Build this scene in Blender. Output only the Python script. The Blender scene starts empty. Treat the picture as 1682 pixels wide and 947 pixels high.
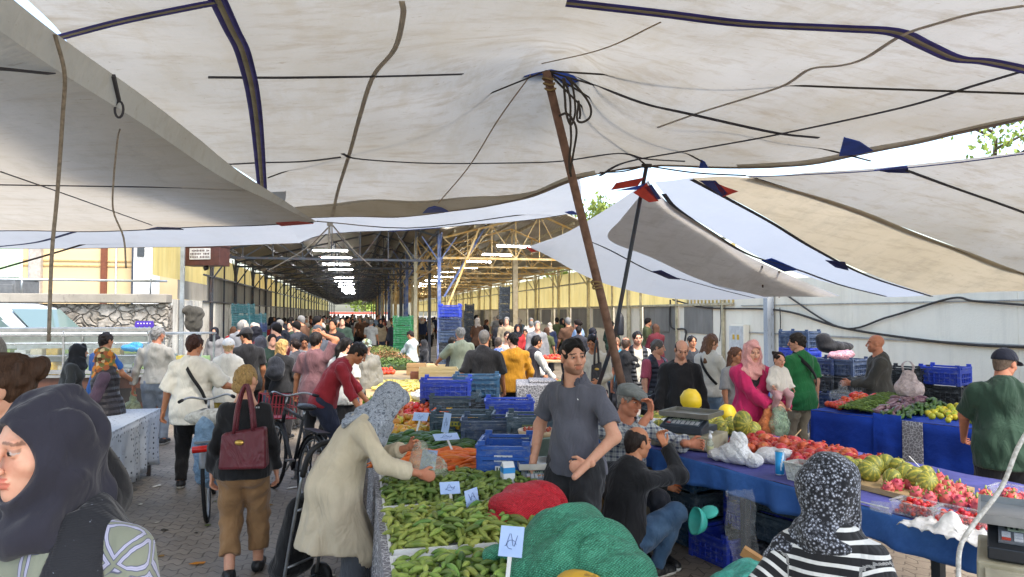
import bpy, bmesh, math, random
import numpy as np
from mathutils import Vector, Matrix, Euler
from math import radians as R_, sin, cos, pi
random.seed(7); RNG = np.random.default_rng(11)
SC = bpy.context.scene
COL = SC.collection
# ------------------------------------------------------------------ camera
CAM_H, FPX, YAW, PITCH = 1.87, 1150.0, R_(12.45), math.atan(40.5/1150.0)
CAM = Vector((0, 0, CAM_H))
FWD = Vector((sin(YAW)*cos(PITCH), cos(YAW)*cos(PITCH), sin(PITCH)))
RIGHT = Vector((cos(YAW), -sin(YAW), 0)); UPV = RIGHT.cross(FWD)
FH = Vector((sin(YAW), cos(YAW), 0))
cd = bpy.data.cameras.new('camera'); cam = bpy.data.objects.new('camera', cd); COL.objects.link(cam)
cam.location = CAM; cam.rotation_euler = (R_(90)+PITCH, 0, -YAW)
cd.sensor_width = 36.0; cd.lens = 36.0*FPX/1682.0; cd.clip_start = 0.05; cd.clip_end = 2000
SC.camera = cam
def ray(px, py): return FWD + RIGHT*((px-841)/FPX) + UPV*((473.5-py)/FPX)
def atz(px, py, z):
    d = ray(px, py); return CAM + d*((z-CAM_H)/d.z)
def atd(px, py, d): return CAM + ray(px, py)*d
def gp(px, d, z=0.0):
    p = CAM + FH*d + RIGHT*((px-841)/FPX*d); p.z = z; return p
def atX(px, py, X):
    d = ray(px, py); return CAM + d*(X/d.x)
# ------------------------------------------------------------------ materials
def srgb(h):
    h = h.lstrip('#'); v = [int(h[i:i+2], 16)/255 for i in (0, 2, 4)]
    return tuple((c/12.92 if c <= .04045 else ((c+.055)/1.055)**2.4) for c in v)
def col4(c):
    if isinstance(c, str): c = srgb(c)
    return (c[0], c[1], c[2], 1.0)
_MC = {}
class NT:
    def __init__(s, name):
        s.m = bpy.data.materials.new(name); s.m.use_nodes = True; s.t = s.m.node_tree; s.n = s.t.nodes
        s.b = s.n['Principled BSDF']; s.out = s.n['Material Output']
    def add(s, typ, **kw):
        n = s.n.new(typ)
        for k, v in kw.items():
            if k.startswith('i_'):
                key = k[2:]; key = int(key) if key.isdigit() else key.replace('_', ' ')
                n.inputs[key].default_value = v
            else: setattr(n, k, v)
        return n
    def link(s, a, b): s.t.links.new(a, b)
    def coord(s, which='Object', scale=(1, 1, 1), rnd=False, rot=(0, 0, 0)):
        tc = s.add('ShaderNodeTexCoord'); mp = s.add('ShaderNodeMapping'); mp.inputs['Scale'].default_value = scale
        mp.inputs['Rotation'].default_value = rot
        s.link(tc.outputs[which], mp.inputs['Vector'])
        if rnd:
            oi = s.add('ShaderNodeObjectInfo'); mu = s.add('ShaderNodeMath', operation='MULTIPLY'); mu.inputs[1].default_value = 37.0
            s.link(oi.outputs['Random'], mu.inputs[0]); cb = s.add('ShaderNodeCombineXYZ')
            for i in range(3): s.link(mu.outputs[0], cb.inputs[i])
            s.link(cb.outputs[0], mp.inputs['Location'])
        return mp.outputs['Vector']
    def noise(s, vec, scale=5, detail=4, rough=.55, dist=0):
        n = s.add('ShaderNodeTexNoise'); n.inputs['Scale'].default_value = scale; n.inputs['Detail'].default_value = detail
        n.inputs['Roughness'].default_value = rough; n.inputs['Distortion'].default_value = dist
        s.link(vec, n.inputs['Vector']); return n.outputs['Fac']
    def ramp(s, fac, stops, interp='LINEAR'):
        r = s.add('ShaderNodeValToRGB'); r.color_ramp.interpolation = interp; e = r.color_ramp.elements
        while len(e) < len(stops): e.new(.5)
        for i, (p, c) in enumerate(stops): e[i].position = p; e[i].color = col4(c) if not isinstance(c, (int, float)) else (c, c, c, 1)
        s.link(fac, r.inputs['Fac']); return r.outputs['Color']
    def mix(s, fac, a, b, mode='MIX'):
        m = s.add('ShaderNodeMix', data_type='RGBA', blend_type=mode)
        for sock, v in ((m.inputs[0], fac), (m.inputs[6], a), (m.inputs[7], b)):
            if hasattr(v, 'is_linked'): s.link(v, sock)
            elif isinstance(v, (int, float)): sock.default_value = v
            else: sock.default_value = col4(v)
        return m.outputs[2]
    def math(s, op, a, b=None, c=None):
        m = s.add('ShaderNodeMath', operation=op)
        for i, v in enumerate((a, b, c)):
            if v is None: continue
            if hasattr(v, 'is_linked'): s.link(v, m.inputs[i])
            else: m.inputs[i].default_value = v
        return m.outputs[0]
    def color(s, c):
        if hasattr(c, 'is_linked'): s.link(c, s.b.inputs['Base Color'])
        else: s.b.inputs['Base Color'].default_value = col4(c)
    def bump(s, h, strength=.3, dist=.01):
        b = s.add('ShaderNodeBump'); b.inputs['Strength'].default_value = strength; b.inputs['Distance'].default_value = dist
        s.link(h, b.inputs['Height']); s.link(b.outputs['Normal'], s.b.inputs['Normal'])
    def set(s, rough=None, metal=None, spec=None, trans=None, alpha=None, coat=None, sheen=None):
        for k, v in (('Roughness', rough), ('Metallic', metal), ('Specular IOR Level', spec), ('Transmission Weight', trans), ('Alpha', alpha), ('Coat Weight', coat), ('Sheen Weight', sheen)):
            if v is not None: s.b.inputs[k].default_value = v
def pmat(name, c, c2=None, rough=.6, var=.18, scale=9, bump=.15, bscale=60, bdist=.004, metal=0, spec=.4, rnd=0.0, stretch=(1, 1, 1), coat=None, dirt=None):
    """general procedural surface: two colours mixed by noise, per-object brightness, bump"""
    key = ('p', name)
    if key in _MC: return _MC[key]
    t = NT(name); v = t.coord(scale=stretch, rnd=rnd > 0)
    base = col4(c)[:3]; b2 = col4(c2)[:3] if c2 is not None else tuple(x*(1-var*1.6) for x in base)
    f = t.noise(v, scale, 5)
    cc = t.ramp(f, [(.36, base), (.68, b2)])
    if rnd > 0:
        oi = t.add('ShaderNodeObjectInfo'); h = t.add('ShaderNodeHueSaturation')
        t.link(t.math('MULTIPLY_ADD', oi.outputs['Random'], rnd, 1-rnd/2), h.inputs['Value'])
        t.link(t.math('MULTIPLY_ADD', t.math('FRACT', t.math('MULTIPLY', oi.outputs['Random'], 7.31)), rnd*.12, .5-rnd*.06), h.inputs['Hue'])
        t.link(cc, h.inputs['Color']); cc = h.outputs['Color']
    if name.startswith('crate_'): cc = t.mix(t.ramp(t.noise(t.coord(scale=(1, 1, 2.5)), 11, 6, .75), [(.5, 0.0), (.66, .55)]), cc, '#7f8890')
    if dirt:
        cc = t.mix(t.ramp(t.noise(v, scale*.35, 6, .65), [(.5, 0.0), (.72, .8)]), cc, dirt)
    t.color(cc); t.set(rough=rough, metal=metal, spec=spec, coat=coat)
    if bump: t.bump(t.noise(v, bscale, 4), bump, bdist)
    _MC[key] = t.m; return t.m
# ------------------------------------------------------------------ mesh builder
class MB:
    def __init__(s): s.v = []; s.f = []; s.mi = []; s.cur = 0; s.sm = []; s.smooth = False
    def mat(s, i): s.cur = i; return s
    def addmesh(s, vs, fs, smooth=None):
        o = len(s.v); s.v.extend([tuple(v) for v in vs])
        sm = s.smooth if smooth is None else smooth
        for f in fs: s.f.append(tuple(i+o for i in f)); s.mi.append(s.cur); s.sm.append(sm)
        return s
    def box(s, c, size, rot=None, M=None):
        hx, hy, hz = size[0]/2, size[1]/2, size[2]/2
        vs = [Vector((x*hx, y*hy, z*hz)) for x in (-1, 1) for y in (-1, 1) for z in (-1, 1)]
        if rot is not None:
            m = Euler(rot).to_matrix() if not isinstance(rot, Matrix) else rot
            vs = [m @ v for v in vs]
        c = Vector(c); vs = [v+c for v in vs]
        if M is not None: vs = [M @ v for v in vs]
        return s.addmesh(vs, [(0, 1, 3, 2), (4, 6, 7, 5), (0, 4, 5, 1), (2, 3, 7, 6), (0, 2, 6, 4), (1, 5, 7, 3)], False)
    def bar(s, a, b, w, h=None, up=(0, 0, 1)):
        a, b = Vector(a), Vector(b); d = b-a; L = d.length
        if L < 1e-6: return s
        y = d/L; x = y.cross(Vector(up))
        if x.length < 1e-4: x = y.cross(Vector((1, 0, 0)))
        x.normalize(); z = x.cross(y); m = Matrix((x, y, z)).transposed()
        return s.box((a+b)/2, (w, L, h or w), m)
    def tube(s, pts, r, n=6, cap=True, closed=False):
        pts = [Vector(p) for p in pts]; N = len(pts); rs = r if isinstance(r, (list, tuple)) else [r]*N
        rings = []; prev = None
        for i, p in enumerate(pts):
            if closed: t = pts[(i+1) % N]-pts[i-1]
            else: t = pts[min(i+1, N-1)]-pts[max(i-1, 0)]
            if t.length < 1e-9: t = Vector((0, 0, 1))
            t.normalize()
            if prev is None:
                u = t.cross(Vector((0, 0, 1)))
                if u.length < .05: u = t.cross(Vector((1, 0, 0)))
            else:
                u = prev - t*prev.dot(t)
                if u.length < 1e-6: u = t.cross(Vector((1, 0, 0)))
            u.normalize(); prev = u; w = t.cross(u)
            rings.append([p+(u*cos(2*pi*k/n)+w*sin(2*pi*k/n))*rs[i] for k in range(n)])
        vs = [v for r_ in rings for v in r_]; fs = []
        M = N if closed else N-1
        for i in range(M):
            for k in range(n):
                a = i*n+k; b = i*n+(k+1) % n; j = (i+1) % N
                fs.append((a, b, j*n+(k+1) % n, j*n+k))
        if cap and not closed:
            fs.append(tuple(range(n-1, -1, -1))); fs.append(tuple((N-1)*n+k for k in range(n)))
        return s.addmesh(vs, fs, True)
    def lathe(s, prof, n=16, c=(0, 0, 0), M=None, cap=True):
        vs = []; fs = []
        for r, z in prof:
            for k in range(n): vs.append(Vector((r*cos(2*pi*k/n), r*sin(2*pi*k/n), z)))
        for i in range(len(prof)-1):
            for k in range(n): fs.append((i*n+k, i*n+(k+1) % n, (i+1)*n+(k+1) % n, (i+1)*n+k))
        if cap:
            if prof[0][0] > 1e-5: fs.append(tuple(range(n-1, -1, -1)))
            if prof[-1][0] > 1e-5: fs.append(tuple((len(prof)-1)*n+k for k in range(n)))
        if M is not None: vs = [M @ v for v in vs]
        c = Vector(c); vs = [v+c for v in vs]
        return s.addmesh(vs, fs, True)
    def grid(s, P, smooth=True):
        m, n = len(P), len(P[0]); vs = [p for r in P for p in r]
        fs = [(i*n+j, i*n+j+1, (i+1)*n+j+1, (i+1)*n+j) for i in range(m-1) for j in range(n-1)]
        return s.addmesh(vs, fs, smooth)
    def prism(s, poly, z0, z1, M=None):
        n = len(poly); vs = [Vector((p[0], p[1], z0)) for p in poly]+[Vector((p[0], p[1], z1)) for p in poly]
        if M is not None: vs = [M @ v for v in vs]
        return s.addmesh(vs, [tuple(range(n-1, -1, -1)), tuple(range(n, 2*n))]+[(i, (i+1) % n, n+(i+1) % n, n+i) for i in range(n)], False)
    def mesh(s, name, mats):
        me = bpy.data.meshes.new(name); me.from_pydata(s.v, [], s.f)
        for m in (mats if isinstance(mats, (list, tuple)) else [mats]): me.materials.append(m)
        me.polygons.foreach_set('material_index', s.mi); me.polygons.foreach_set('use_smooth', s.sm); me.update()
        return me
    def build(s, name, mats, parent=None, loc=None, rot=None):
        return obj(name, s.mesh(name, mats), parent, loc, rot)
def obj(name, me, parent=None, loc=None, rot=None):
    o = bpy.data.objects.new(name, me); COL.objects.link(o)
    if parent is not None: o.parent = parent
    if loc is not None: o.location = loc
    if rot is not None: o.rotation_euler = rot if hasattr(rot, '__len__') else (0, 0, rot)
    return o
def tag(o, label, cat, group=None, kind=None):
    if label: o['label'] = label
    if cat: o['category'] = cat
    if group: o['group'] = group
    if kind: o['kind'] = kind
    return o
def struct(o): o['kind'] = 'structure'; return o
def stuff(o, label=None, cat=None): return tag(o, label, cat, None, 'stuff')
def thing(name, label, cat, loc=(0, 0, 0), rz=0, group=None):
    o = bpy.data.objects.new(name, None); COL.objects.link(o); o.location = loc; o.rotation_euler = (0, 0, rz); o.empty_display_size = .1
    return tag(o, label, cat, group)
KIDS = {}
def copy_tree(o, parent=None):
    c = o.copy(); COL.objects.link(c)
    if parent is not None: c.parent = parent; c.matrix_parent_inverse = o.matrix_parent_inverse.copy()
    for ch in list(o.children): copy_tree(ch, c)
    return c
def dup(o, loc, rz=0, label=None, group=None, rot=None, scale=None):
    c = copy_tree(o); c.location = loc; c.rotation_euler = rot if rot is not None else (0, 0, rz)
    if scale is not None: c.scale = (scale,)*3 if isinstance(scale, (int, float)) else scale
    if label: c['label'] = label
    if group: c['group'] = group
    return c
def bevel(o, w=.004, seg=2):
    m = o.modifiers.new('b', 'BEVEL'); m.width = w; m.segments = seg; m.limit_method = 'ANGLE'; m.angle_limit = R_(40); return o
def solid(o, t, off=0):
    m = o.modifiers.new('s', 'SOLIDIFY'); m.thickness = t; m.offset = off; return o
def catmull(P, n):
    """P: list of Vectors -> n points along a Catmull-Rom curve"""
    P = [Vector(p) for p in P]; m = len(P)-1; out = []
    for k in range(n):
        t = k/(n-1)*m; i = min(int(t), m-1); u = t-i
        p0 = P[i-1] if i > 0 else P[0]*2-P[1]; p1, p2 = P[i], P[i+1]; p3 = P[i+2] if i+2 <= m else P[m]*2-P[m-1]
        out.append(.5*((2*p1)+(p2-p0)*u+(2*p0-5*p1+4*p2-p3)*u*u+(3*p1-p0-3*p2+p3)*u**3))
    return out
def patch(rows, nu, nv):
    rr = [catmull(r, nu) for r in rows]; cols = [catmull([rr[i][j] for i in range(len(rr))], nv) for j in range(nu)]
    return [[cols[j][i] for j in range(nu)] for i in range(nv)]
def heading(a): return -YAW - R_(a)      # 0 = back to the camera, 180 = facing it, 90 = facing picture right
# ------------------------------------------------------------------ signed-distance field modelling of people and cloth
def V(*a): return np.array(a, float)
def nrm(v): return v/(np.linalg.norm(v)+1e-9)
def rx(a): c, s = cos(a), sin(a); return np.array([[1, 0, 0], [0, c, -s], [0, s, c]])
def ry(a): c, s = cos(a), sin(a); return np.array([[c, 0, s], [0, 1, 0], [-s, 0, c]])
def rz_(a): c, s = cos(a), sin(a); return np.array([[c, -s, 0], [s, c, 0], [0, 0, 1]])
class Fld:
    def __init__(s, lo, hi, res):
        s.lo = np.array(lo, float); s.res = res
        s.n = np.maximum(np.ceil((np.array(hi)-s.lo)/res).astype(int)+1, 4)
        s.ax = [s.lo[i]+np.arange(s.n[i])*res for i in range(3)]
        s.d = np.full(s.n, 9.0, np.float32)
    def _sl(s, lo, hi):
        sl = []
        for i in range(3):
            a = int(np.floor((lo[i]-s.lo[i])/s.res)); b = int(np.ceil((hi[i]-s.lo[i])/s.res))+1
            a = max(a, 0); b = min(b, s.n[i])
            if b <= a: return None
            sl.append(slice(a, b))
        return tuple(sl)
    def _g(s, sl): return s.ax[0][sl[0]][:, None, None], s.ax[1][sl[1]][None, :, None], s.ax[2][sl[2]][None, None, :]
    def _put(s, sl, d, k, op):
        cur = s.d[sl]
        if op == 'u':
            if k > 0: h = np.maximum(k-np.abs(cur-d), 0)/k; s.d[sl] = np.minimum(cur, d)-h*h*k*.25
            else: s.d[sl] = np.minimum(cur, d)
        elif op == 's':
            d = -d
            if k > 0: h = np.maximum(k-np.abs(cur-d), 0)/k; s.d[sl] = np.maximum(cur, d)+h*h*k*.25
            else: s.d[sl] = np.maximum(cur, d)
    def cone(s, a, b, ra, rb, k=.03, op='u', capa=False, capb=False, flat=None):
        a, b = np.asarray(a, float), np.asarray(b, float); m = max(ra, rb)*(1.0 if flat is None else max(1, flat[1]))+2*k+2*s.res
        sl = s._sl(np.minimum(a, b)-m, np.maximum(a, b)+m)
        if sl is None: return s
        x, y, z = s._g(sl); ab = b-a; L2 = ab@ab+1e-12
        px, py, pz = x-a[0], y-a[1], z-a[2]
        t0 = (px*ab[0]+py*ab[1]+pz*ab[2])/L2; t = np.clip(t0, 0, 1)
        ox, oy, oz = px-t*ab[0], py-t*ab[1], pz-t*ab[2]
        if flat is not None:
            n, f = np.asarray(flat[0], float), flat[1]; q = (ox*n[0]+oy*n[1]+oz*n[2])*(1/f-1)
            ox, oy, oz = ox+q*n[0], oy+q*n[1], oz+q*n[2]
        d = np.sqrt(ox*ox+oy*oy+oz*oz)-(ra+(rb-ra)*t)
        L = math.sqrt(L2)
        if capb: d = np.maximum(d, (t0-1)*L)
        if capa: d = np.maximum(d, -t0*L)
        s._put(sl, d, k, op); return s
    def ell(s, c, r, M=None, k=.03, op='u'):
        c, r = np.asarray(c, float), np.asarray(r, float); m = r.max()+2*k+2*s.res
        sl = s._sl(c-m, c+m)
        if sl is None: return s
        x, y, z = s._g(sl); p = [x-c[0], y-c[1], z-c[2]]
        if M is not None: p = [p[0]*M[0, i]+p[1]*M[1, i]+p[2]*M[2, i] for i in range(3)]
        k0 = np.sqrt((p[0]/r[0])**2+(p[1]/r[1])**2+(p[2]/r[2])**2); k1 = np.sqrt((p[0]/r[0]**2)**2+(p[1]/r[1]**2)**2+(p[2]/r[2]**2)**2)+1e-6
        s._put(sl, k0*(k0-1)/k1, k, op); return s
    def keep(s, n, off, k=0.0):
        """keep the half space n.p <= off"""
        n = np.asarray(n, float); x, y, z = s._g((slice(None),)*3); s._put((slice(None),)*3, -(n[0]*x+n[1]*y+n[2]*z-off), k, 's'); return s
    def func(s, fn):
        x, y, z = s._g((slice(None),)*3); s.d = (s.d+fn(x, y, z)).astype(np.float32); return s
    def mesh(s):
        d = s.d; n = d.shape; ins = d < 0
        c = np.zeros((n[0]-1, n[1]-1, n[2]-1), np.int8)
        for i in (0, 1):
            for j in (0, 1):
                for k in (0, 1): c += ins[i:n[0]-1+i, j:n[1]-1+j, k:n[2]-1+k]
        act = np.argwhere((c > 0) & (c < 8))
        if len(act) == 0: return np.zeros((0, 3)), np.zeros((0, 4), int)
        ids = np.full(c.shape, -1, np.int32); ids[tuple(act.T)] = np.arange(len(act))
        off = np.array([(i, j, k) for i in (0, 1) for j in (0, 1) for k in (0, 1)])
        vals = np.stack([d[act[:, 0]+o[0], act[:, 1]+o[1], act[:, 2]+o[2]] for o in off], 1)
        P = np.zeros((len(act), 3)); W = np.zeros(len(act))
        for a in range(8):
            for b in range(a+1, 8):
                if np.abs(off[a]-off[b]).sum() != 1: continue
                va, vb = vals[:, a], vals[:, b]; x = (va < 0) != (vb < 0)
                t = np.where(x, va/(va-vb+1e-12), 0)
                P += np.where(x[:, None], off[a]+(off[b]-off[a])*t[:, None], 0); W += x
        vs = s.lo+(act+P/np.maximum(W, 1)[:, None])*s.res
        fs = []
        for ax in range(3):
            sl0 = [slice(None)]*3; sl1 = [slice(None)]*3; sl0[ax] = slice(0, n[ax]-1); sl1[ax] = slice(1, n[ax])
            e = np.argwhere(ins[tuple(sl0)] != ins[tuple(sl1)]); u, v = (ax+1) % 3, (ax+2) % 3
            ok = (e[:, u] > 0) & (e[:, v] > 0) & (e[:, u] < n[u]-1) & (e[:, v] < n[v]-1); e = e[ok]
            if len(e) == 0: continue
            def cid(du, dv):
                q = e.copy(); q[:, u] -= du; q[:, v] -= dv; return ids[tuple(q.T)]
            quad = np.stack([cid(1, 1), cid(0, 1), cid(0, 0), cid(1, 0)], 1)
            flip = ~ins[tuple(e.T)]; quad[flip] = quad[flip][:, ::-1]; fs.append(quad)
        return vs, np.concatenate(fs) if fs else np.zeros((0, 4), int)
def to_mesh(name, parts, mats, cols=None):
    """parts: list of (verts, faces, matindex)"""
    vs = np.concatenate([p[0] for p in parts]); o = 0; fs = []; mi = []
    for v, f, m in parts: fs.append(f+o); mi.append(np.full(len(f), m)); o += len(v)
    fs = np.concatenate(fs); mi = np.concatenate(mi)
    me = bpy.data.meshes.new(name); me.vertices.add(len(vs)); me.vertices.foreach_set('co', vs.astype(np.float32).ravel())
    me.loops.add(fs.size); me.loops.foreach_set('vertex_index', fs.astype(np.int32).ravel()); me.polygons.add(len(fs))
    me.polygons.foreach_set('loop_start', np.arange(0, fs.size, 4, dtype=np.int32)); me.polygons.foreach_set('loop_total', np.full(len(fs), 4, np.int32))
    for m in (mats if isinstance(mats, (list, tuple)) else [mats]): me.materials.append(m)
    me.update(calc_edges=True); me.polygons.foreach_set('material_index', mi.astype(np.int32)); me.polygons.foreach_set('use_smooth', np.ones(len(fs), bool))
    if cols is not None:
        a = me.color_attributes.new('Col', 'FLOAT_COLOR', 'POINT'); c = np.ones((len(vs), 4), np.float32); c[:, :3] = cols; a.data.foreach_set('color', c.ravel())
    me.update(); return me
def wrinkle(seed, amp, freq=22, vert=.45):
    r = np.random.default_rng(seed); w = []
    for i in range(5):
        k = r.normal(size=3); k[2] *= vert; k = k/np.linalg.norm(k)*freq*r.uniform(.5, 1.5); w.append((k, r.uniform(0, 6.28)))
    def fn(x, y, z):
        q = sum(np.sin(k[0]*x+k[1]*y+k[2]*z+p) for k, p in w[:2])
        return amp*.5*sum(np.sin(k[0]*x+k[1]*y+k[2]*z+p+1.1*q) for k, p in w[2:])
    return fn
# ---- skin, hair, cloth materials
def skin_mat():
    if 'skin' in _MC: return _MC['skin']
    t = NT('skin'); a = t.add('ShaderNodeAttribute', attribute_name='Col'); v = t.coord()
    t.color(t.mix(t.ramp(t.noise(v, 40, 4), [(.3, 0.0), (.8, .35)]), a.outputs['Color'], t.mix(1.0, a.outputs['Color'], '#e8a48c', 'MULTIPLY')))
    t.set(rough=.58, spec=.25); t.b.inputs['Subsurface Weight'].default_value = .08; t.b.inputs['Subsurface Radius'].default_value = (.01, .004, .002)
    t.bump(t.noise(v, 260, 3), .12, .002); _MC['skin'] = t.m; return t.m
def vcol_mat():
    if 'vcol' in _MC: return _MC['vcol']
    t = NT('crowd_clothes'); a = t.add('ShaderNodeAttribute', attribute_name='Col'); v = t.coord()
    t.color(t.mix(t.ramp(t.noise(v, 9, 5), [(.35, 0.0), (.75, .55)]), a.outputs['Color'], t.mix(1.0, a.outputs['Color'], '#8a8a90', 'MULTIPLY'))); t.set(rough=.8, spec=.2)
    _MC['vcol'] = t.m; return t.m
def hair_mat(c):
    key = ('hair', c)
    if key in _MC: return _MC[key]
    t = NT('hair'); v = t.coord(scale=(90, 90, 14)); n = t.noise(v, 1.5, 4, .6, 1.2)
    b = col4(c)[:3]; t.color(t.ramp(n, [(.3, tuple(x*.45 for x in b)), (.75, tuple(min(1, x*1.5) for x in b))])); t.set(rough=.55, spec=.22); t.bump(n, .7, .006)
    _MC[key] = t.m; return t.m
def cloth(c, kind='plain', c2=None, scale=1.0):
    """woven cloth; kinds: plain, knit, denim, floral, plaid, stripes, chain, puffer, leather, lace"""
    key = ('cloth', c, kind, c2, scale)
    if key in _MC: return _MC[key]
    t = NT('cloth_'+kind); v = t.coord(); b = tuple(x*.96+.009 for x in col4(c)[:3])
    big = t.noise(v, 5, 5); base = t.ramp(big, [(.3, tuple(x*.82 for x in b)), (.7, tuple(min(1, x*1.1) for x in b))])
    weave = t.noise(t.coord(scale=(1, 1, .5)), 420, 2); h = weave; rough = .85; bs, bd = .25, .002
    if kind == 'knit':
        w = t.add('ShaderNodeTexWave', wave_type='BANDS', bands_direction='Z'); w.inputs['Scale'].default_value = 70; w.inputs['Distortion'].default_value = 2; t.link(v, w.inputs['Vector']); h = w.outputs['Fac']
        if c2:
            m = t.ramp(t.noise(t.coord(scale=(1, 1, 1)), 85, 3, .6), [(.66, 0.0), (.70, 1.0)], 'LINEAR')
            w2 = t.add('ShaderNodeTexWave', wave_type='BANDS', bands_direction='X'); w2.inputs['Scale'].default_value = 4.5; w2.inputs['Distortion'].default_value = 3.5; w2.inputs['Detail'].default_value = 2; t.link(v, w2.inputs['Vector'])
            base = t.mix(t.math('MULTIPLY', m, t.ramp(w2.outputs['Fac'], [(.72, 0.0), (.85, 1.0)])), base, c2)
    elif kind == 'denim':
        base = t.mix(t.ramp(t.noise(v, 7, 4), [(.4, 0.0), (.75, .8)]), base, c2 or tuple(min(1, x*1.9) for x in b)); h = t.noise(v, 300, 3)
    elif kind == 'floral':
        vo = t.add('ShaderNodeTexVoronoi'); vo.inputs['Scale'].default_value = 42*scale; t.link(v, vo.inputs['Vector'])
        ds = vo.outputs['Distance']; ring = t.ramp(ds, [(0, .1), (.07, .1), (.11, .85), (.27, .85), (.34, 0.0), (.42, 0.0), (.47, .6), (.52, 0.0)], 'LINEAR')
        rnd = t.ramp(t.math('FRACT', t.math('MULTIPLY', vo.outputs['Color'], 3.7)), [(.05, .1), (.15, 1.0)])
        base = t.mix(t.math('MULTIPLY', ring, rnd), base, c2 or '#c9ccd4')
    elif kind == 'paisley':
        m = t.ramp(t.noise(v, 55*scale, 3, .6, 2.5), [(.42, 0.0), (.5, .9), (.56, .2), (.64, 1.0)]); base = t.mix(m, base, c2)
    elif kind == 'patches':
        vo = t.add('ShaderNodeTexVoronoi'); vo.inputs['Scale'].default_value = 26*scale; t.link(v, vo.inputs['Vector'])
        base = t.mix(.85, base, t.ramp(t.math('FRACT', t.math('MULTIPLY', vo.outputs['Color'], 5.3)), [(0, c), (.3, c2), (.5, '#3a2a18'), (.65, '#c8b48a'), (.8, '#5e6a3a'), (1, c)], 'CONSTANT'))
    elif kind == 'plaid':
        s3 = t.add('ShaderNodeSeparateXYZ'); t.link(v, s3.inputs[0]); f = []
        for ax in ('X', 'Z'):
            q = t.math('FRACT', t.math('MULTIPLY', s3.outputs[ax], 24*scale)); f.append(t.ramp(q, [(0, .9), (.34, .9), (.38, 0.0), (.64, 0.0), (.67, .45), (.74, .45), (.77, 0.0)], 'CONSTANT'))
        base = t.mix(t.math('MULTIPLY', t.math('ADD', f[0], f[1]), .5), c2 or '#c9ccc8', c)
    elif kind == 'stripes':
        s3 = t.add('ShaderNodeSeparateXYZ'); t.link(v, s3.inputs[0]); a = t.add('ShaderNodeAttribute', attribute_name='Str')
        q = t.math('FRACT', t.math('ADD', t.math('MULTIPLY', a.outputs['Fac'], 1.0), t.math('MULTIPLY', big, .25)))
        base = t.mix(t.ramp(q, [(0, 0.0), (.64, 0.0), (.66, 1.0), (.98, 1.0), (1, 0.0)]), base, c2)
    elif kind == 'chain':
        vo = t.add('ShaderNodeTexVoronoi'); vo.inputs['Scale'].default_value = 11*scale; vo.feature = 'DISTANCE_TO_EDGE'; t.link(t.mix(.02, v, t.add('ShaderNodeTexNoise', i_Scale=9).outputs['Color']), vo.inputs['Vector'])
        base = t.mix(t.ramp(vo.outputs['Distance'], [(0, 0.0), (.045, 0.0), (.055, 1.0), (.115, 1.0), (.125, 0.0)], 'LINEAR'), base, c2)
        base = t.mix(t.ramp(vo.outputs['Distance'], [(.03, 0.0), (.04, .8), (.052, .8), (.058, 0.0), (.08, 0.0), (.084, .6), (.09, 0.0), (.115, 0.0), (.12, .8), (.13, .8), (.138, 0.0)]), base, '#3c3f5c')
    elif kind == 'puffer':
        s3 = t.add('ShaderNodeSeparateXYZ'); t.link(v, s3.inputs[0]); q = t.math('FRACT', t.math('MULTIPLY', s3.outputs['Z'], 16)); h = t.math('PINGPONG', q, .5); rough = .45; bs, bd = .8, .03
    elif kind == 'leather': rough = .38; h = t.noise(v, 160, 3)
    t.color(base); t.set(rough=rough, spec=.3 if rough < .6 else .15, sheen=.15 if rough > .6 else 0)
    fo = t.add('ShaderNodeTexNoise'); fo.inputs['Scale'].default_value = 11; fo.inputs['Detail'].default_value = 1.5; fo.inputs['Distortion'].default_value = .5; t.link(t.coord(scale=(1.3, 1.3, .55)), fo.inputs['Vector'])
    b0 = t.add('ShaderNodeBump'); b0.inputs['Strength'].default_value = .55; b0.inputs['Distance'].default_value = .035; t.link(t.math('ADD', t.math('MULTIPLY', fo.outputs['Fac'], .5), t.math('MULTIPLY', t.math('ABSOLUTE', t.math('MULTIPLY_ADD', t.noise(t.coord(scale=(1.2, 1.2, .6)), 6, 3, .55, .7), 2.0, -1.0)), .9)), b0.inputs['Height'])
    b1 = t.add('ShaderNodeBump'); b1.inputs['Strength'].default_value = bs; b1.inputs['Distance'].default_value = bd; t.link(h, b1.inputs['Height']); t.link(b0.outputs['Normal'], b1.inputs['Normal']); t.link(b1.outputs['Normal'], t.b.inputs['Normal'])
    _MC[key] = t.m; return t.m
def ik(a, t, l1, l2, hint):
    d = t-a; L = np.linalg.norm(d); L = min(max(L, abs(l1-l2)+.01), (l1+l2)*.995); u = nrm(d)
    x = (l1*l1-l2*l2+L*L)/(2*L); h = math.sqrt(max(l1*l1-x*x, 1e-6)); v = np.asarray(hint, float); v = v-u*(v@u); v = nrm(v)
    return a+u*x+v*h, a+u*L
SKINS = {'fair': '#c99a80', 'tan': '#b5805f', 'pale': '#d6a88f', 'dark': '#8e5e44', 'ruddy': '#bf8468'}
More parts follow.
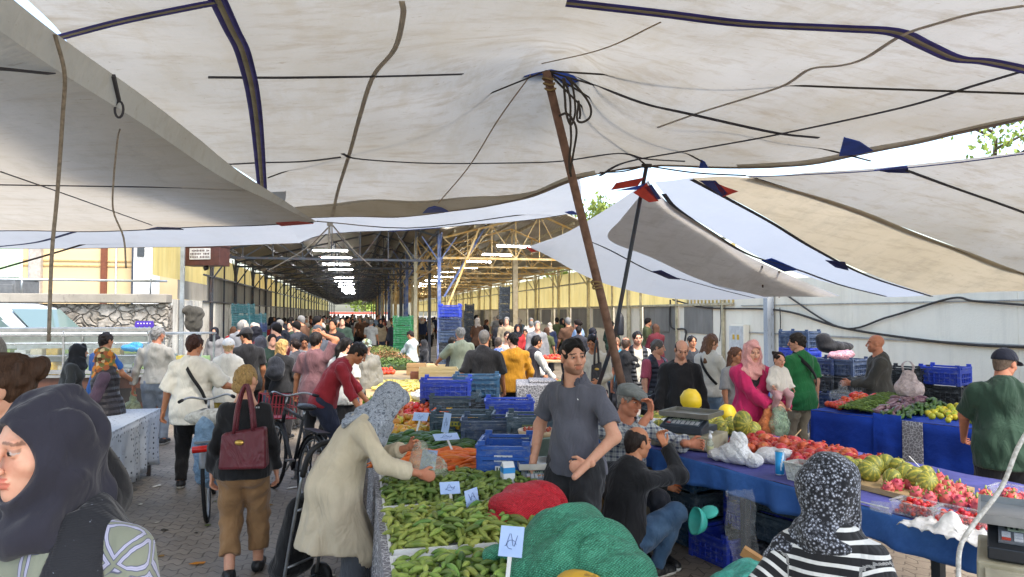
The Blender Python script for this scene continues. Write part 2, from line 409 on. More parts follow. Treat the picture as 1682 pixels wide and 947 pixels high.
def person(name, label, loc, face, h=1.7, sex='m', skin='tan', lean=0, side=0, twist=0, hip=None, feet=None, kneehint=None, hands=None, elbow=None, handdir=None, curl=.5,
           head=(0, 0, 0), fat=0.0, top=None, over=None, bottom=None, hair=None, beard=0, brow='#1a120c', scarf=None, cap=None, shoes='#17181a', shoe2='#c9c9c6', res=.016, fine=.0055, group=None, seed=0, merge=False, low=False, sc_head=1.0, noshoes=False, shw=1.0):
    s = h/1.75; f = sex == 'f'; S = {}
    sw = (.098 if f else .107)*shw; seed = seed or (sum(map(ord, label)) % 9973)
    P = V(0, 0, .522*h) if hip is None else np.asarray(hip, float)*h
    La, Lb = R_(lean), R_(side); tw = R_(twist)
    def spine(q): return rz_(-tw*q) @ ry(Lb*q) @ rx(-La*q)
    p1 = P+spine(.35) @ V(0, 0, .105*h); p2 = p1+spine(.8) @ V(0, 0, .11*h); Rc = spine(1.0); p3 = p2+Rc @ V(0, 0, .093*h)
    sh = {q: p3+Rc @ V(q*sw*h, -.006*h, -.040*h) for q in (-1, 1)}
    Rp = spine(.25); hp = {q: P+Rp @ V(q*.05*h, 0, -.012*h) for q in (-1, 1)}
    Rn = spine(.75); Rh = rz_(-R_(head[0])) @ ry(R_(head[2])) @ rx(-R_(head[1]))
    hs = s*sc_head; hc = p3+Rn @ V(0, .014*h, .055*h)+Rh @ V(0, .008*h, .0475*h)*sc_head
    fd = {q: V(q*.06*h, (.02 if q > 0 else -.015)*h, 0) for q in (-1, 1)}
    if feet: fd = {-1: np.asarray(feet[0], float)*h, 1: np.asarray(feet[1], float)*h}
    kn, an = {}, {}
    for q in (-1, 1):
        kh = V(q*.12, 1, 0) if kneehint is None else np.asarray(kneehint, float)*V(q if kneehint[0] else 1, 1, 1)
        kn[q], an[q] = ik(hp[q], fd[q]+V(0, 0, .042*h), .243*h, .243*h, kh)
    hd = {q: V(q*.155*h, .03*h, .475*h) for q in (-1, 1)}
    if hands:
        for i, q in enumerate((-1, 1)):
            if hands[i] is not None: hd[q] = np.asarray(hands[i], float)*h
    el, wr = {}, {}
    for i, q in enumerate((-1, 1)):
        eh = V(q*.5, -1, -.1) if not elbow or elbow[i] is None else np.asarray(elbow[i], float)
        el[q], wr[q] = ik(sh[q], hd[q], .165*h, .148*h, eh)
    S = dict(P=P, p1=p1, p2=p2, p3=p3, sh=sh, hp=hp, kn=kn, an=an, el=el, wr=wr, hc=hc, Rh=Rh, Rc=Rc, Rp=Rp, h=h, hs=hs)
    allp = np.array([P, p1, p2, p3, hc]+[d[q] for d in (sh, hp, kn, an, el, wr) for q in (-1, 1)])
    lo, hi = allp.min(0)-.26*h*.75, allp.max(0)+.2*h*.75; lo[2] = min(allp[:, 2].min()-.06*h, 0) if lo[2] < .1 else lo[2]
    skinc = np.array(srgb(SKINS.get(skin, skin)))
    bu = 1+fat
    def torso(F, t=0.0, k=.05, hx=0.0):
        F.ell(P+V(0, -.008*h, 0), V(.098*h*bu**.6+t+hx, .07*h*bu+t+hx, .085*h+t+hx*.5), Rp, k)
        F.ell((P+p1)/2+spine(.4) @ V(0, .012*h+fat*.06*h, .01*h), V(.087*h*bu+t, .062*h*bu+t, .095*h+t), spine(.4), k)
        F.ell(p1+spine(.6) @ V(0, .004*h+fat*.05*h, .035*h), V(.086*h*bu**.9+t, .062*h*bu**.9+t, .09*h+t), spine(.6), k)
        F.ell(p2+Rc @ V(0, 0, .015*h), V((.092 if f else .097)*h+t, .066*h*bu**.5+t, .10*h+t), Rc, k)
        for q in (-1, 1): F.cone(sh[q]+Rc @ V(-q*.022*h, 0, -.012*h), p3+Rc @ V(0, -.004*h, -.014*h), .028*h+t, .038*h+t, k)
        F.cone(p3+Rc @ V(0, -.008*h, -.012*h), p3+Rn @ V(0, .004*h, .03*h), .05*h+t*.6, .034*h+t*.3, .04)
        if f:
            for q in (-1, 1): F.ell(p2+Rc @ V(q*.047*h, .05*h, -.005*h), V(.040*h+t, .030*h+t, .043*h+t), Rc, .05)
        if hx > 0:
            for q in (-1, 1): F.ell(hp[q]+Rp @ V(0, -.028*h, -.01*h), V(.05*h+t+hx*.7, .05*h+t+hx*.7, .055*h+t), Rp, .04)
    ra = (.027 if not f else .025)*h*(1+fat*.4)
    def arm(F, q, t=0.0, end=2.0, k=.03, cuff=0.0):
        if end <= 1:
            e = sh[q]+(el[q]-sh[q])*end; F.cone(sh[q], e, ra*1.15+t, ra+t+cuff, k, capb=True)
        else:
            F.cone(sh[q], el[q], ra*1.15+t, ra*.85+t, k); e = el[q]+(wr[q]-el[q])*(end-1); F.cone(el[q], e, ra*.88+t, ra*(.88-.3*(end-1))+t+cuff, k, capb=end < 2.4)
    rt = .052*h*(1+fat*.3)
    def leg(F, q, t=0.0, end=2.0, k=.03, t2=None):
        t2 = t if t2 is None else t2
        if end <= 1: F.cone(hp[q], hp[q]+(kn[q]-hp[q])*end, rt*1.12+t, rt*(1.12-.38*end)+t2, k, capb=True)
        else:
            tm = (t+t2)/2
            F.cone(hp[q], kn[q], rt*1.12+t, rt*.72+tm, k); e = kn[q]+(an[q]-kn[q])*(end-1)
            if t == 0: F.ell(kn[q]*.68+an[q]*.32+V(0, -.012*h, 0), V(.03*h, .032*h, .07*h), None, .03)
            F.cone(kn[q], e, rt*.70+tm, rt*(.70-.25*(end-1))+t2, k, capb=True)
    parts = []; cols = []
    hide_torso = True
    # body (skin)
    F = Fld(lo, hi, res); torso(F, -.016 if top else -.002, .05); tb = bool(bottom) and bottom.get('end', 1.97) > 1.5; ta = (top or {}).get('sleeve', 0) > 1.5 or (over or {}).get('sleeve', 0) > 1.5
    for q in (-1, 1):
        arm(F, q, -.008 if ta else 0, 2.0 if ta else 2.45); leg(F, q, -.012 if tb else 0, 2.0, .03, 0)
        if ta: F.cone(el[q]*.35+wr[q]*.65, wr[q], ra*.66, ra*.5, .02)
        d = nrm(V(q*.18, 1, 0)); 
        fdir = nrm((fd[q]-an[q])*V(1, 1, 0)+V(0, 1e-3, 0)); toe = S.get('toe')
        fo = nrm(rz_(-q*.15) @ V(0, 1, 0)); F.cone(an[q]+V(0, 0, -.02*h)-fo*.012*h, an[q]+fo*.085*h+V(0, 0, -.03*h), .02*h, .014*h, .02)
    F.cone(p3, hc+Rh @ V(0, -.02, -.06)*hs, .036*h, .034*h, .03)
    v, fc = F.mesh(); parts.append((v, fc, 0)); cols.append(np.tile(skinc, (len(v), 1)))
    # head
    def hp_(x, y, z): return hc+Rh @ V(x, y, z)*hs
    def cranium(F, t=0, k=.02): F.ell(hp_(0, -.012, .03), V(.076, .096, .088)*hs+t, Rh, k)
    if True:
        hr = fine if not low else .016
        F = Fld(hc-.17*hs, hc+.17*hs, hr); k = .02*hs
        cranium(F); F.ell(hp_(0, .025, -.045), V(.059, .064, .072)*hs, Rh, k); F.ell(hp_(0, .066, -.094), V(.022, .02, .02)*hs, Rh, .03*hs)
        F.cone(hp_(-.044, .0, -.062), hp_(.044, 0, -.062), .024*hs, .024*hs, .03*hs)
        F.cone(hp_(0, -.02, -.05), hp_(0, -.03, -.15), .052*hs, .054*hs, .03*hs)
        if not low:
            for q in (-1, 1):
                F.ell(hp_(q*.041, .058, -.022), V(.024, .024, .022)*hs, Rh, .02*hs)
                F.ell(hp_(q*.031, .102, .008), V(.019, .016, .012)*hs, Rh, .012*hs, 's')
                F.ell(hp_(q*.0775, -.008, -.006), V(.01, .02, .033)*hs, Rh @ rz_(-q*.35), .008*hs)
                F.ell(hp_(q*.012, .101, -.034), V(.009, .01, .008)*hs, Rh, .006*hs)
            F.cone(hp_(-.035, .083, .026), hp_(.035, .083, .026), .011*hs, .011*hs, .014*hs)
            F.cone(hp_(0, .09, .014), hp_(0, .112, -.029), .0075*hs, .0125*hs, .010*hs)
            F.ell(hp_(0, .089, -.057), V(.025, .012, .007)*hs, Rh, .006*hs); F.ell(hp_(0, .086, -.068), V(.021, .012, .008)*hs, Rh, .006*hs)
            for q in (-1, 1): F.ell(hp_(q*.031, .080, .007), V(.0135, .0135, .0135)*hs, Rh, .003*hs)
        v, fc = F.mesh(); L = ((v-hc) @ Rh)/hs; c = np.tile(skinc, (len(v), 1))
        ax = np.abs(L[:, 0])
        if not low:
            ck = (ax > .02) & (ax < .06) & (L[:, 2] < -.01) & (L[:, 2] > -.05) & (L[:, 1] > .04); c[ck] *= V(1.02, .96, .95)
            if beard:
                w_ = np.clip((-L[:, 2]-.058+.55*np.maximum(ax-.035, 0))/.018, 0, 1)*np.clip((L[:, 1]+.005)/.02, 0, 1)*np.clip((.128+L[:, 2])/.02, 0, 1)
                w_ = np.maximum(w_, ((L[:, 2] > -.053) & (L[:, 2] < -.041) & (ax < .028) & (L[:, 1] > .08))*1.0)*(1-((ax < .022) & (L[:, 2] < -.05) & (L[:, 2] > -.076)))
                c = c*(1-beard*w_[:, None])+np.array(srgb(brow))*(beard*w_)[:, None]
            lp = (L[:, 1] > .08) & (L[:, 2] < -.05) & (L[:, 2] > -.076) & (ax < .024-(np.abs(L[:, 2]+.062)*.5)); c[lp] = c[lp]*V(.85, .5, .5) if f else c[lp]*V(.82, .6, .57)
            br = (L[:, 1] > .05) & (np.abs(L[:, 2]-(.029-.25*np.maximum(ax-.036, 0))) < (.0038 if f else .0046)) & (ax > .011) & (ax < (.046 if f else .051)); c[br] = np.array(srgb(brow))*(.6 if f else .85)+skinc*(.4 if f else .15)
            ed = np.sqrt((ax-.031)**2+(L[:, 1]-.080)**2+(L[:, 2]-.007)**2)
            ey = (ax > .018) & (ax < .045) & (np.abs(L[:, 2]-.006) < .0058*(1-((ax-.031)/.015)**2)) & (L[:, 1] > .075); c[ey] = (.46, .42, .40)
            ir = ey & (np.abs(ax-.031) < .0068); c[ir] = srgb('#20140c')
            lid = (~ey) & (ax > .016) & (ax < .047) & (L[:, 2] > .008) & (L[:, 2] < .0155) & (L[:, 1] > .07); c[lid] *= .72 if not f else .62
        parts.append((v, fc, 0)); cols.append(c)
    # hands
    hdirs = {}
    for i, q in enumerate((-1, 1)):
        u = nrm(wr[q]-el[q]) if not handdir or handdir[i] is None else nrm(np.asarray(handdir[i], float))
        ref = V(0, 1, 0) if abs(u[2]) > .72 else V(0, 0, 1)        # thumb side
        w = nrm(ref-u*(ref@u)); nn = np.cross(u, w)*q; hdirs[q] = (u, w, nn)
        wq = wr[q]; z = s
        if low:
            F = Fld(np.minimum(wq, wq+u*.17*z)-.05, np.maximum(wq, wq+u*.17*z)+.05, .014); F.cone(wq, wq+u*.085*z, .028*z, .036*z, .02, flat=(nn, .5)); F.cone(wq+u*.09*z, wq+u*.15*z-nn*.03*z, .03*z, .018*z, .02, flat=(nn, .5))
        else:
            F = Fld(np.minimum(wq, wq+u*.17*z)-.07, np.maximum(wq, wq+u*.17*z)+.07, min(fine, .0055)); F.cone(wq-u*.03*z, wq+u*.02*z, .024*z, .027*z, .01, flat=(nn, .75)); F.cone(wq+u*.02*z, wq+u*.075*z, .034*z, .042*z, .012, flat=(nn, .36))
            cu = curl if not hasattr(curl, '__len__') else curl[i]
            for j, (o, ln) in enumerate(((.031, .072), (.010, .082), (-.011, .076), (-.031, .06))):
                a = wq+u*.082*z+w*o*z; ang = cu*1.1; d1 = u*cos(ang)-nn*sin(ang); b = a+(d1*.52*ln+w*o*.12*.5)*z; ang2 = cu*2.2; d2 = u*cos(ang2)-nn*sin(ang2); c_ = b+d2*.5*ln*z
                F.cone(a, b, .0088*z, .0078*z, .004); F.cone(b, c_, .0078*z, .0064*z, .002)
            a = wq+u*.025*z+w*.03*z; b = a+nrm(u*.8+w*.75-nn*.25*cu)*.04*z; c_ = b+nrm(u*1.0+w*.1-nn*.5*cu)*.03*z
            F.cone(a, b, .0125*z, .0098*z, .008); F.cone(b, c_, .0098*z, .0075*z, .002)
        v, fc = F.mesh(); parts.append((v, fc, 0)); cols.append(np.tile(skinc*V(1.0, .95, .93), (len(v), 1)))
    S['hdirs'] = hdirs; S['hand'] = {q: wr[q]+hdirs[q][0]*.075*s for q in (-1, 1)}
    garments = []
    def cut_neck(F, r=.047, up=.016):
        F.cone(p3+Rn @ V(0, .012*h, up*h), p3+Rn @ V(0, .05*h, .2*h), r*h, (r+.02)*h, .008, 's')
    # bottoms
    if bottom:
        b = dict(kind='trousers', c='#22242a', loose=.012, end=1.97, t2=.014); b.update(bottom); t = b['loose']; F = Fld(lo, hi, res)
        if b['kind'] in ('trousers', 'shorts'):
            tp = min(t, .014); F.ell(P+V(0, -.008*h, 0), V(.098*h*bu**.6+tp, .07*h*bu+tp, .085*h+tp), Rp, .04); F.ell((P+p1)/2, V(.087*h*bu+tp*.5, .062*h*bu+tp*.5, .09*h), spine(.4), .04)
            for q in (-1, 1):
                F.ell(hp[q]+Rp @ V(0, -.028*h, -.01*h), V(.05*h+tp, .05*h+tp, .055*h+tp), Rp, .03); leg(F, q, t, b['end'], .02, b['t2'])
            F.func(wrinkle(seed+1, .007, 36, .5))
        else:
            dn = V(0, 0, -1); hemz = b.get('hemz', .1)*h; ctr = (hp[1]+hp[-1])/2; bt = V(ctr[0], ctr[1], hemz)+V(*b.get('shift', (0, 0, 0)))*h
            F.ell(P+V(0, -.008*h, 0), V(.098*h*bu**.6+t, .07*h*bu+t, .085*h+t), Rp, .04); F.cone(P, bt, .095*h*bu**.5+t, b.get('hemr', .15)*h, .05, capb=True, flat=(V(0, 1, 0), .78))
            for q in (-1, 1): F.cone(hp[q], kn[q], rt*1.1+t, rt*.8+t, .05)
            fold = b.get('fold', .008)
            F.func(lambda x, y, z: fold*np.sin(9*np.arctan2(x-ctr[0], y-ctr[1])+2*np.sin(4*z))*np.clip((P[2]-z)/(.3*h), 0, 1)); F.func(wrinkle(seed+1, .003, 20, .3))
        up = spine(.4) @ V(0, 0, 1); wp = P+spine(.3) @ V(0, 0, .075*h); hip is not None and hip[2] < .45 or F.cone(wp, wp+up*.22*h, .15*h*bu, .15*h*bu, 0, 's', capa=True)
        garments.append((b.get('name', 'trousers' if b['kind'] != 'skirt' else 'skirt'), F, b))
    # tops
    for which, g in (('top', top), ('over', over)):
        if not g: continue
        b = dict(name='shirt', c='#888888', sleeve=.6, hem=.05, t=.012, cuff=.012, flare=.012); b.update(g); t = b['t']; F = Fld(lo, hi, res); torso(F, t, .05, b.get('hip', .014 if b['hem'] < .12 else .026))
        dn = -(Rp @ V(0, 0, 1)); dn = nrm(dn*.5+V(0, 0, -1)*.5) if b['hem'] > .12 else dn
        he = P+dn*(b['hem']+.03)*h; cw = (.1*bu**.6+b['flare'])*h+t
        F.cone((P+p1)/2, he, .088*h*bu+t, cw, .05, capb=True, flat=(spine(.3) @ V(0, 1, 0), min(.98, (.8 if b['hem'] < .12 else .92)+fat*.2)))
        if b['hem'] > .15:
            for q in (-1, 1): F.cone(hp[q]+V(0, -.012*h, 0), hp[q]+V(0, -.01*h, 0)+(kn[q]-hp[q])*min(1.15, b['hem']/.22), rt*1.12+t+.022, rt*.95+t+.026, .06)
        if b['sleeve'] > 0:
            for q in (-1, 1): arm(F, q, t, b['sleeve'], .035, b['cuff'])
        else:
            for q in (-1, 1):
                o = nrm(sh[q]-p3+Rc @ V(0, 0, .03*h)); F.cone(sh[q]+(el[q]-sh[q])*.10, sh[q]+(el[q]-sh[q])*1.4, ra*1.55, ra*1.6, .01, 's')
        F.func(wrinkle(seed+3, b.get('wr', .009), 33, .5))
        if b['hem'] > .12: F.func(lambda x, y, z: .007*np.sin(8*np.arctan2(x-P[0], y-P[1])+1.5*np.sin(5*z))*np.clip((P[2]-z)/(.25*h), 0, 1))
        hq = P+dn*b['hem']*h; F.cone(hq, hq+dn*.2*h, cw+.035*h, cw+.06*h, 0, 's', capa=True)
        cut_neck(F, b.get('neck', .046), b.get('neckup', .012))
        if b.get('open'):     # open front: V or full slit
            w_, zt = b['open']; c0 = p3+Rc @ V(0, .10*h, .03*h); c1 = p1+spine(.6) @ V(0, .13*h, -.12*h if zt else .1*h)
            F.cone(c0, c1, .05*h, w_*h, .01, 's', flat=(Rc @ V(0, 1, 0), 2.2))
        garments.append((b['name'], F, b))
        if b.get('collar'):
            Fc = Fld(p3-.16, p3+.2, max(fine, .007)); n0 = p3+Rn @ V(0, .002*h, .0*h); Fc.cone(n0, p3+Rn @ V(0, .008*h, .04*h), .056*h, .046*h, 0, capa=True, capb=True); Fc.cone(p3+Rn @ V(0, .01*h, -.03*h), p3+Rn @ V(0, .014*h, .1*h), .043*h, .043*h, 0, 's')
            Fc.cone(p3+Rn @ V(0, .06*h, -.03*h), p3+Rn @ V(0, .065*h, .05*h), .022*h, .028*h, .004, 's'); garments.append(('collar', Fc, dict(c=b['collar'], kind='plain', mk=b.get('mk', 'plain'))))
    # shoes
    if shoes and not noshoes:
        for q in (-1, 1):
            fo = nrm(rz_(-q*.15) @ V(0, 1, 0)); a = an[q]-fo*.02*h; base = an[q][2]-.042*h; F = Fld(a-.2, a+.22, .011 if not low else .02)
            F.cone(V(a[0], a[1], base+.026*h), V(*(a[:2]+fo[:2]*.105*h), base+.02*h), .029*h, .024*h, .02, flat=(np.cross(fo, V(0, 0, 1)), .95)); F.cone(an[q]+V(0, 0, -.02*h), an[q]+V(0, 0, .004*h), .029*h, .026*h, .02, capb=True); F.keep(V(0, 0, -1), -(base+.001))
            garments.append(('shoe', F, dict(c=shoes, mk='leather', sole=shoe2, base=base)))
    # hair and headwear
    hairr = max(fine, .007) if not low else .016
    def hf(big=.2, dn=0): return Fld(hc-V(big, big, big+dn)*hs, hc+big*hs, hairr)
    if hair:
        kd, hcn = hair[:2]; F = hf(.24, .35 if kd in ('long', 'pony') else 0); cranium(F, .005*hs if kd in ('bald', 'buzz') else (.005 if kd == 'thick' else .011)*hs)
        if kd in ('thick',): F.ell(hp_(0, .018, .086), V(.062, .082, .040)*hs, Rh, .02)
        F.cone(hp_(0, -.055, .0), hp_(0, -.05, -.07), .06*hs, .05*hs, .02)
        n = nrm(Rh @ V(0, .48, -.87)); F.keep(n, n@hp_(0, -.02, -.048 if kd not in ('long', 'bun', 'pony') else -.085), .02*hs)
        F.ell(hp_(0, .105, -.052), V(.072, .082, .120 if f else .128)*hs, Rh, .02*hs, 's'); F.ell(hp_(0, .105, -.03), V(.062, .06, .093)*hs, Rh, .012*hs, 's')
        if kd == 'bald':
            F.ell(hp_(0, .045, .10), V(.074, .115, .078)*hs, Rh, .02, 's'); F.ell(hp_(0, .10, .04), V(.12, .075, .07)*hs, Rh, .015, 's')
        for q in (-1, 1): F.ell(hp_(q*.085, .004, -.012), V(.018, .020, .030)*hs, Rh, .008*hs, 's')
        if kd == 'long':
            for q in (-1, 0, 1): F.cone(hp_(q*.05, -.055, .02), hp_(q*.075, -.085, -.30), .052*hs, .04*hs, .03)
        if kd == 'pony': F.cone(hp_(0, -.11, .03), hp_(0, -.15, -.06), .028*hs, .035*hs, .02); F.cone(hp_(0, -.15, -.06), hp_(0.01, -.12, -.28), .035*hs, .02*hs, .02)
        if kd == 'bun': F.ell(hp_(0, -.115, hair[2] if len(hair) > 2 else .01), V(.05, .04, .048)*hs, Rh, .008)
        if kd == 'messy': F.ell(hp_(0, -.05, .13), V(.07, .065, .05)*hs, Rh, .02)
        if not low: F.func(wrinkle(seed+5, {'buzz': .001, 'bald': .002}.get(kd, .007), 95, .45))
        garments.append(('hair', F, dict(c=hcn, mk='hair')))
    if scarf:
        b = dict(c='#22242e', mk='plain', c2=None, scale=1.0, drape=.09, r=.105, tail=None, face=1.0); b.update(scarf); F = Fld(hc-V(.34, .34, .5)*hs, hc+V(.34, .34, .2)*hs, max(fine, .007) if not low else .018); t = .02*hs
        cranium(F, t); F.ell(hp_(0, -.03, .01), V(.088, .105, .1)*hs, Rh, .03); F.ell(hp_(0, .02, -.05), V(.068, .07, .085)*hs+.008, Rh, .03); fr = p3+Rc @ V(0, .03*h, b.get('drop', -.03)*h)
        F.cone(hp_(0, -.045, -.03), p3+Rc @ V(0, -.028*h, -.005*h), .078*hs, .088*hs, .05); F.cone(hp_(0, .0, -.06), fr, .075*hs, b['r']*h*.62, .05); F.ell(p3+Rc @ V(0, .012*h, -.012*h), V(b['r']*h*.86, .066*h, b['drape']*h*.52), Rc, .05)
        if b['tail'] is not None:
            for tl in b['tail']:
                pt = [p3+Rc @ (V(*q)*h) for q in tl]
                for i in range(len(pt)-1): F.cone(pt[i], pt[i+1], .034*h, .03*h, .04, flat=(Rc @ V(0, 1, 0), .6))
        w = wrinkle(seed+7, .010, 40, .8); F.func(w); ph = seed % 7
        F.func(lambda x, y, z: .006*np.sin(55*(z-hc[2])+9*np.sin(5*(x-hc[0])+ph)+6*(y-hc[1]))*np.clip((hc[2]-.05-z)/.08, 0, 1))
        if b.get('wide'): F.ell(hp_(0, .145, -.02), V(.15, .10, .095)*hs, Rh, .012, 's')
        if b['face'] > 0: F.ell(hp_(0, .108, -.018), V(.058, .078, .09)*hs*b['face'], Rh, .01, 's'); F.ell(hp_(0, .13, -.02), V(.055, .085, .08)*hs*b['face'], Rh, .01, 's')
        garments.append(('headscarf', F, b))
    if cap:
        b = dict(kind='ball', c='#1d2330'); b.update(cap); F = hf(.26); cranium(F, .02*hs)
        if b['kind'] == 'flat':
            F.ell(hp_(0, .015, .075), V(.105, .135, .042)*hs, Rh @ rx(-.12), .03); F.keep(Rh @ nrm(V(0, .12, -1)), (Rh @ nrm(V(0, .12, -1)))@hp_(0, 0, .035)); F.ell(hp_(0, .115, .042), V(.068, .05, .010)*hs, Rh @ rx(-.25), .012)
        else:
            n = Rh @ nrm(V(0, .15, -1)); F.keep(n, n@hp_(0, 0, .03)); F.ell(hp_(0, .125, .036), V(.068, .075, .007)*hs, Rh @ rx(-.2), .008)
        F.func(wrinkle(seed+9, .002, 40)); garments.append(('cap', F, b))
    # assemble
    def gmat(b):
        mk = b.get('mk', 'plain')
        if mk == 'hair': return hair_mat(b['c'])
        return cloth(b['c'], mk, b.get('c2'), b.get('scale', 1.0))
    if merge:
        for nm, F, b in garments:
            v, fc = F.mesh()
            if len(v) == 0: continue
            c = np.tile(np.array(srgb(b['c'])), (len(v), 1)); parts.append((v, fc, 1)); cols.append(c)
        me = to_mesh(name, parts, [skin_mat(), vcol_mat()], np.concatenate(cols)); return me
    me = to_mesh(name, parts, [skin_mat()], np.concatenate(cols)); o = obj(name, me); o.location = loc; o.rotation_euler = (0, 0, heading(face))
    tag(o, label, 'person', group)
    for nm, F, b in garments:
        v, fc = F.mesh()
        if len(v) == 0: continue
        mats = [gmat(b)]; mi = 0
        pp = [(v, fc, 0)]
        if b.get('sole') and b['c'] != b['sole']:
            mats.append(pmat('shoe_sole_'+b['sole'][1:], b['sole'], rough=.6)); cz = v[fc].mean(1)[:, 2]; lowm = cz < b['base']+.016*h; pp = None
            me = to_mesh(nm, [(v, fc, 0)], mats); me.polygons.foreach_set('material_index', lowm.astype(np.int32))
        if pp: me = to_mesh(nm, pp, mats)
        if b.get('mk') == 'stripes':
            # stripes wrap the torso along the spine and each sleeve along its own axis
            D = p3-P; tt = (v-P)@nrm(D); st = tt*b.get('freq', 26)
            for q in (-1, 1):
                a_, e_ = sh[q], el[q]; ab = e_-a_; u_ = ((v-a_)@ab)/(ab@ab); dist = np.linalg.norm(v-a_-np.clip(u_, 0, 1.6)[:, None]*ab, axis=1); m_ = (u_ > .12) & (dist < ra*1.15+.05) & (((v-p3)@(Rc @ V(q, 0, 0))) > sw*h*.86)
                st[m_] = (-(u_*np.linalg.norm(ab)))[m_]*b.get('freq', 26)
            at = me.attributes.new('Str', 'FLOAT', 'POINT'); at.data.foreach_set('value', st.astype(np.float32))
        ch = obj(nm, me, o)
    o['_'] = 0; del o['_']
    PEOPLE[label] = (o, S); return o, S
PEOPLE = {}
def wpt(o, p):
    """a point in a person's local frame -> world"""
    o_m = Matrix.Translation(o.location) @ Euler(o.rotation_euler).to_matrix().to_4x4(); return o_m @ Vector(p)
# ------------------------------------------------------------------ ground, sky, walls, buildings, market shed
XL, XR, XM, YS = -4.23, 9.0, 2.65, 22.0
def ground():
    t = NT('paving'); v = t.coord()
    w = t.add('ShaderNodeTexNoise', i_Scale=3.0); t.link(v, w.inputs['Vector'])
    vv = t.add('ShaderNodeVectorMath', operation='MULTIPLY_ADD'); t.link(w.outputs['Color'], vv.inputs[0]); vv.inputs[1].default_value = (.05, .05, 0); t.link(v, vv.inputs[2])
    br = t.add('ShaderNodeTexBrick'); br.offset = .5; br.inputs['Scale'].default_value = 1.0; br.inputs['Brick Width'].default_value = .225; br.inputs['Row Height'].default_value = .115
    br.inputs['Mortar Size'].default_value = .007; br.inputs['Mortar Smooth'].default_value = .6; br.inputs['Bias'].default_value = -.1
    br.inputs['Color1'].default_value = col4('#8f8577'); br.inputs['Color2'].default_value = col4('#82786b'); br.inputs['Mortar'].default_value = col4('#50483f')
    wv = t.add('ShaderNodeTexWave', wave_type='BANDS', bands_direction='X'); wv.inputs['Scale'].default_value = 2.8; wv.inputs['Distortion'].default_value = .4; t.link(v, wv.inputs['Vector'])
    v3 = t.add('ShaderNodeCombineXYZ'); t.link(t.math('MULTIPLY', wv.outputs['Fac'], .05), v3.inputs[1]); va = t.add('ShaderNodeVectorMath', operation='ADD'); t.link(vv.outputs[0], va.inputs[0]); t.link(v3.outputs[0], va.inputs[1])
    t.link(va.outputs[0], br.inputs['Vector'])
    c = t.mix(t.ramp(t.noise(v, .9, 6, .6), [(.38, 0.0), (.68, .55)]), br.outputs['Color'], '#5b5146')
    c = t.mix(t.ramp(t.noise(v, .35, 5, .7), [(.45, 0.0), (.62, .5)]), c, '#4f473e'); c = t.mix(t.ramp(t.noise(v, 26, 3), [(.6, 0.0), (.75, .4)]), c, '#9d9486'); c = t.mix(t.ramp(t.noise(v, 4.5, 6, .75), [(.6, 0.0), (.68, .5)]), c, '#453d34')
    c = t.mix(t.ramp(t.noise(v, 55, 2), [(.70, 0.0), (.74, .55)]), c, '#3a332c')
    t.color(c); t.link(t.ramp(t.noise(v, 1.3, 5), [(.35, .42), (.7, .75)]), t.b.inputs['Roughness']); t.set(spec=.4)
    h = t.math('ADD', t.math('MULTIPLY', br.outputs['Fac'], -1.0), t.math('MULTIPLY', t.noise(v, 60, 4), .5)); t.bump(h, .6, .008)
    m = MB(); n = 24
    xs = [-400, -120, -40, -16]+[-10+i for i in range(0, 26, 2)]+[20, 60, 200, 400]
    m.grid([[(x, y, 0) for x in xs] for y in (-60, -10, 0, 4, 8, 14, 22, 40, 90, 200, 500)], False)
    struct(m.build('ground', t.m))
    # litter: a few leaves and paper scraps, each a thing
    for i, (px, py, c, lab) in enumerate(((325, 925, '#b87418', 'dry orange leaf lying on the paving beside the printed sleeve'), (480, 801, '#c9c8c2', 'white paper scrap lying on the paving right of the beige trousers'), (258, 798, '#b9b6ac', 'torn white wrapper flat on the paving by the white tablecloth'))):
        p = atz(px, py, .006); m = MB(); r = .05 if i else .045
        pts = [(r*cos(a)*(1.5 if k % 2 else 1.1), r*.6*sin(a)*(1 if k % 3 else .7), .004*(k % 2)) for k, a in enumerate([2*pi*j/9 for j in range(9)])]
        m.addmesh([(0, 0, .012)]+pts, [(0, 1+k, 1+(k+1) % 9) for k in range(9)]); o = m.build('leaf' if i == 0 else 'paper_scrap', pmat('scrap%d' % i, c, rough=.7), None, p, .5*i); solid(o, .002); tag(o, lab, 'leaf' if i == 0 else 'litter')
    r = random.Random(12); pr = []
    for k in range(4):
        m = MB(); pts = [(.028*cos(a)*r.uniform(.6, 1.3), .018*sin(a)*r.uniform(.6, 1.3), .004*r.random()) for a in [2*pi*j/7 for j in range(7)]]; m.addmesh([(0, 0, .008)]+pts, [(0, 1+q, 1+(q+1) % 7) for q in range(7)]); pr.append(m.mesh('litter', pmat('litter%d' % k, ['#b9b4a6', '#5f6a30', '#8a6a3a', '#3f3a30'][k], rough=.8)))
    for k in range(70):
        y = 3.6+r.random()**1.5*11; x = r.uniform(-2.1, -.05) if k % 5 else r.uniform(1.3, 2.4); o = obj('scrap', pr[k % 4], None, (x, y, .004), r.random()*6); o.scale = (r.uniform(.6, 1.5),)*3; q = ['pale paper', 'green leaf', 'brown leaf', 'dark peel'][k % 4]; tag(o, 'tiny %s scrap littering the market paving' % q, 'litter', q+' scraps on the paving', 'thing')
ground()
def corrug(a, b, z0, z1, step=.11, amp=.018, nz=3):
    """corrugated sheet from a to b (XY), z0..z1"""
    a, b = Vector((a[0], a[1], 0)), Vector((b[0], b[1], 0)); L = (b-a).length; n = max(2, int(L/step)*2); d = (b-a)/L; q = Vector((-d.y, d.x, 0))
    return [[a+d*(L*i/n)+q*(amp if i % 2 else -amp)+Vector((0, 0, z0+(z1-z0)*k/(nz-1))) for i in range(n+1)] for k in range(nz)]
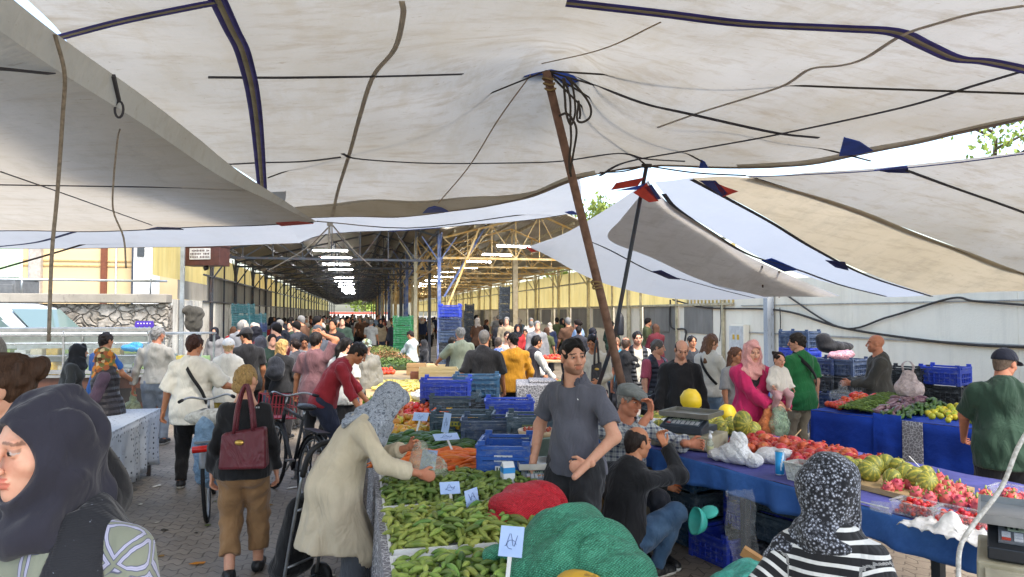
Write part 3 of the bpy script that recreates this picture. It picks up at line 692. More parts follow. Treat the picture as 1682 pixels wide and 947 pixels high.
def sheet_mat(name, c, c2, trans=.5, dirt='#6e6656'):
    t = NT(name); v = t.coord(scale=(.6, .6, .25)); f = t.ramp(t.noise(v, 3, 6, .65), [(.3, col4(c)[:3]), (.7, col4(c2)[:3])]); f = t.mix(t.ramp(t.noise(t.coord(scale=(1, 1, .08)), 4, 5, .7), [(.5, 0.0), (.75, .6)]), f, dirt)
    t.color(f); t.set(rough=.7, spec=.2); tr = t.add('ShaderNodeBsdfTranslucent'); t.link(f, tr.inputs['Color']); mx = t.add('ShaderNodeMixShader'); mx.inputs[0].default_value = trans
    t.link(t.b.outputs[0], mx.inputs[1]); t.link(tr.outputs[0], mx.inputs[2]); t.link(mx.outputs[0], t.out.inputs['Surface']); return t.m
YEL = sheet_mat('yellow_sheet', '#e8d492', '#d8bf78', .75, '#a8986a'); GREY = sheet_mat('grey_sheet', '#8f8b82', '#77736b', .12)
def plaster(name, c, stain, n=.5, crack=True):
    t = NT(name); v = t.coord(); f = t.mix(t.ramp(t.noise(v, .8, 7, .7), [(.42, 0.0), (.7, .7)]), c, stain)
    f = t.mix(t.ramp(t.noise(t.coord(scale=(2.2, 2.2, .18)), 2.0, 6, .7), [(.52, 0.0), (.72, n)]), f, '#7d776c')
    if crack: f = t.mix(t.ramp(t.noise(t.coord(scale=(3, 3, .7)), 5, 8, .75), [(.58, 0.0), (.62, n)]), f, '#54504a')
    t.color(f); t.set(rough=.9, spec=.15); t.bump(t.noise(v, 30, 6, .7), .4, .012); return t.m
WHITEW = plaster('whitewash', '#e3d9c3', '#d2c6ae', .14, False); PEEL = plaster('peeling_paint', '#cfccc2', '#a39d90', .95)
STEEL_D = pmat('painted_steel_dark', '#3a4048', rough=.5, metal=.3, dirt='#5b3a26'); STEEL_G = pmat('galvanised_steel', '#9aa0a3', rough=.4, metal=.6); STEEL_B = pmat('blue_paint_steel', '#2f4a86', c2='#7f8594', rough=.5, scale=6)
STEEL_Y = pmat('yellow_paint_steel', '#b98f45', c2='#c9b78f', rough=.6, scale=5); STEEL_W = pmat('cream_paint_steel', '#b9ad8c', rough=.6, dirt='#6d5c43'); RUST = pmat('rusty_tube', '#7d6050', c2='#5f4638', rough=.7, scale=14, bump=.3)
def shed():
    s = thing('market_shed', 'long open market shed with dark gabled roof on steel trusses', 'market shed', ((XL+XR)/2, YS, 0)); inv = Vector(s.location)
    def L(p): return Vector(p)-inv
    prof = [(XL-.25, 3.85), (.6, 5.0), (XM, 4.45), (5.8, 5.3), (XR+.3, 3.9)]; Y1 = 170
    rm = NT('roof_sheet'); v = rm.coord(); rm.color(rm.mix(rm.ramp(rm.noise(v, .5, 6), [(.35, 0.0), (.7, 1.0)]), '#b5ae9f', '#948d80')); rm.set(rough=.7, spec=.2)
    w = rm.add('ShaderNodeTexWave', wave_type='BANDS', bands_direction='Y'); w.inputs['Scale'].default_value = 1.6; rm.link(v, w.inputs['Vector']); rm.bump(w.outputs['Fac'], .8, .05)
    m = MB()
    for i in range(4):
        (xa, za), (xb, zb) = prof[i], prof[i+1]
        for j in range(24):
            if i == 3 and j == 0 and False: continue
            ya, yb = YS-.6+(Y1-YS)*j/24, YS-.6+(Y1-YS)*(j+1)/24-.001
            m.addmesh([L((xa, ya, za)), L((xb, ya, zb)), L((xb, yb, zb)), L((xa, yb, za))], [(0, 1, 2, 3)], False)
    r = m.build('roof', rm.m, s); solid(r, .04, 1)
    # purlins along the shed: one part per slope
    for i in range(4):
        (xa, za), (xb, zb) = prof[i], prof[i+1]; p = MB()
        for k in range(5):
            q = (k+.5)/5; x, z = xa+(xb-xa)*q, za+(zb-za)*q-.09; p.box(L((x, (YS+Y1)/2-.3, z)), (.06, Y1-YS, .09))
        p.build('purlin', STEEL_D if i < 2 else STEEL_W, s)
    def truss(x0, z0, xr, zr, x1, z1, mm):
        t = MB(); zb = min(z0, z1)-.32; a, b = Vector((x0, 0, zb)), Vector((x1, 0, zb)); t.bar(a, b, .05, .07)
        tl = lambda x: (z0+(zr-z0)*(x-x0)/(xr-x0) if x < xr else zr+(z1-zr)*(x-xr)/(x1-xr))-.18
        t.bar((x0, 0, tl(x0)), (xr, 0, tl(xr)), .05, .06); t.bar((xr, 0, tl(xr)), (x1, 0, tl(x1)), .05, .06); n = 8; px = None
        for k in range(n+1):
            x = x0+(x1-x0)*k/n; t.bar((x, 0, zb), (x, 0, tl(x)), .03)
            if k < n: xn = x0+(x1-x0)*(k+1)/n; t.bar((x, 0, zb), (xn, 0, tl(xn)), .028) if k % 2 else t.bar((x, 0, tl(x)), (xn, 0, zb), .028)
        return t.mesh('truss', mm)
    tA = truss(XL, 3.85, .6, 5.0, XM, 4.45, STEEL_D); tB = truss(XM, 4.45, 5.8, 5.3, XR, 3.95, STEEL_Y)
    colm = {}
    def column(x, h, mt, w=.1):
        c = MB(); c.box((0, 0, h/2), (w, w, h)); c.box((0, 0, .03), (.26, .26, .06)); c.bar((.0, 0, h-.9), (.55, 0, h-.1), .04) if x < XR-1 else None; c.bar((0, 0, h-.9), (-.55, 0, h-.1), .04) if x > XL+1 else None
        c.bar((0, .0, h-.8), (0, .7, h-.05), .035); c.bar((0, 0, h-.8), (0, -.7, h-.05), .035)
        return c.mesh('column', mt)
    cl, cr = column(XL, 3.75, STEEL_D), column(XR, 3.8, STEEL_W); cm = [column(XM, 4.4, STEEL_B, .11), column(XM, 4.4, STEEL_W, .11), column(XM, 4.4, STEEL_Y, .11), column(XM, 4.4, STEEL_D, .1)]
    Yt = [YS+.2+k*4.2 for k in range(14)]+[YS+.2+14*4.2+k*8 for k in range(8)]
    for k, y in enumerate(Yt):
        for me, x in ((tA, 0), (tB, 0)): obj('truss', me, s, L((0, y, 0)))
        obj('column', cl, s, L((XL, y, 0))); obj('column', cr, s, L((XR-.08, y, 0)))
        obj('column', cm[(k*3) % 4 if k else 0], s, L((XM+(.0 if k % 2 else -.12), y, 0)))
        if k < 12:      # doubled valley posts and their lattice
            obj('column', cm[(k*3+1) % 4], s, L((XM-.75, y+1.4, 0))); b = MB(); b.bar((XM-.75, y+1.4, 3.2), (XM, y, 4.3), .04); b.bar((XM-.75, y+1.4, 3.2), (XM-.1, y+4.1, 4.2), .04); b.bar((XM-.75, y+1.4, 4.35), (XM-.1, y+4.1, 3.3), .04); b.bar((XM-.1, y, 3.4), (XM-.75, y+1.4, 4.4), .035); b.bar((XM-.2, y-.1, 3.3), (XM-.2, y+4.2, 3.3), .05)
            b.build('bracing', [STEEL_Y, STEEL_B, STEEL_W][k % 3], s, -inv)
    m = MB(); m.bar((XM+.05, YS, 1.9), (XM+1.15, YS+.1, 4.6), .06); m.build('brace', STEEL_Y, s, -inv); m = MB(); m.bar((XM+.05, YS+.3, 2.4), (XM+1.45, YS+.5, 4.75), .06); m.build('brace', STEEL_B, s, -inv)
    # end opening, far away: bright yard, low red-white wall and a tree stand there (built below)
    # side cladding
    m = MB(); m.smooth = False; m.grid(corrug((XL-.1, YS), (XL-.1, 110), 2.95, 3.62, .16), False); m.build('translucent_sheet', YEL, s, -inv)
    m = MB(); m.grid(corrug((XL-.1, YS), (XL-.1, YS+16), 2.2, 2.95, .16), False); m.build('grey_sheet', GREY, s, -inv)
    m = MB(); m.grid(corrug((XL-.1, YS+16), (XL-.1, 110), 2.2, 2.95, .16), False); m.build('translucent_sheet', YEL, s, -inv)
    m = MB(); m.grid(corrug((XR, 15.5), (XR, 110), 2.12, 3.6, .2, .025), False); m.build('translucent_sheet', YEL, s, -inv)
    # framing of the right wall
    m = MB()
    for k in range(30): y = 16+k*2.6; m.box((XR-.06, y, 1.9), (.06, .07, 3.7))
    for z in (2.1, 3.1, 3.75): m.box((XR-.055, 62, z), (.05, 93, .06))
    m.build('wall_framing', STEEL_W, s, -inv)
    m = MB()
    for k in range(18): y = YS+k*2.1; m.box((XL+.02, y, 2.0), (.045, .05, 3.8))
    for z in (2.2, 2.95): m.box((XL+.02, 65, z), (.04, 88, .05))
    m.build('wall_framing', STEEL_D, s, -inv)
    # white and grey infill panels under the right-hand sheets
    m = MB()
    for k in range(24):
        y = 17.3+k*2.6; m.mat(k % 3 == 1 and 1 or 0); m.box((XR+.03, y, 1.05), (.05, 2.5, 2.1))
        if k in (0, 1, 3, 5, 6, 9): m.mat(1); m.box((XR-.01, y+.1, 1.68), (.03, 1.6, .72))
    m.build('infill_panel', [WHITEW, GREY], s, -inv)
    return s
shed()
def left_walls():
    # peeling masonry wall that carries the shed's left sheets
    m = MB()
    for k in range(36):
        y = 18.75+k*2.6; m.box((XL-.12, y, 1.1), (.22, 2.59, 2.2)); m.box((XL+.0, y+1.3, 1.1), (.06, .28, 2.2))
    o = m.build('masonry_wall', PEEL); tag(o, 'white masonry wall with peeling paint along the shed\'s left side', 'wall')
    # corrugated yellow top with grey band nearer than the shed
    m = MB(); m.grid(corrug((XL-.1, 16.4), (XL-.1, YS-.05), 2.7, 3.7, .16), False); m.mat(1); m.grid(corrug((XL-.1, 18.6), (XL-.1, YS-.05), 2.22, 2.7, .16), False)
    o = m.build('sheet_fence', [YEL, GREY]); tag(o, 'yellow corrugated sheets on top of the peeling wall under the brown box sign', 'fence')
    # rubble wall, frontal, at Y=17.2
    t = NT('rubble'); v = t.coord(scale=(1, 1, 1.25)); w = t.add('ShaderNodeTexNoise', i_Scale=2.5); t.link(v, w.inputs['Vector']); vv = t.add('ShaderNodeVectorMath', operation='MULTIPLY_ADD'); t.link(w.outputs['Color'], vv.inputs[0]); vv.inputs[1].default_value = (.45, .45, .45); t.link(v, vv.inputs[2])
    vo = t.add('ShaderNodeTexVoronoi', feature='DISTANCE_TO_EDGE'); vo.inputs['Scale'].default_value = 3.9; t.link(vv.outputs[0], vo.inputs['Vector']); vc = t.add('ShaderNodeTexVoronoi'); vc.inputs['Scale'].default_value = 3.9; t.link(vv.outputs[0], vc.inputs['Vector'])
    st = t.mix(t.ramp(t.math('FRACT', t.math('MULTIPLY', vc.outputs['Color'], 3.3)), [(0, 0.0), (1, 1.0)]), '#8d867b', '#b0aaa0'); st = t.mix(t.ramp(t.noise(v, 7, 6, .7), [(.35, 0.0), (.7, .9)]), st, '#665f55')
    c = t.mix(t.ramp(vo.outputs['Distance'], [(.0, 0.0), (.035, 1.0)]), '#6f685d', st); t.color(c); t.set(rough=.9, spec=.15)
    t.bump(t.math('ADD', t.ramp(vo.outputs['Distance'], [(0, 0.0), (.12, 1.0)]), t.math('MULTIPLY', t.noise(v, 16, 5), .35)), 1.0, .06)
    s = thing('stone_wall', 'grey rubble stone wall with concrete coping below the yellow building', 'wall', (-9.6, 17.2, 0))
    m = MB(); nx, nz = 90, 20; P = [[(-5.6+11*i/nx, -.0+.035*math.sin(i*1.7+k*2.3)*math.sin(i*.6-k), 2.08*k/nz) for i in range(nx+1)] for k in range(nz+1)]; m.grid(P); m.box((-.1, .25, 1.03), (11, .4, 2.04)); m.build('stonework', t.m, s)
    m = MB(); m.box((-.1, .12, 2.2), (11, .55, .2)); bevel(m.build('coping', plaster('coping', '#8f897e', '#6f6a60', .5), s), .02)
    m = MB()
    for x in (-5.0, -2.6, 0, 2.4, 5.0): m.tube([(x, .12, 2.3), (x, .12, 2.66)], .022)
    m.tube([(-5.6, .12, 2.64), (5.35, .12, 2.60)], .03); m.build('rail', STEEL_G, s)
    # posts by the corner
    m = MB(); m.box((0, 0, 1.95), (.09, .09, 3.9)); m.box((0, 0, .02), (.25, .25, .04)); o = m.build('steel_post', STEEL_G, None, gp(299, 17.0)); tag(o, 'tall grey steel post at the end of the stone wall', 'post')
    # right-hand white wall
    s = thing('white_wall', 'long whitewashed concrete wall running behind the blue stalls', 'wall', (XR, 9, 0)); m = MB()
    for k in range(5): m.box((.1, -5+k*3.35-1.0, 1.3), (.2, 3.346, 2.6))
    m.build('wall_panel', WHITEW, s); m = MB(); m.box((-.02, -.3, 1.42), (.03, 13, .03)); m.box((-.02, -.3, 2.05), (.02, 13, .02)); m.build('ledge', plaster('ledge', '#a8a49a', '#88847a'), s)
    m = MB(); m.box((-.12, 4.9, 1.35), (.16, .16, 2.7)); m.box((-.12, 4.9, 2.72), (.22, .22, .04)); m.build('pilaster', plaster('grey_pilaster', '#a4a7a8', '#8c8f90'), s)
    m = MB(); m.box((-.09, 6.2, 1.2), (.14, .7, .8)); m.mat(1); m.box((-.165, 6.2, 1.2), (.012, .62, .72)); m.mat(2); m.box((-.175, 6.3, 1.3), (.006, .09, .12)); m.box((-.175, 6.1, 1.3), (.006, .09, .12)); m.build('meter_cabinet', [WHITEW, pmat('cab_door', '#c2c2bc', rough=.5), pmat('cab_warn', '#c9a12a', rough=.5)], s)
left_walls()
def yellow_building():
    YB = 33.0; s = thing('yellow_building', 'cream yellow building with pale green windows behind the stone wall', 'building', (-16, YB, 0))
    wl = NT('cream_wall'); v = wl.coord(); wl.color(wl.mix(wl.ramp(wl.noise(v, .7, 6), [(.35, 0.0), (.75, .5)]), '#cbb48c', '#bfa67c')); wl.set(rough=.85, spec=.1)
    bw = wl.add('ShaderNodeTexWave', wave_type='BANDS', bands_direction='Z'); bw.inputs['Scale'].default_value = .45; wl.link(v, bw.inputs['Vector']); wl.bump(bw.outputs['Fac'], .25, .03)
    X = lambda px: atd(px, 450, 34.5).x+16
    m = MB(); m.box((-5.2, 3, 4), (25.4, 6, 8)); m.build('wall', wl.m, s)
    fr = pmat('white_frame', '#cfd2cc', rough=.5); gl = NT('green_glass'); gl.color('#a9cfa0'); gl.set(rough=.15, spec=.6)
    ground_y = -.02
    def py2z(py): return 1.87+(514-py)/1150*34.6
    for (x0, x1, y0, y1) in ((85, 118, 405, 465), (28, 62, 405, 428), (-20, 8, 400, 428), (-90, -50, 405, 465)):
        w = MB(); a, b, z0, z1 = X(x0), X(x1), py2z(y1), py2z(y0-25); w.box(((a+b)/2, -.03, (z0+z1)/2), (b-a+.14, .06, z1-z0+.14)); f = w.build('window', fr, s)
        g = MB(); n = 2
        for i in range(n):
            for j in range(2): g.box((a+(b-a)*(i+.5)/n, -.066, z0+(z1-z0)*(j+.5)/2), ((b-a)/n-.06, .012, (z1-z0)/2-.06))
        g.build('pane', gl.m, f)
    for (x0, x1, c, dp) in ((132, 146, '#a9a299', .25), (222, 230, '#6e3d26', .12), (264, 272, '#4a5260', .2), (241, 243, '#b4b6bd', .08), (128, 131, '#b4b6bd', .08)):
        p = MB(); a, b = X(x0), X(x1); p.box(((a+b)/2, -dp/2-.003, 4), (b-a, dp, 8)); p.build('pilaster' if dp > .2 else 'downpipe', pmat('bpipe'+c[1:], c, rough=.6), s)
    p = MB(); p.box(((X(273)+X(300))/2, -.4, 4), (X(300)-X(273), .9, 7.9)); p.mat(1); p.box(((X(279)+X(286))/2, -.87, py2z(418)), (.28, .04, 1.0)); p.build('stair_tower', [pmat('white_render', '#d5d6d4', rough=.8), pmat('dark_pane', '#3a4046', rough=.2)], s)
    p = MB()
    for z in (py2z(440), py2z(447), py2z(412)): p.box((-4.6, -.02, z), (24, .035, .06))
    p.build('string_course', pmat('course', '#b99b68', rough=.8), s)
    p = MB(); p.box((X(95), -.2, py2z(478)), (.5, .3, .4)); p.box((X(110), -.2, py2z(478)), (.4, .3, .4)); p.build('air_conditioner', pmat('acbox', '#9a9c98', rough=.5), s)
yellow_building()
def sign_box():
    c = gp(338, 17.6, 0); s = thing('box_sign', 'dark brown box sign with a white lettered plate above the peeling wall', 'sign', (c.x, c.y, 0)); z = 1.87+(514-421)/1150*17.6
    m = MB(); m.box((0, 0, z), (.98, .5, .48)); m.box((0, 0, z+.25), (1.02, .54, .04)); m.box((0, .5, z), (.08, 1.0, .08)); bevel(m.build('case', pmat('brown_case', '#4a2a24', c2='#3a211d', rough=.5), s, None, -YAW-.12), .01)
    m = MB(); m.box((-.02, -.257, z+.05), (.55, .012, .28)); pl = m.build('plate', pmat('sign_plate', '#b9b7b2', rough=.5), s, None, -YAW-.12)
    m = MB()
    for r in range(3):
        for k in range(12):
            if (k*7+r*5) % 9: m.box((-.26+k*.043, -.266, z+.13-r*.08), (.026, .005, .03 if (k+r) % 2 else .045))
    m.build('lettering', pmat('sign_ink', '#4d3a38', rough=.6), pl)
    m = MB(); m.tube([(.05, -.1, z-.25), (.05, -.12, z-.29), (-.02, -.16, z-.31)], [.03, .05, .06], 8); m.build('lamp', pmat('blk_lamp', '#1c1c1e', rough=.4), s)
    m = MB(); m.tube([(-.35, 0, z+.27), (-.1, -.4, z+.7)], .012); m.build('stay', STEEL_G, s)
sign_box()
LEAF = pmat('leaf_green', '#5f7a2e', c2='#8d9a3e', rough=.6, rnd=.2); BARK = pmat('bark', '#4f4335', rough=.9, bump=.5)
def tree(x, y, h, cr, label, n=900, leafs=.14, seed=1, base=.45):
    r = random.Random(seed); s = thing('tree', label, 'tree', (x, y, 0)); tr = MB(); cw = MB()
    tr.tube(catmull([(0, 0, 0), (.1, .05, h*.3), (-.05, .1, h*.6), (.05, 0, h*.9)], 10), [.16*(1-k/11)+.02 for k in range(10)], 8); tips = []
    for k in range(14):
        z = h*(base+.5*r.random()); a = r.random()*6.28; L = cr*(.5+.6*r.random()); e = Vector((L*cos(a), L*sin(a), z+L*.35)); tr.tube(catmull([(0, 0, z), (e.x*.5, e.y*.5, z+L*.25), e], 6), [.045*(1-q/7) for q in range(6)], 5); tips.append(e); tips.append(Vector((e.x*.6, e.y*.6, z+L*.3)))
    for k in range(n):
        t = r.choice(tips); p = t+Vector((r.gauss(0, .3), r.gauss(0, .3), r.gauss(0, .28)))*cr*.42; a = Euler((r.random()*6, r.random()*6, r.random()*6)).to_matrix(); l = leafs*(.6+.8*r.random())
        cw.addmesh([p+a @ Vector(q)*l for q in ((-.5, 0, 0), (0, -.28, .05), (.5, 0, 0), (0, .28, .05))], [(0, 1, 2, 3)], False)
    tr.build('trunk', BARK, s); cw.build('crown', LEAF, s)
p = gp(1640, 19); tree(p.x, p.y, 7.4, 2.3, 'sparse leafy tree behind the white wall in the sky gap', 1100, .17, 3, .5)
p = gp(968, 60); tree(p.x, p.y, 11.6, 3.2, 'yellow green tree seen through the gap between canopies by the poles', 2600, .36, 5, .35)
p = gp(600, 185); tree(p.x, p.y, 7, 5, 'light green tree beyond the far end of the shed', 900, .8, 8, .2)
m = MB(); m.box((0, 0, 1.1), (16, .3, 2.2)); m.mat(1); m.box((0, -.17, 1.9), (16, .06, .5)); p = gp(585, 178); o = m.build('yard_wall', [pmat('yardw', '#d8d6d0'), pmat('yardr', '#b4503c')], None, p); tag(o, 'distant white wall with red band closing the shed\'s far end', 'wall')
# fluorescent lamps
EM = NT('tube_light'); EM.color('#ffffff'); EM.b.inputs['Emission Color'].default_value = (1, 1, 1, 1); EM.b.inputs['Emission Strength'].default_value = 22.0
def lamps():
    s = thing('ceiling_light', 'white fluorescent tube light hanging under the shed\'s left roof bay, in a long row', 'ceiling light', (0, 0, 0), 0, 'fluorescent lights of the left bay')
    m = MB(); m.box((0, 0, .03), (1.3, .13, .06)); m.build('fitting', pmat('lamp_fit', '#c9cacc', rough=.4), s); m = MB(); m.tube([(-.62, -.03, -.02), (.62, -.03, -.02)], .028, 8); m.tube([(-.62, .035, -.02), (.62, .035, -.02)], .028, 8); m.build('tube', EM.m, s)
    m = MB(); m.tube([(-.5, 0, .06), (-.5, 0, .35)], .006, 4); m.tube([(.5, 0, .06), (.5, 0, .35)], .006, 4); m.build('hanger', STEEL_D, s)
    first = True
    for k in range(14):
        y = 27.2+k*3.4*(1+k*.045); o = s if k == 0 else copy_tree(s); o.location = (-.95+(.06 if k % 2 else -.06), y, 4.25); o.rotation_euler = (0, 0, -.1)
    for k in range(10):
        o = copy_tree(s); o.location = (5.55+(.05 if k % 2 else -.05), 24.6+k*3.5*(1+k*.05), 4.3); o.rotation_euler = (0, 0, .1); o['label'] = 'white fluorescent tube light hanging under the shed\'s right roof bay, in a long row'; o['group'] = 'fluorescent lights of the right bay'
lamps()
# ------------------------------------------------------------------ canopies: cloth sheets slung from poles and ropes
def tarp_mat(name, c, c2, tr, grime='#9a8c76', gamt=.5, bs=.4):
    t = NT(name); v = t.coord(); f = t.ramp(t.noise(v, .55, 6, .6), [(.35, col4(c)[:3]), (.68, col4(c2)[:3])])
    f = t.mix(t.ramp(t.noise(t.coord(scale=(.7, 2.4, 1.6)), 3.2, 8, .72), [(.5, 0.0), (.74, gamt)]), f, grime)
    f = t.mix(t.ramp(t.noise(t.coord(scale=(1.2, 4.5, 2)), 7, 5, .6), [(.66, 0.0), (.70, gamt*.8)]), f, '#7b6f5d')
    f = t.mix(t.ramp(t.noise(v, 42, 3, .7), [(.70, 0.0), (.74, gamt)]), f, '#584f42'); f = t.mix(t.ramp(t.noise(t.coord(scale=(3, 1, 1)), 1.3, 7, .75), [(.5, 0.0), (.62, gamt*.5)]), f, '#8d8676')
    t.color(f); t.set(rough=1.0, spec=.03); b = t.noise(v, 2.2, 5, .6, .6); t.bump(t.math('ADD', t.math('MULTIPLY', b, .8), t.math('MULTIPLY', t.noise(t.coord(scale=(1, 3.5, 1)), 9, 4),   .25)), bs, .05)
    ts = t.add('ShaderNodeBsdfTranslucent'); t.link(f, ts.inputs['Color']); mx = t.add('ShaderNodeMixShader'); mx.inputs[0].default_value = tr
    t.link(t.b.outputs[0], mx.inputs[1]); t.link(ts.outputs[0], mx.inputs[2]); t.link(mx.outputs[0], t.out.inputs['Surface']); return t.m
TW = tarp_mat('canvas_white', '#9f9d97', '#8f8a7e', .42, '#7d725f', .72, .9); TW2 = tarp_mat('canvas_clean', '#a9adb1', '#a0a4a8', .42, '#b6b2aa', .15); TG = tarp_mat('canvas_grey', '#c9c5be', '#bbb6ad', .34, '#8f877a', .4); TT = tarp_mat('canvas_tan', '#c6baa1', '#b6a98f', .34, '#857a66', .45); TB = tarp_mat('canvas_old', '#b8b2a6', '#aba292', .42, '#988b77', .45, .8)
HEM = pmat('webbing_dark', '#3f3f45', rough=.8); HEMB = pmat('webbing_navy', '#3a3780', c2='#2c2a66', rough=.8); HEMT = pmat('webbing_olive', '#8f8a70', rough=.8); BLUEP = pmat('patch_blue', '#1d47a8', c2='#173a86', rough=.6); NAVYP = pmat('patch_navy', '#1f2a66', rough=.6); REDP = pmat('patch_red', '#b03428', rough=.6); BROWNP = pmat('hem_brown', '#7f7363', rough=.8); ROPE = pmat('rope', '#8a8072', c2='#6a6257', rough=.9, scale=60); ROPED = pmat('rope_dark', '#3f3b36', rough=.9); ROPEW = pmat('rope_white', '#c9c6bd', c2='#9b968c', rough=.9, scale=70)
def Z3(t): return atz(*t)
TARPS = {}
def tarp(key, label, rows, mat, nu=60, nv=40, extra=(), amp=.02, seed=1, peak=None):
    dd = {'E1': .14, 'E2': 0, 'E3': .07, 'E4': .03, 'E5': .10}.get(key)
    P = [[Z3(q) if dd is None else atd(q[0], q[1], 6.6+.0145*(q[1]-285)-.0016*(q[0]-1100)+dd) for q in r] for r in rows]+[[Vector(q) for q in r] for r in extra]
    G = patch(P, nu, nv); r = np.random.default_rng(seed); ks = [(r.normal(0, 2.2), r.normal(0, 2.2), r.uniform(0, 6)) for _ in range(7)]
    for row in G:
        for p in row:
            p.z += amp*sum(sin(a*p.x+b*p.y+c) for a, b, c in ks)*.4
            if peak is not None: q = p-peak; rr = q.xy.length; p.z += (.018*abs(sin(5.5*math.atan2(q.y, q.x)+.8*sin(rr)))-.009)*min(1, rr*1.5)*math.exp(-rr/2.2)
    m = MB(); m.smooth = True; m.grid(G); o = m.build('canopy', mat); tag(o, label, 'canopy'); TARPS[key] = (o, G); return o, G
def on(G, u, v, dz=-.012):
    """point on a patch; u,v in 0..1"""
    nv, nu = len(G)-1, len(G[0])-1; i = min(int(v*nv), nv-1); j = min(int(u*nu), nu-1); a, b = v*nv-i, u*nu-j
    p = (G[i][j]*(1-b)+G[i][j+1]*b)*(1-a)+(G[i+1][j]*(1-b)+G[i+1][j+1]*b)*a; return p+Vector((0, 0, dz))
def ribbon(name, pts, w, mats, parent, up=None, n=40, dz=0):
    """flat webbing along pts; three strips when mats has two entries (edge, centre)"""
    pts = catmull(pts, n); m = MB(); mats = mats if isinstance(mats, list) else [mats]
    L, A, B, Q = [], [], [], []
    for i, p in enumerate(pts):
        t = (pts[min(i+1, n-1)]-pts[max(i-1, 0)]).normalized(); s = t.cross(Vector((0, 0, 1)))
        s = s.normalized() if s.length > .05 else Vector((1, 0, 0)); p = p+Vector((0, 0, dz)); L.append((p-s*w/2, p-s*w/6, p+s*w/6, p+s*w/2))
    for k in range(3):
        m.mat(1 if k == 1 and len(mats) > 1 else 0); m.grid([[q[k], q[k+1]] for q in L])
    o = m.build(name, mats, parent); solid(o, .004); return o
def patchpiece(name, poly, mat, parent, th=.006):
    m = MB(); m.addmesh(poly, [tuple(range(len(poly)))], False); o = m.build(name, mat, parent); solid(o, th); return o
def rope(label, pts, r, mat, sag=0, n=14, name='rope', group=None):
    pts = [Vector(p) for p in pts]
    if len(pts) == 2 and sag: pts = [pts[0], (pts[0]+pts[1])/2-Vector((0, 0, sag)), pts[1]]
    m = MB(); m.tube(catmull(pts, n) if len(pts) > 2 else pts, r, 6); o = m.build(name, mat); tag(o, label, 'rope', group); return o
def inv(o, p): return p
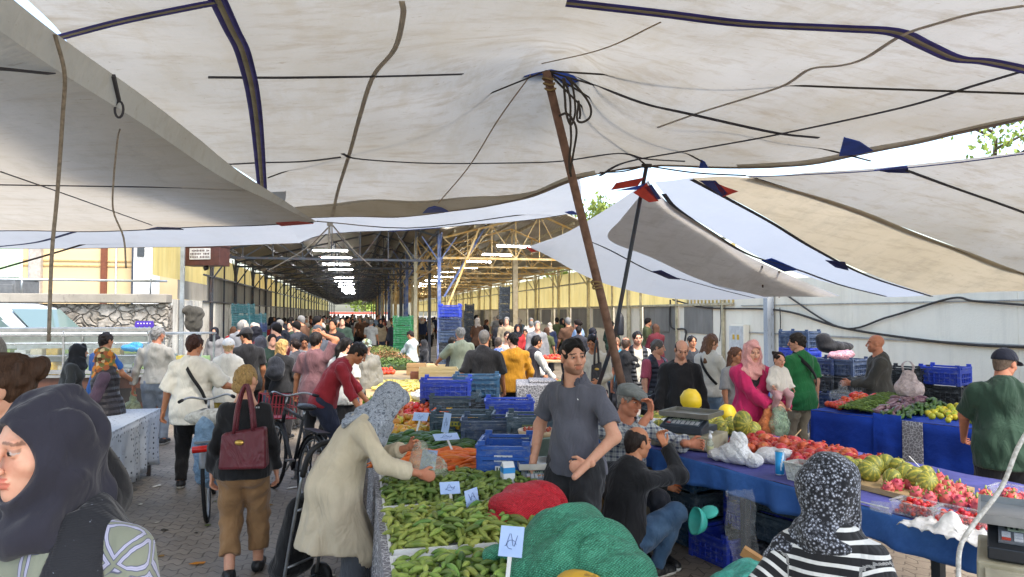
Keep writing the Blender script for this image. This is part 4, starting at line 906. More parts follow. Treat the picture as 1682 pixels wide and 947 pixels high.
def tarps():
    # A: the big white canopy
    rowsA = [[(505, 358, 2.95), (620, 354, 2.98), (715, 347, 3.0), (860, 324, 3.1), (985, 283, 3.2), (1150, 273, 3.2), (1300, 271, 3.2), (1470, 240, 3.2), (1690, 193, 3.2), (2250, 78, 3.2)],
             [(330, 235, 3.15), (540, 250, 3.2), (700, 255, 3.25), (860, 245, 3.33), (960, 225, 3.36), (1110, 212, 3.33), (1290, 215, 3.3), (1470, 190, 3.27), (1690, 150, 3.25), (2250, 40, 3.25)],
             [(150, 110, 3.22), (420, 125, 3.3), (660, 122, 3.45), (905, 108, 3.78), (1000, 121, 3.6), (1120, 123, 3.48), (1290, 128, 3.40), (1470, 125, 3.34), (1690, 105, 3.28), (2250, 5, 3.28)],
             [(60, 20, 3.22), (380, 20, 3.3), (640, 20, 3.42), (880, 20, 3.52), (1000, 20, 3.46), (1120, 20, 3.42), (1290, 20, 3.38), (1470, 20, 3.33), (1690, 20, 3.28), (2250, -60, 3.28)]]
    base = [Z3(q) for q in rowsA[3]]; ex = [[(p.x, p.y-1.8, p.z-.03) for p in base], [(p.x, p.y-3.5, p.z-.06) for p in base]]  # unseen overhang above the camera, its reach set to tune light underneath
    A, GA = tarp('A', 'huge white canvas canopy peaked on the rusty pole, filling the top of the view', rowsA, TW, 170, 120, ex, .014, 3, Z3((905, 108, 3.78)))
    n = 110
    ribbon('hem', [on(GA, u/12, 0, -.004) for u in range(13)], .07, BROWNP, A)
    for u0, u1, v1, nm in ((0, .44, .06, 'hem_band'), (.60, 1.0, .03, 'hem_band')):
        m = MB(); m.smooth = True; m.grid([[on(GA, u0+(u1-u0)*i/40, v1*(.35+.65*sin(pi*min(1, (i+4)/36)))*j/4, -.014+.004*j) for i in range(41)] for j in range(5)]); m.build(nm, tarp_mat('canvas_band', '#b9b3a5', '#ada695', .5, '#97835f', .3), A)
    def pp(px, py, G=GA): # nearest sample of the sheet to a picture ray
        d = ray(px, py); d.normalize(); best = None
        for row in G:
            for p in row:
                q = p-CAM; k = q.dot(d)
                if k <= 0: continue
                e = (q-d*k).length/k
                if best is None or e < best[0]: best = (e, k)
        return CAM+d*best[1]-Vector((0, 0, .02))
    tp = lambda L, **k: [pp(*q) for q in L]
    for pts, w, mm in (([(92, 56), (200, 28), (310, 5), (352, -3)], .05, [HEMB, HEMT]), ([(352, -20), (380, 40), (402, 90), (420, 180), (431, 308)], .085, [HEMB, HEMT]),
                       ([(342, 121), (450, 122), (560, 121), (640, 120), (760, 117)], .035, [HEM]), ([(366, 266), (430, 263), (500, 261), (560, 254)], .04, [HEM]),
                       ([(930, -2), (1082, 15), (1220, 32), (1380, 40), (1470, 46), (1520, 68), (1570, 90), (1620, 95), (1682, 108), (1720, 120)], .085, [HEMB, HEMT]),
                       ([(1690, 108), (1600, 135), (1480, 172), (1270, 218), (1150, 240), (1030, 262), (985, 285)], .035, [HEM]), ([(562, 248), (590, 257), (700, 264), (830, 264), (920, 261), (1015, 248), (1060, 257), (1125, 261)], .035, [HEM]),
                       ([(948, 122), (990, 140), (1060, 166), (1130, 182), (1270, 213), (1345, 222)], .045, [HEM])):
        ribbon('webbing', tp(pts), w, mm if len(mm) > 1 else mm[0], A)
    for pts, w in (([(660, -5), (662, 20), (648, 75), (612, 122), (590, 190), (575, 245), (555, 310), (546, 352)], .03), ([(1682, 2), (1600, 15), (1545, 30), (1480, 52), (1420, 90), (1380, 102), (1330, 108), (1290, 134), (1230, 155), (1150, 180), (1080, 205)], .026)):
        ribbon('seam_tape', tp(pts), w, pmat('seam_tape', '#b3ad9f', rough=.9), A)
    for pts in ([(872, 118), (820, 190), (770, 270), (720, 330)], [(1085, 30), (990, 75), (890, 100)]): ribbon('stitched_seam', tp(pts), .010, pmat('stitch', '#9b8870', rough=.9), A)
    # blue reinforcements
    c = pp(905, 112)
    m = MB(); r = random.Random(4); pts = [(c+RIGHT*(q[0]/209)+FH*q[2]*.2+Vector((0, 0, q[1]/209-.03))) for q in ((-48, -3, 0), (-20, 8, .5), (20, 6, .8), (50, 7, .6), (55, -4, .2), (38, -14, 0), (26, -26, -.3), (10, -12, -.4), (-12, -4, -.3))]
    m.addmesh([c+Vector((0, 0, .01))]+pts, [(0, 1+i, 1+(i+1) % 9) for i in range(9)], False); solid(m.build('peak_patch', BLUEP, A), .008)
    for poly, mm in (([(694, 347), (703, 338), (714, 335), (726, 338), (738, 344)], BLUEP), ([(1378, 252), (1386, 221), (1412, 228), (1434, 243), (1410, 249)], BLUEP), ([(1148, 272), (1151, 258), (1158, 262), (1164, 272)], BLUEP)):
        q = [pp(*z) for z in poly]; patchpiece('corner_patch', q, mm, A)
    # B: left canopy with its folded hem
    rowsB = [[(-400, 384, 2.60), (0, 377, 2.62), (270, 373, 2.65), (515, 362, 2.68)], [(-500, 300, 2.58), (-60, 290, 2.61), (200, 285, 2.66), (395, 305, 2.69)], [(-600, 210, 2.58), (-150, 200, 2.63), (60, 195, 2.68), (201, 187, 2.72)], [(-800, 80, 2.6), (-300, 70, 2.66), (-100, 60, 2.7), (0, 48, 2.76)]]
    b3 = [Z3(q) for q in rowsB[3]]; B, GB = tarp('B', 'lower sagging canvas canopy at upper left, browner than the others', rowsB, TB, 60, 50, [[(p.x, p.y-1.2, p.z) for p in b3], [(p.x-.5, p.y-2.5, p.z-.1) for p in b3]], .014, 5)
    edge = [GB[i][-1] for i in range(len(GB))]
    m = MB(); m.smooth = True; m.grid([[p, p+Vector((.01, 0, .05*min(1, i/14))), p+Vector((.03, .0, .105*min(1, i/14)+.002))] for i, p in enumerate(edge)]); m.build('hem', TB, B)
    ribbon('hem_cord', [GB[0][int(59*k/8)]+Vector((0, 0, -.004)) for k in range(9)], .03, HEM, B)
    pb = lambda px, py: pp(px, py, GB)
    ribbon('webbing', [pb(-40, 297), (pb(200, 301)), pb(405, 305)], .022, HEM, B); ribbon('webbing', [pb(-60, 101), pb(0, 103), pb(85, 112)], .04, HEM, B); ribbon('stitched_seam', [pb(0, 275), pb(120, 318), pb(250, 366)], .01, HEM, B)
    patchpiece('corner_patch', [pb(240, 373), pb(258, 369), pb(290, 370), pb(302, 373)], NAVYP, B); patchpiece('corner_patch', [pb(453, 362), pb(490, 360), pb(515, 363), pb(462, 367)], REDP, B)
    m = MB(); pt = pb(196, 158); m.bar(pb(186, 140)+Vector((0, 0, .06)), pt, .012, .02); m.tube([pt+RIGHT*.018*cos(a)+Vector((0, 0, -.035+.035*sin(a))) for a in [2*pi*k/14 for k in range(14)]], .005, 6, False, True); m.build('strap_ring', HEM, B)
    # C, D: sheets further back
    tarp('C', 'pale canvas canopy behind the brown one, hanging before the yellow building', [[(-300, 409, 2.72), (0, 408, 2.72), (250, 406, 2.75), (492, 400, 2.8)], [(-350, 365, 2.85), (0, 362, 2.87), (250, 358, 2.9), (470, 353, 2.95)], [(-400, 330, 2.9), (0, 325, 2.92), (250, 320, 2.95), (470, 315, 3.0)]], TW2, 40, 16, (), .01, 8)
    C, GC = TARPS['C']; ribbon('webbing', [pp(-10, 403, GC), pp(60, 395, GC), pp(122, 378, GC)], .05, NAVYP, C)
    ribbon('hem', [GC[0][int(39*k/6)] for k in range(7)], .03, BROWNP, C)
    D, GD = tarp('D', 'white canvas canopy slung low in front of the shed roof', [[(490, 402, 3.2), (535, 384, 3.25), (628, 379, 3.3), (722, 375, 3.3), (816, 366, 3.35), (880, 359, 3.4), (955, 347, 3.4)], [(470, 372, 3.3), (535, 362, 3.4), (628, 355, 3.45), (722, 350, 3.45), (816, 335, 3.5), (880, 322, 3.5), (955, 310, 3.5)], [(440, 340, 3.5), (530, 330, 3.55), (628, 322, 3.6), (722, 315, 3.6), (816, 300, 3.6), (880, 290, 3.6), (950, 285, 3.55)]], TW2, 60, 16, (), .01, 9)
    ribbon('hem', [GD[0][int(59*k/8)] for k in range(9)], .03, HEM, D); ribbon('webbing', [pp(640, 378, GD), pp(722, 372, GD)], .07, BLUEP, D)
    patchpiece('corner_patch', [pp(928, 346, GD), pp(940, 343, GD), pp(950, 350, GD), pp(938, 350, GD)], BLUEP, D)
    # E: right-hand canopies
    E1, GE1 = tarp('E1', 'pale blue white canopy with its tip reaching under the shed roof', [[(868, 405, 3.0), (900, 421, 2.9), (950, 448, 2.6), (1010, 470, 2.4), (1095, 489, 2.22), (1180, 492, 2.18), (1262, 490, 2.18)], [(925, 385, 3.05), (950, 398, 2.95), (990, 418, 2.8), (1040, 440, 2.6), (1105, 462, 2.4), (1180, 478, 2.28), (1262, 487, 2.2)], [(985, 350, 3.15), (1000, 368, 3.0), (1020, 382, 2.9), (1060, 410, 2.75), (1110, 440, 2.55), (1180, 470, 2.33), (1262, 486, 2.21)], [(1058, 300, 3.22), (1065, 320, 3.15), (1075, 350, 3.0), (1090, 385, 2.85), (1120, 425, 2.65), (1180, 466, 2.36), (1262, 485, 2.22)], [(1062, 299, 3.26), (1080, 318, 3.2), (1105, 340, 3.08), (1165, 378, 2.83), (1235, 424, 2.55), (1300, 455, 2.38), (1380, 486, 2.22)]], TW2, 50, 30, (), .006, 12)
    E2, GE2 = tarp('E2', 'grey shaded canopy panel falling from the thin pole to the wall', [[(1022, 356, 2.9), (1000, 392, 2.7), (1070, 423, 2.5), (1155, 460, 2.3), (1255, 488, 2.14)], [(1045, 330, 3.0), (1050, 370, 2.85), (1120, 400, 2.62), (1200, 440, 2.38), (1310, 487, 2.14)], [(1068, 302, 3.15), (1105, 340, 3.0), (1165, 378, 2.75), (1235, 424, 2.47), (1378, 487, 2.14)]], TG, 50, 24, (), .006, 13)
    E3, GE3 = tarp('E3', 'long white canopy strip between the grey and the tan panels', [[(1075, 298, 3.2), (1110, 340, 3.04), (1165, 374, 2.79), (1250, 424, 2.49), (1340, 458, 2.3), (1455, 487, 2.16)], [(1105, 295, 3.2), (1160, 328, 3.08), (1220, 362, 2.86), (1300, 402, 2.6), (1390, 447, 2.34), (1500, 486, 2.16)], [(1136, 290, 3.22), (1200, 326, 3.1), (1260, 362, 2.88), (1330, 404, 2.6), (1420, 450, 2.34), (1534, 483, 2.17)]], tarp_mat('canvas_bright', '#b2b9c2', '#a9b0ba', .44, '#cfcfcf', .06), 50, 12, (), .004, 14)
    E4, GE4 = tarp('E4', 'wide tan brown canopy panel sloping to the wall at right', [[(1136, 291, 3.2), (1205, 328, 3.06), (1270, 364, 2.84), (1335, 404, 2.56), (1425, 450, 2.3), (1530, 484, 2.13)], [(1190, 288, 3.2), (1300, 330, 3.05), (1390, 372, 2.85), (1470, 410, 2.6), (1550, 445, 2.35), (1620, 480, 2.15)], [(1236, 290, 3.2), (1370, 331, 3.08), (1480, 372, 2.9), (1560, 404, 2.7), (1640, 432, 2.45), (1760, 478, 2.17)]], TT, 60, 30, (), .008, 15)
    E5, GE5 = tarp('E5', 'off white canopy at the far right below the strip of sky', [[(1218, 287, 3.24), (1370, 331, 3.04), (1480, 372, 2.86), (1560, 402, 2.66), (1640, 434, 2.44), (1760, 470, 2.2)], [(1270, 288, 3.25), (1420, 315, 3.1), (1560, 345, 2.95), (1660, 375, 2.8), (1760, 410, 2.6), (1900, 450, 2.4)], [(1330, 282, 3.26), (1450, 275, 3.2), (1570, 262, 3.2), (1690, 246, 3.2), (1850, 225, 3.2), (2000, 205, 3.2)]], TW, 60, 24, (), .008, 16)
    pe = lambda G, L: [pp(x, y, G) for x, y in L]
    ribbon('webbing', pe(GE1, [(960, 390), (1000, 407), (1070, 443), (1118, 455), (1180, 472), (1240, 487)]), .03, HEM, E1); patchpiece('corner_patch', pe(GE1, [(1070, 443), (1086, 441), (1117, 456), (1098, 455)]), NAVYP, E1)
    patchpiece('corner_patch', pe(GE1, [(862, 402), (868, 402), (882, 410), (873, 411)]), REDP, E1)
    ribbon('webbing', pe(GE3, [(1090, 315), (1110, 338), (1165, 376), (1230, 415), (1310, 440), (1380, 465), (1455, 484)]), .05, HEM, E3); patchpiece('corner_patch', pe(GE3, [(1250, 425), (1268, 421), (1312, 440), (1288, 443)]), BLUEP, E3)
    ribbon('hem', pe(GE4, [(1136, 291), (1205, 328), (1270, 364), (1335, 404), (1425, 450), (1530, 484)]), .05, HEM, E4); patchpiece('corner_patch', pe(GE4, [(1355, 424), (1388, 427), (1394, 441), (1372, 436)]), NAVYP, E4)
    ribbon('hem', pe(GE5, [(1240, 289), (1370, 331), (1480, 372), (1560, 403), (1640, 434), (1690, 450)]), .04, HEM, E5); ribbon('hem', pe(GE5, [(1230, 287), (1340, 282), (1440, 276), (1570, 263), (1690, 247)]), .03, NAVYP, E5)
    ribbon('webbing', pe(GE5, [(1490, 276), (1560, 302), (1640, 330), (1700, 352)]), .04, HEM, E5); patchpiece('corner_patch', pe(GE5, [(1436, 275), (1490, 268), (1494, 280), (1460, 279)]), NAVYP, E5)
    for n_, (poly, mm) in enumerate((([(1003, 312), (1012, 300), (1058, 291), (1048, 305)], REDP), ([(1010, 313), (1048, 305), (1062, 300), (1052, 311)], BLUEP), ([(1040, 316), (1062, 300), (1082, 330), (1066, 332)], REDP), ([(1058, 308), (1070, 302), (1086, 326), (1078, 328)], NAVYP), ([(1148, 296), (1175, 296), (1196, 318), (1186, 322)], NAVYP), ([(1172, 298), (1190, 306), (1213, 314), (1188, 323)], REDP))):
        patchpiece('corner_patch', [atd(x, y, 6.35) for x, y in poly], mm, E3 if n_ > 3 else E1)
    # poles
    f = gp(1071, 6.35); top = atd(897, 116, 5.3); s = thing('wooden_pole', 'rusty brown pole leaning up to the blue patch under the canopy peak', 'pole', f); q = Vector(f)
    m = MB(); m.tube([Vector((0, 0, 0)), (top-q)*.5+Vector((.012, 0, 0)), top-q], [.038, .036, .032], 12); m.build('shaft', RUST, s)
    m = MB()
    for k, fr in enumerate((.985, .975, .965, .57, .562, .575)): c = (top-q)*fr; ax = (top-q).normalized(); m.tube([c+(RIGHT*cos(a)+ax.cross(RIGHT)*sin(a))*.041+ax*.008*sin(2*a+k) for a in [2*pi*j/12 for j in range(12)]], .008, 5, False, True)
    m.build('lashing', pmat('hemp', '#8a7550', rough=.95), s)
    f2 = gp(920, 7.2); t2 = atd(1062, 272, 6.4); q = Vector(f2); s = thing('thin_pole', 'thin dark pole crossing the rusty one and holding the rear canopies', 'pole', f2)
    m = MB(); m.tube([Vector((0, 0, 0)), (t2-q)*.5+RIGHT*.12, t2-q], [.022, .021, .019], 10); m.build('shaft', STEEL_D, s); m = MB(); m.bar(t2-q-RIGHT*.045, t2-q+RIGHT*.045, .04, .03); m.build('crossbar', ROPED, s)
    # coil of rope at the pole head
    m = MB(); c = atd(930, 120, 5.25)
    def px(x, y, d=5.25): return atd(x, y, d)
    for L in ([(925, 128), (928, 160), (930, 185), (938, 205), (945, 180), (940, 140), (930, 126)], [(932, 126), (950, 145), (968, 170), (970, 190), (958, 200), (948, 196), (950, 170)], [(918, 190), (930, 186), (940, 195), (947, 215), (942, 250), (936, 285)], [(926, 128), (936, 160), (937, 200), (938, 230), (935, 265), (938, 290)], [(950, 165), (953, 185), (952, 195)]):
        m.tube(catmull([px(*q) for q in L], 30), .009, 6)
    o = m.build('rope_coil', ROPED); tag(o, 'tangled coil of dark rope hanging from the pole head', 'rope')
    J = top
    for lab, a, b, r, mm in (('taut thin rope from the pole head down to the lower left webbing', J, pp(440, 288), .006, ROPED), ('taut rope from the pole head to the right picture edge', J, pp(1720, 136)-Vector((0, 0, .05)), .007, ROPED),
                             ('dark rope from the pole head to the thin pole', J, t2, .008, ROPED), ('rope from the pole head sloping to the blue patch at right', J, atd(1430, 264, 5.9), .007, ROPED), ('rope from the pole head to the small blue tab', J, atd(1155, 266, 6.2), .007, ROPED),
                             ('rope stretched from the thin pole to the left corner patch', t2, atd(985, 283, 6.6), .007, ROPED), ('rope stretched from the thin pole to the right canopies', t2, atd(1225, 288, 6.3), .007, ROPED)):
        rope(lab, [a, b], r, mm, .02)
    rope('knotted brown rope hanging from the hem of the left canopy', [atd(90, 56, 2.45), atd(106, 120, 2.5), atd(103, 190, 2.55), atd(94, 320, 2.6), atd(85, 420, 2.65), atd(80, 560, 2.7)], .0075, ROPE, 0, 30)
    rope('thin grey string hanging from the strap ring', [pb(197, 205), atd(193, 230, 2.9), atd(187, 290, 2.9), atd(186, 345, 2.9), atd(203, 390, 2.9), atd(207, 440, 2.9)], .0035, ROPE, 0, 26)
    rope('white braided rope hanging before the right scales', [atd(1700, 690, 2.55), atd(1672, 735, 2.5), atd(1645, 800, 2.45), atd(1600, 860, 2.4), atd(1577, 900, 2.35), atd(1574, 960, 2.3)], .0085, ROPEW, 0, 40)
    rope('dark rope slung low from the left edge to the rear canopy', [atd(0, 441, 9), atd(90, 415, 9), atd(140, 400, 9), atd(225, 376, 9)], .012, ROPED)
    rope('thin wire running between the rear canopies at left', [atd(150, 377, 9.2), atd(250, 386, 9.2), atd(395, 396, 9.2)], .008, ROPED)
    rope('thin dark line from the red corner along the centre canopy hem', [atd(520, 363, 10), atd(680, 374, 11), atd(860, 352, 11), atd(950, 345, 11)], .009, ROPED)
    rope('pale rope from the hanging knot to the shed trusses at left', [atd(545, 368, 11), atd(500, 410, 14), atd(440, 445, 17)], .012, ROPE)
    rope('pale rope from the hanging knot to the shed trusses at right', [atd(545, 368, 11), atd(580, 410, 14), atd(610, 438, 17)], .012, ROPE)
    m = MB(); m.tube([atd(541, 366, 11), atd(541, 410, 11)], .02, 6); m.tube([atd(545, 366, 11), atd(546, 400, 11)], .012, 6); m.box(atd(542, 368, 11), (.09, .05, .05)); o = m.build('rope_knot', ROPE); tag(o, 'knotted rope bundle dangling below the tip of the left canopies', 'rope')
    rope('grey cable sagging in a long arc across the white wall', [atX(1282, 478, XR-.06), atX(1379, 537, XR-.06), atX(1460, 520, XR-.06), atX(1560, 490, XR-.06), atX(1600, 494, XR-.06), atX(1690, 501, XR-.06)], .018, ROPED, 0, 40)
    rope('thick cable bundle drooping along the white wall', [atX(1105, 492, XR-.05), atX(1160, 505, XR-.05), atX(1280, 509, XR-.05), atX(1379, 537, XR-.05), atX(1500, 556, XR-.05), atX(1600, 566, XR-.05), atX(1690, 570, XR-.05)], .022, ROPED, 0, 40)
    rope('black conduit bent down the wall by the meter cabinet', [atX(1101, 492, XR-.05), atX(1102, 536, XR-.05), atX(1125, 541, XR-.05), atX(1125, 560, XR-.05)], .025, ROPED, 0, 24)
    for x, a, b in ((1183, 500, 560), (1281, 505, 560)): rope('thin grey wire hanging down the white wall %s' % ('beside the pilaster' if x < 1200 else 'above the tall blue crate'), [atX(x, a, XR-.05), atX(x+1, (a+b)/2, XR-.05), atX(x-1, b, XR-.05)], .012, ROPED)
    rope('pair of grey strings hanging from the blue canopy patch', [pp(1280, 443, GE3), atd(1280, 470, 11.5), atd(1280, 488, 11.5)], .012, ROPE); rope('knotted string hanging by the blue canopy patch', [pp(1252, 434, GE2), atd(1252, 452, 9), atd(1253, 472, 9)], .01, ROPED)
tarps()
# ------------------------------------------------------------------ stalls, produce, crates
def cwp(lat, dep, z=0): p = CAM+FH*dep+RIGHT*lat; return Vector((p.x, p.y, z))
WOOD = pmat('pale_wood', '#b39a72', c2='#9a8058', rough=.75, scale=6, stretch=(1, 6, 6), bump=.3); WOODD = pmat('dark_wood', '#6b4a35', rough=.75, scale=5, stretch=(1, 6, 6)); FOAM = pmat('white_foam', '#d8d9d5', rough=.8, var=.05); CARD = pmat('cardboard', '#ab8a5e', rough=.85, var=.1)
def plastic(c, name=None): return pmat(name or 'plastic_'+c[1:], c, rough=.42, var=.12, scale=14, bump=.06, rnd=.1, spec=.4, dirt='#6b6a66' if False else None)
# ---- produce meshes
def lum(c, k): return tuple(min(1, x*k) for x in col4(c)[:3])
def fruit_mat(name, c, c2, scale=12, rough=.4, rnd=.3, streak=None, bump=.05, spot=None):
    t = NT(name); v = t.coord(rnd=True, scale=streak or (1, 1, 1)); f = t.ramp(t.noise(v, scale, 4, .6), [(.36, col4(c)[:3]), (.64, col4(c2)[:3])])
    if spot: f = t.mix(t.ramp(t.noise(v, scale*3.5, 3), [(.6, 0.0), (.68, .7)]), f, spot)
    oi = t.add('ShaderNodeObjectInfo'); h = t.add('ShaderNodeHueSaturation'); t.link(t.math('MULTIPLY_ADD', oi.outputs['Random'], rnd, 1-rnd*.55), h.inputs['Value']); t.link(t.math('MULTIPLY_ADD', t.math('FRACT', t.math('MULTIPLY', oi.outputs['Random'], 9.7)), rnd*.08, .5-rnd*.04), h.inputs['Hue']); t.link(f, h.inputs['Color'])
    t.color(h.outputs['Color']); t.set(rough=rough, spec=.45); t.bump(t.noise(v, scale*6, 3), bump*3, .003); return t.m
CUKE = fruit_mat('gherkin_skin', '#4f6e28', '#8fa04a', 9, .55, .95, (1, .35, 1), .12, '#41601f'); CUKED = fruit_mat('dark_cucumber_skin', '#2c4a1c', '#46662a', 9, .42, .35, (1, .3, 1), .08); CARROT = fruit_mat('carrot_skin', '#d4641c', '#e0782c', 7, .5, .22, (1, 3, 1)); TOM = fruit_mat('tomato_skin', '#c2301a', '#d2502a', 8, .25, .35); PEACH = fruit_mat('heirloom_skin', '#cf7a30', '#c2b23c', 7, .3, .45); LEM = fruit_mat('yellow_fruit_skin', '#c9b226', '#9fae2c', 9, .4, .4); PEP = fruit_mat('yellow_pepper_skin', '#cdb852', '#d9c66c', 7, .35, .3)
POM = fruit_mat('pomegranate_skin', '#b02a2c', '#c65638', 8, .35, .35, spot='#d09a5a'); EGG = fruit_mat('eggplant_skin', '#4a2a3c', '#8f6f74', 10, .3, .5, (1, .3, 1)); DRAG = fruit_mat('dragonfruit_skin', '#c23a50', '#c86a5a', 10, .5, .25); DRAGT = pmat('dragon_tips', '#8f9a4e', rough=.6); STRAW = fruit_mat('strawberry_skin', '#b81c20', '#c83a2a', 30, .3, .25, bump=.3); GSTEM = pmat('green_stem', '#5b7434', rough=.6); TSTEM = pmat('brown_stem', '#6e5b36', rough=.8)
def melon_mat():
    t = NT('melon_skin'); v = t.coord(rnd=True); s3 = t.add('ShaderNodeSeparateXYZ'); tc = t.add('ShaderNodeTexCoord'); t.link(tc.outputs['Object'], s3.inputs[0]); a = t.math('ARCTAN2', s3.outputs['X'], s3.outputs['Z'])
    st = t.math('SINE', t.math('MULTIPLY', a, 10)); n = t.noise(v, 26, 4, .6)
    c = t.mix(t.ramp(t.math('ADD', st, t.math('MULTIPLY', n, 2.2)), [(.2, 0.0), (1.1, 1.0)]), '#b9ab45', '#7f8438'); c = t.mix(t.ramp(t.noise(v, 55, 4), [(.5, 0.0), (.62, .75)]), c, '#5d6430'); t.color(c); t.set(rough=.5, spec=.35); t.bump(n, .3, .006); return t.m
MELON = melon_mat(); MELY = fruit_mat('yellow_melon_skin', '#d8b81c', '#e0c43a', 5, .45, .08)
GMEL = fruit_mat('green_melon_skin', '#8f9a5a', '#a8ad6a', 7, .5, .3)
def bent(L, r, bend=.15, n=8, rings=9, taper=(.35, .2), mat=0, stem=0):
    m = MB(); pts = []; rs = []
    for i in range(rings):
        t = i/(rings-1); y = (t-.5)*L; pts.append((0, y, bend*L*(1-(2*t-1)**2)*.5)); e = min(1, (math.sin(pi*min(max(t, .0), 1))**.42)); rs.append(max(r*e*(1-(taper[0] if t < .5 else taper[1])*abs(2*t-1)**2), r*.12))
    m.tube(pts, rs, n)
    if stem: m.mat(1); m.tube([(0, L/2, 0), (0, L/2+stem, .004)], [r*.25, r*.18], 5)
    return m
def ball(r, sq=.9, n=12, dim=.18, stem=True, crown=False):
    m = MB(); pr = []; k = 8
    for i in range(k+1):
        a = -pi/2+pi*i/k; rr = r*cos(a); z = r*sq*sin(a)
        if i >= k-1: z -= r*dim*(1 if i == k else .3)
        pr.append((max(rr, 0.0005), z))
    m.lathe(pr, n); m.mat(1)
    if crown: m.lathe([(r*.2, r*sq*.8), (r*.22, r*sq*1.05), (r*.32, r*sq*1.22), (r*.18, r*sq*1.0)], 7)
    elif stem: m.tube([(0, 0, r*(sq-dim)), (r*.08, 0, r*(sq+.08))], [r*.08, r*.06], 5)
    return m
def dragon():
    m = MB(); m.lathe([(.004, -.058), (.028, -.05), (.042, -.02), (.044, .01), (.03, .045), (.012, .06)], 10)
    r = random.Random(3); m.mat(0)
    for k in range(22):
        z = -.045+.1*k/22; a = k*2.4; rr = .043*math.sqrt(max(.1, 1-(z/.062)**2)); b = Vector((rr*cos(a), rr*sin(a), z)); o = Vector((cos(a), sin(a), 0)); sd = Vector((-sin(a), cos(a), 0)); m.mat(0 if k % 3 else 1)
        m.addmesh([b-sd*.014, b+sd*.014, b+o*.007+Vector((0, 0, .018)), b+Vector((0, 0, .012))-o*.004], [(0, 1, 2), (1, 3, 2), (3, 0, 2)], False)
    m.mat(1); m.tube([(0, 0, .058), (.006, 0, .085)], [.009, .004], 5); return m
def tmpl(name, mbs, mats): return [mb.mesh(name, mats) for mb in mbs]
PROD = {}
PROD['gherkin'] = (tmpl('gherkin', [bent(L, r, b, 7, 8, (.35, .3)) for L, r, b in ((.085, .0145, .03), (.09, .013, .14), (.078, .0135, .25), (.07, .015, .08), (.1, .0125, .2))], [CUKE]), .0138, .08)
PROD['cucumber'] = (tmpl('cucumber', [bent(.17, .021, b, 8, 9, (.3, .25)) for b in (.03, .08, .14)], [CUKED]), .02, .16)
PROD['carrot'] = (tmpl('carrot', [bent(.2, .02, b, 8, 9, (.1, .75)) for b in (.02, .05, .03)], [CARROT]), .018, .18)
PROD['tomato'] = (tmpl('tomato', [ball(.036, .82), ball(.034, .9)], [TOM, GSTEM]), .034, 0)
PROD['heirloom_tomato'] = (tmpl('heirloom_tomato', [ball(.047, .8, 14), ball(.043, .95)], [PEACH, GSTEM]), .042, 0)
PROD['lemon'] = (tmpl('yellow_fruit', [ball(.034, .95), ball(.031, 1.05)], [LEM, GSTEM]), .032, 0)
PROD['pepper'] = (tmpl('yellow_pepper', [bent(.15, .02, b, 7, 8, (.1, .7), stem=.02) for b in (.1, .2, .05)], [PEP, GSTEM]), .018, .13)
PROD['pomegranate'] = (tmpl('pomegranate', [ball(.05, .92, 14, .05, crown=True), ball(.046, .95, 14, .05, crown=True)], [POM, POM]), .046, 0)
PROD['eggplant'] = (tmpl('eggplant', [bent(.17, .027, b, 8, 9, (.5, .1), stem=.025) for b in (.08, .16)], [EGG, GSTEM]), .024, .15)
PROD['melon'] = (tmpl('striped_melon', [ball(.072, 1.12, 16, .03), ball(.066, 1.2, 16, .03)], [MELON, TSTEM]), .068, 0)
PROD['dragon_fruit'] = (tmpl('dragon_fruit', [dragon()], [DRAG, DRAGT]), .045, .05)
PROD['strawberry'] = (tmpl('strawberry', [bent(.034, .014, 0, 7, 6, (.0, .6))], [STRAW, GSTEM]), .013, .01)
def deposit(kind, O, ux, uy, w, l, n, hfun, zbase, seed=1, align=None, tilt=.35, scale=(.85, 1.15), tries=5, jit=.0):
    """drop n pieces onto a height field over the rectangle O + a*ux + b*uy; returns placements in world space"""
    meshes, rad, ln = PROD[kind]; r = random.Random(seed); cs = .012; nx, ny = int(w/cs)+2, int(l/cs)+2; H = np.zeros((nx, ny)); out = []; ux, uy = Vector(ux).normalized(), Vector(uy).normalized()
    base_ang = math.atan2(ux.y, ux.x)
    for k in range(n):
        best = None
        for _ in range(tries):
            a, b = r.random()*w, r.random()*l; i, j = int(a/cs), int(b/cs); e = H[i, j]-hfun(a/w, b/l)
            if best is None or e < best[0]: best = (e, a, b)
        e, a, b = best
        if e > .015: continue
        sc = r.uniform(*scale); ang = (r.random()*2*pi if align is None else align+r.gauss(0, .22)+(pi if r.random() < .3 else 0)); d = (-sin(ang), cos(ang)); S = 5 if ln else 1; hs = []; cells = []
        rr = rad*sc
        for q in range(S):
            t = (q/(S-1)-.5)*ln*sc if S > 1 else 0; x, y = a+d[0]*t, b+d[1]*t; i, j = int(min(max(x, 0), w-.001)/cs), int(min(max(y, 0), l-.001)/cs); kr = max(1, int(rr*.8/cs)); i0, i1, j0, j1 = max(i-kr, 0), i+kr+1, max(j-kr, 0), j+kr+1; hs.append(float(H[i0:i1, j0:j1].mean()*.45+H[i, j]*.55)); cells.append((i, j, i0, i1, j0, j1))
        if S > 1:
            sl = max(-tilt, min(tilt, (hs[-1]-hs[0])/(ln*sc+1e-6))); z = sum(hs)/S+rr*.72; pit = math.atan(sl)
        else: z = hs[0]+rr*.78; pit = r.gauss(0, .5)
        for q, (i, j, i0, i1, j0, j1) in enumerate(cells): H[i0:i1, j0:j1] = np.maximum(H[i0:i1, j0:j1], z+rr*.55)
        p = Vector(O)+ux*a+uy*b; p.z = zbase+z; out.append((r.choice(meshes), p, (pit, r.uniform(-.3, .3) if S > 1 else r.gauss(0, .6), ang+base_ang+ (0)), sc))
    return out
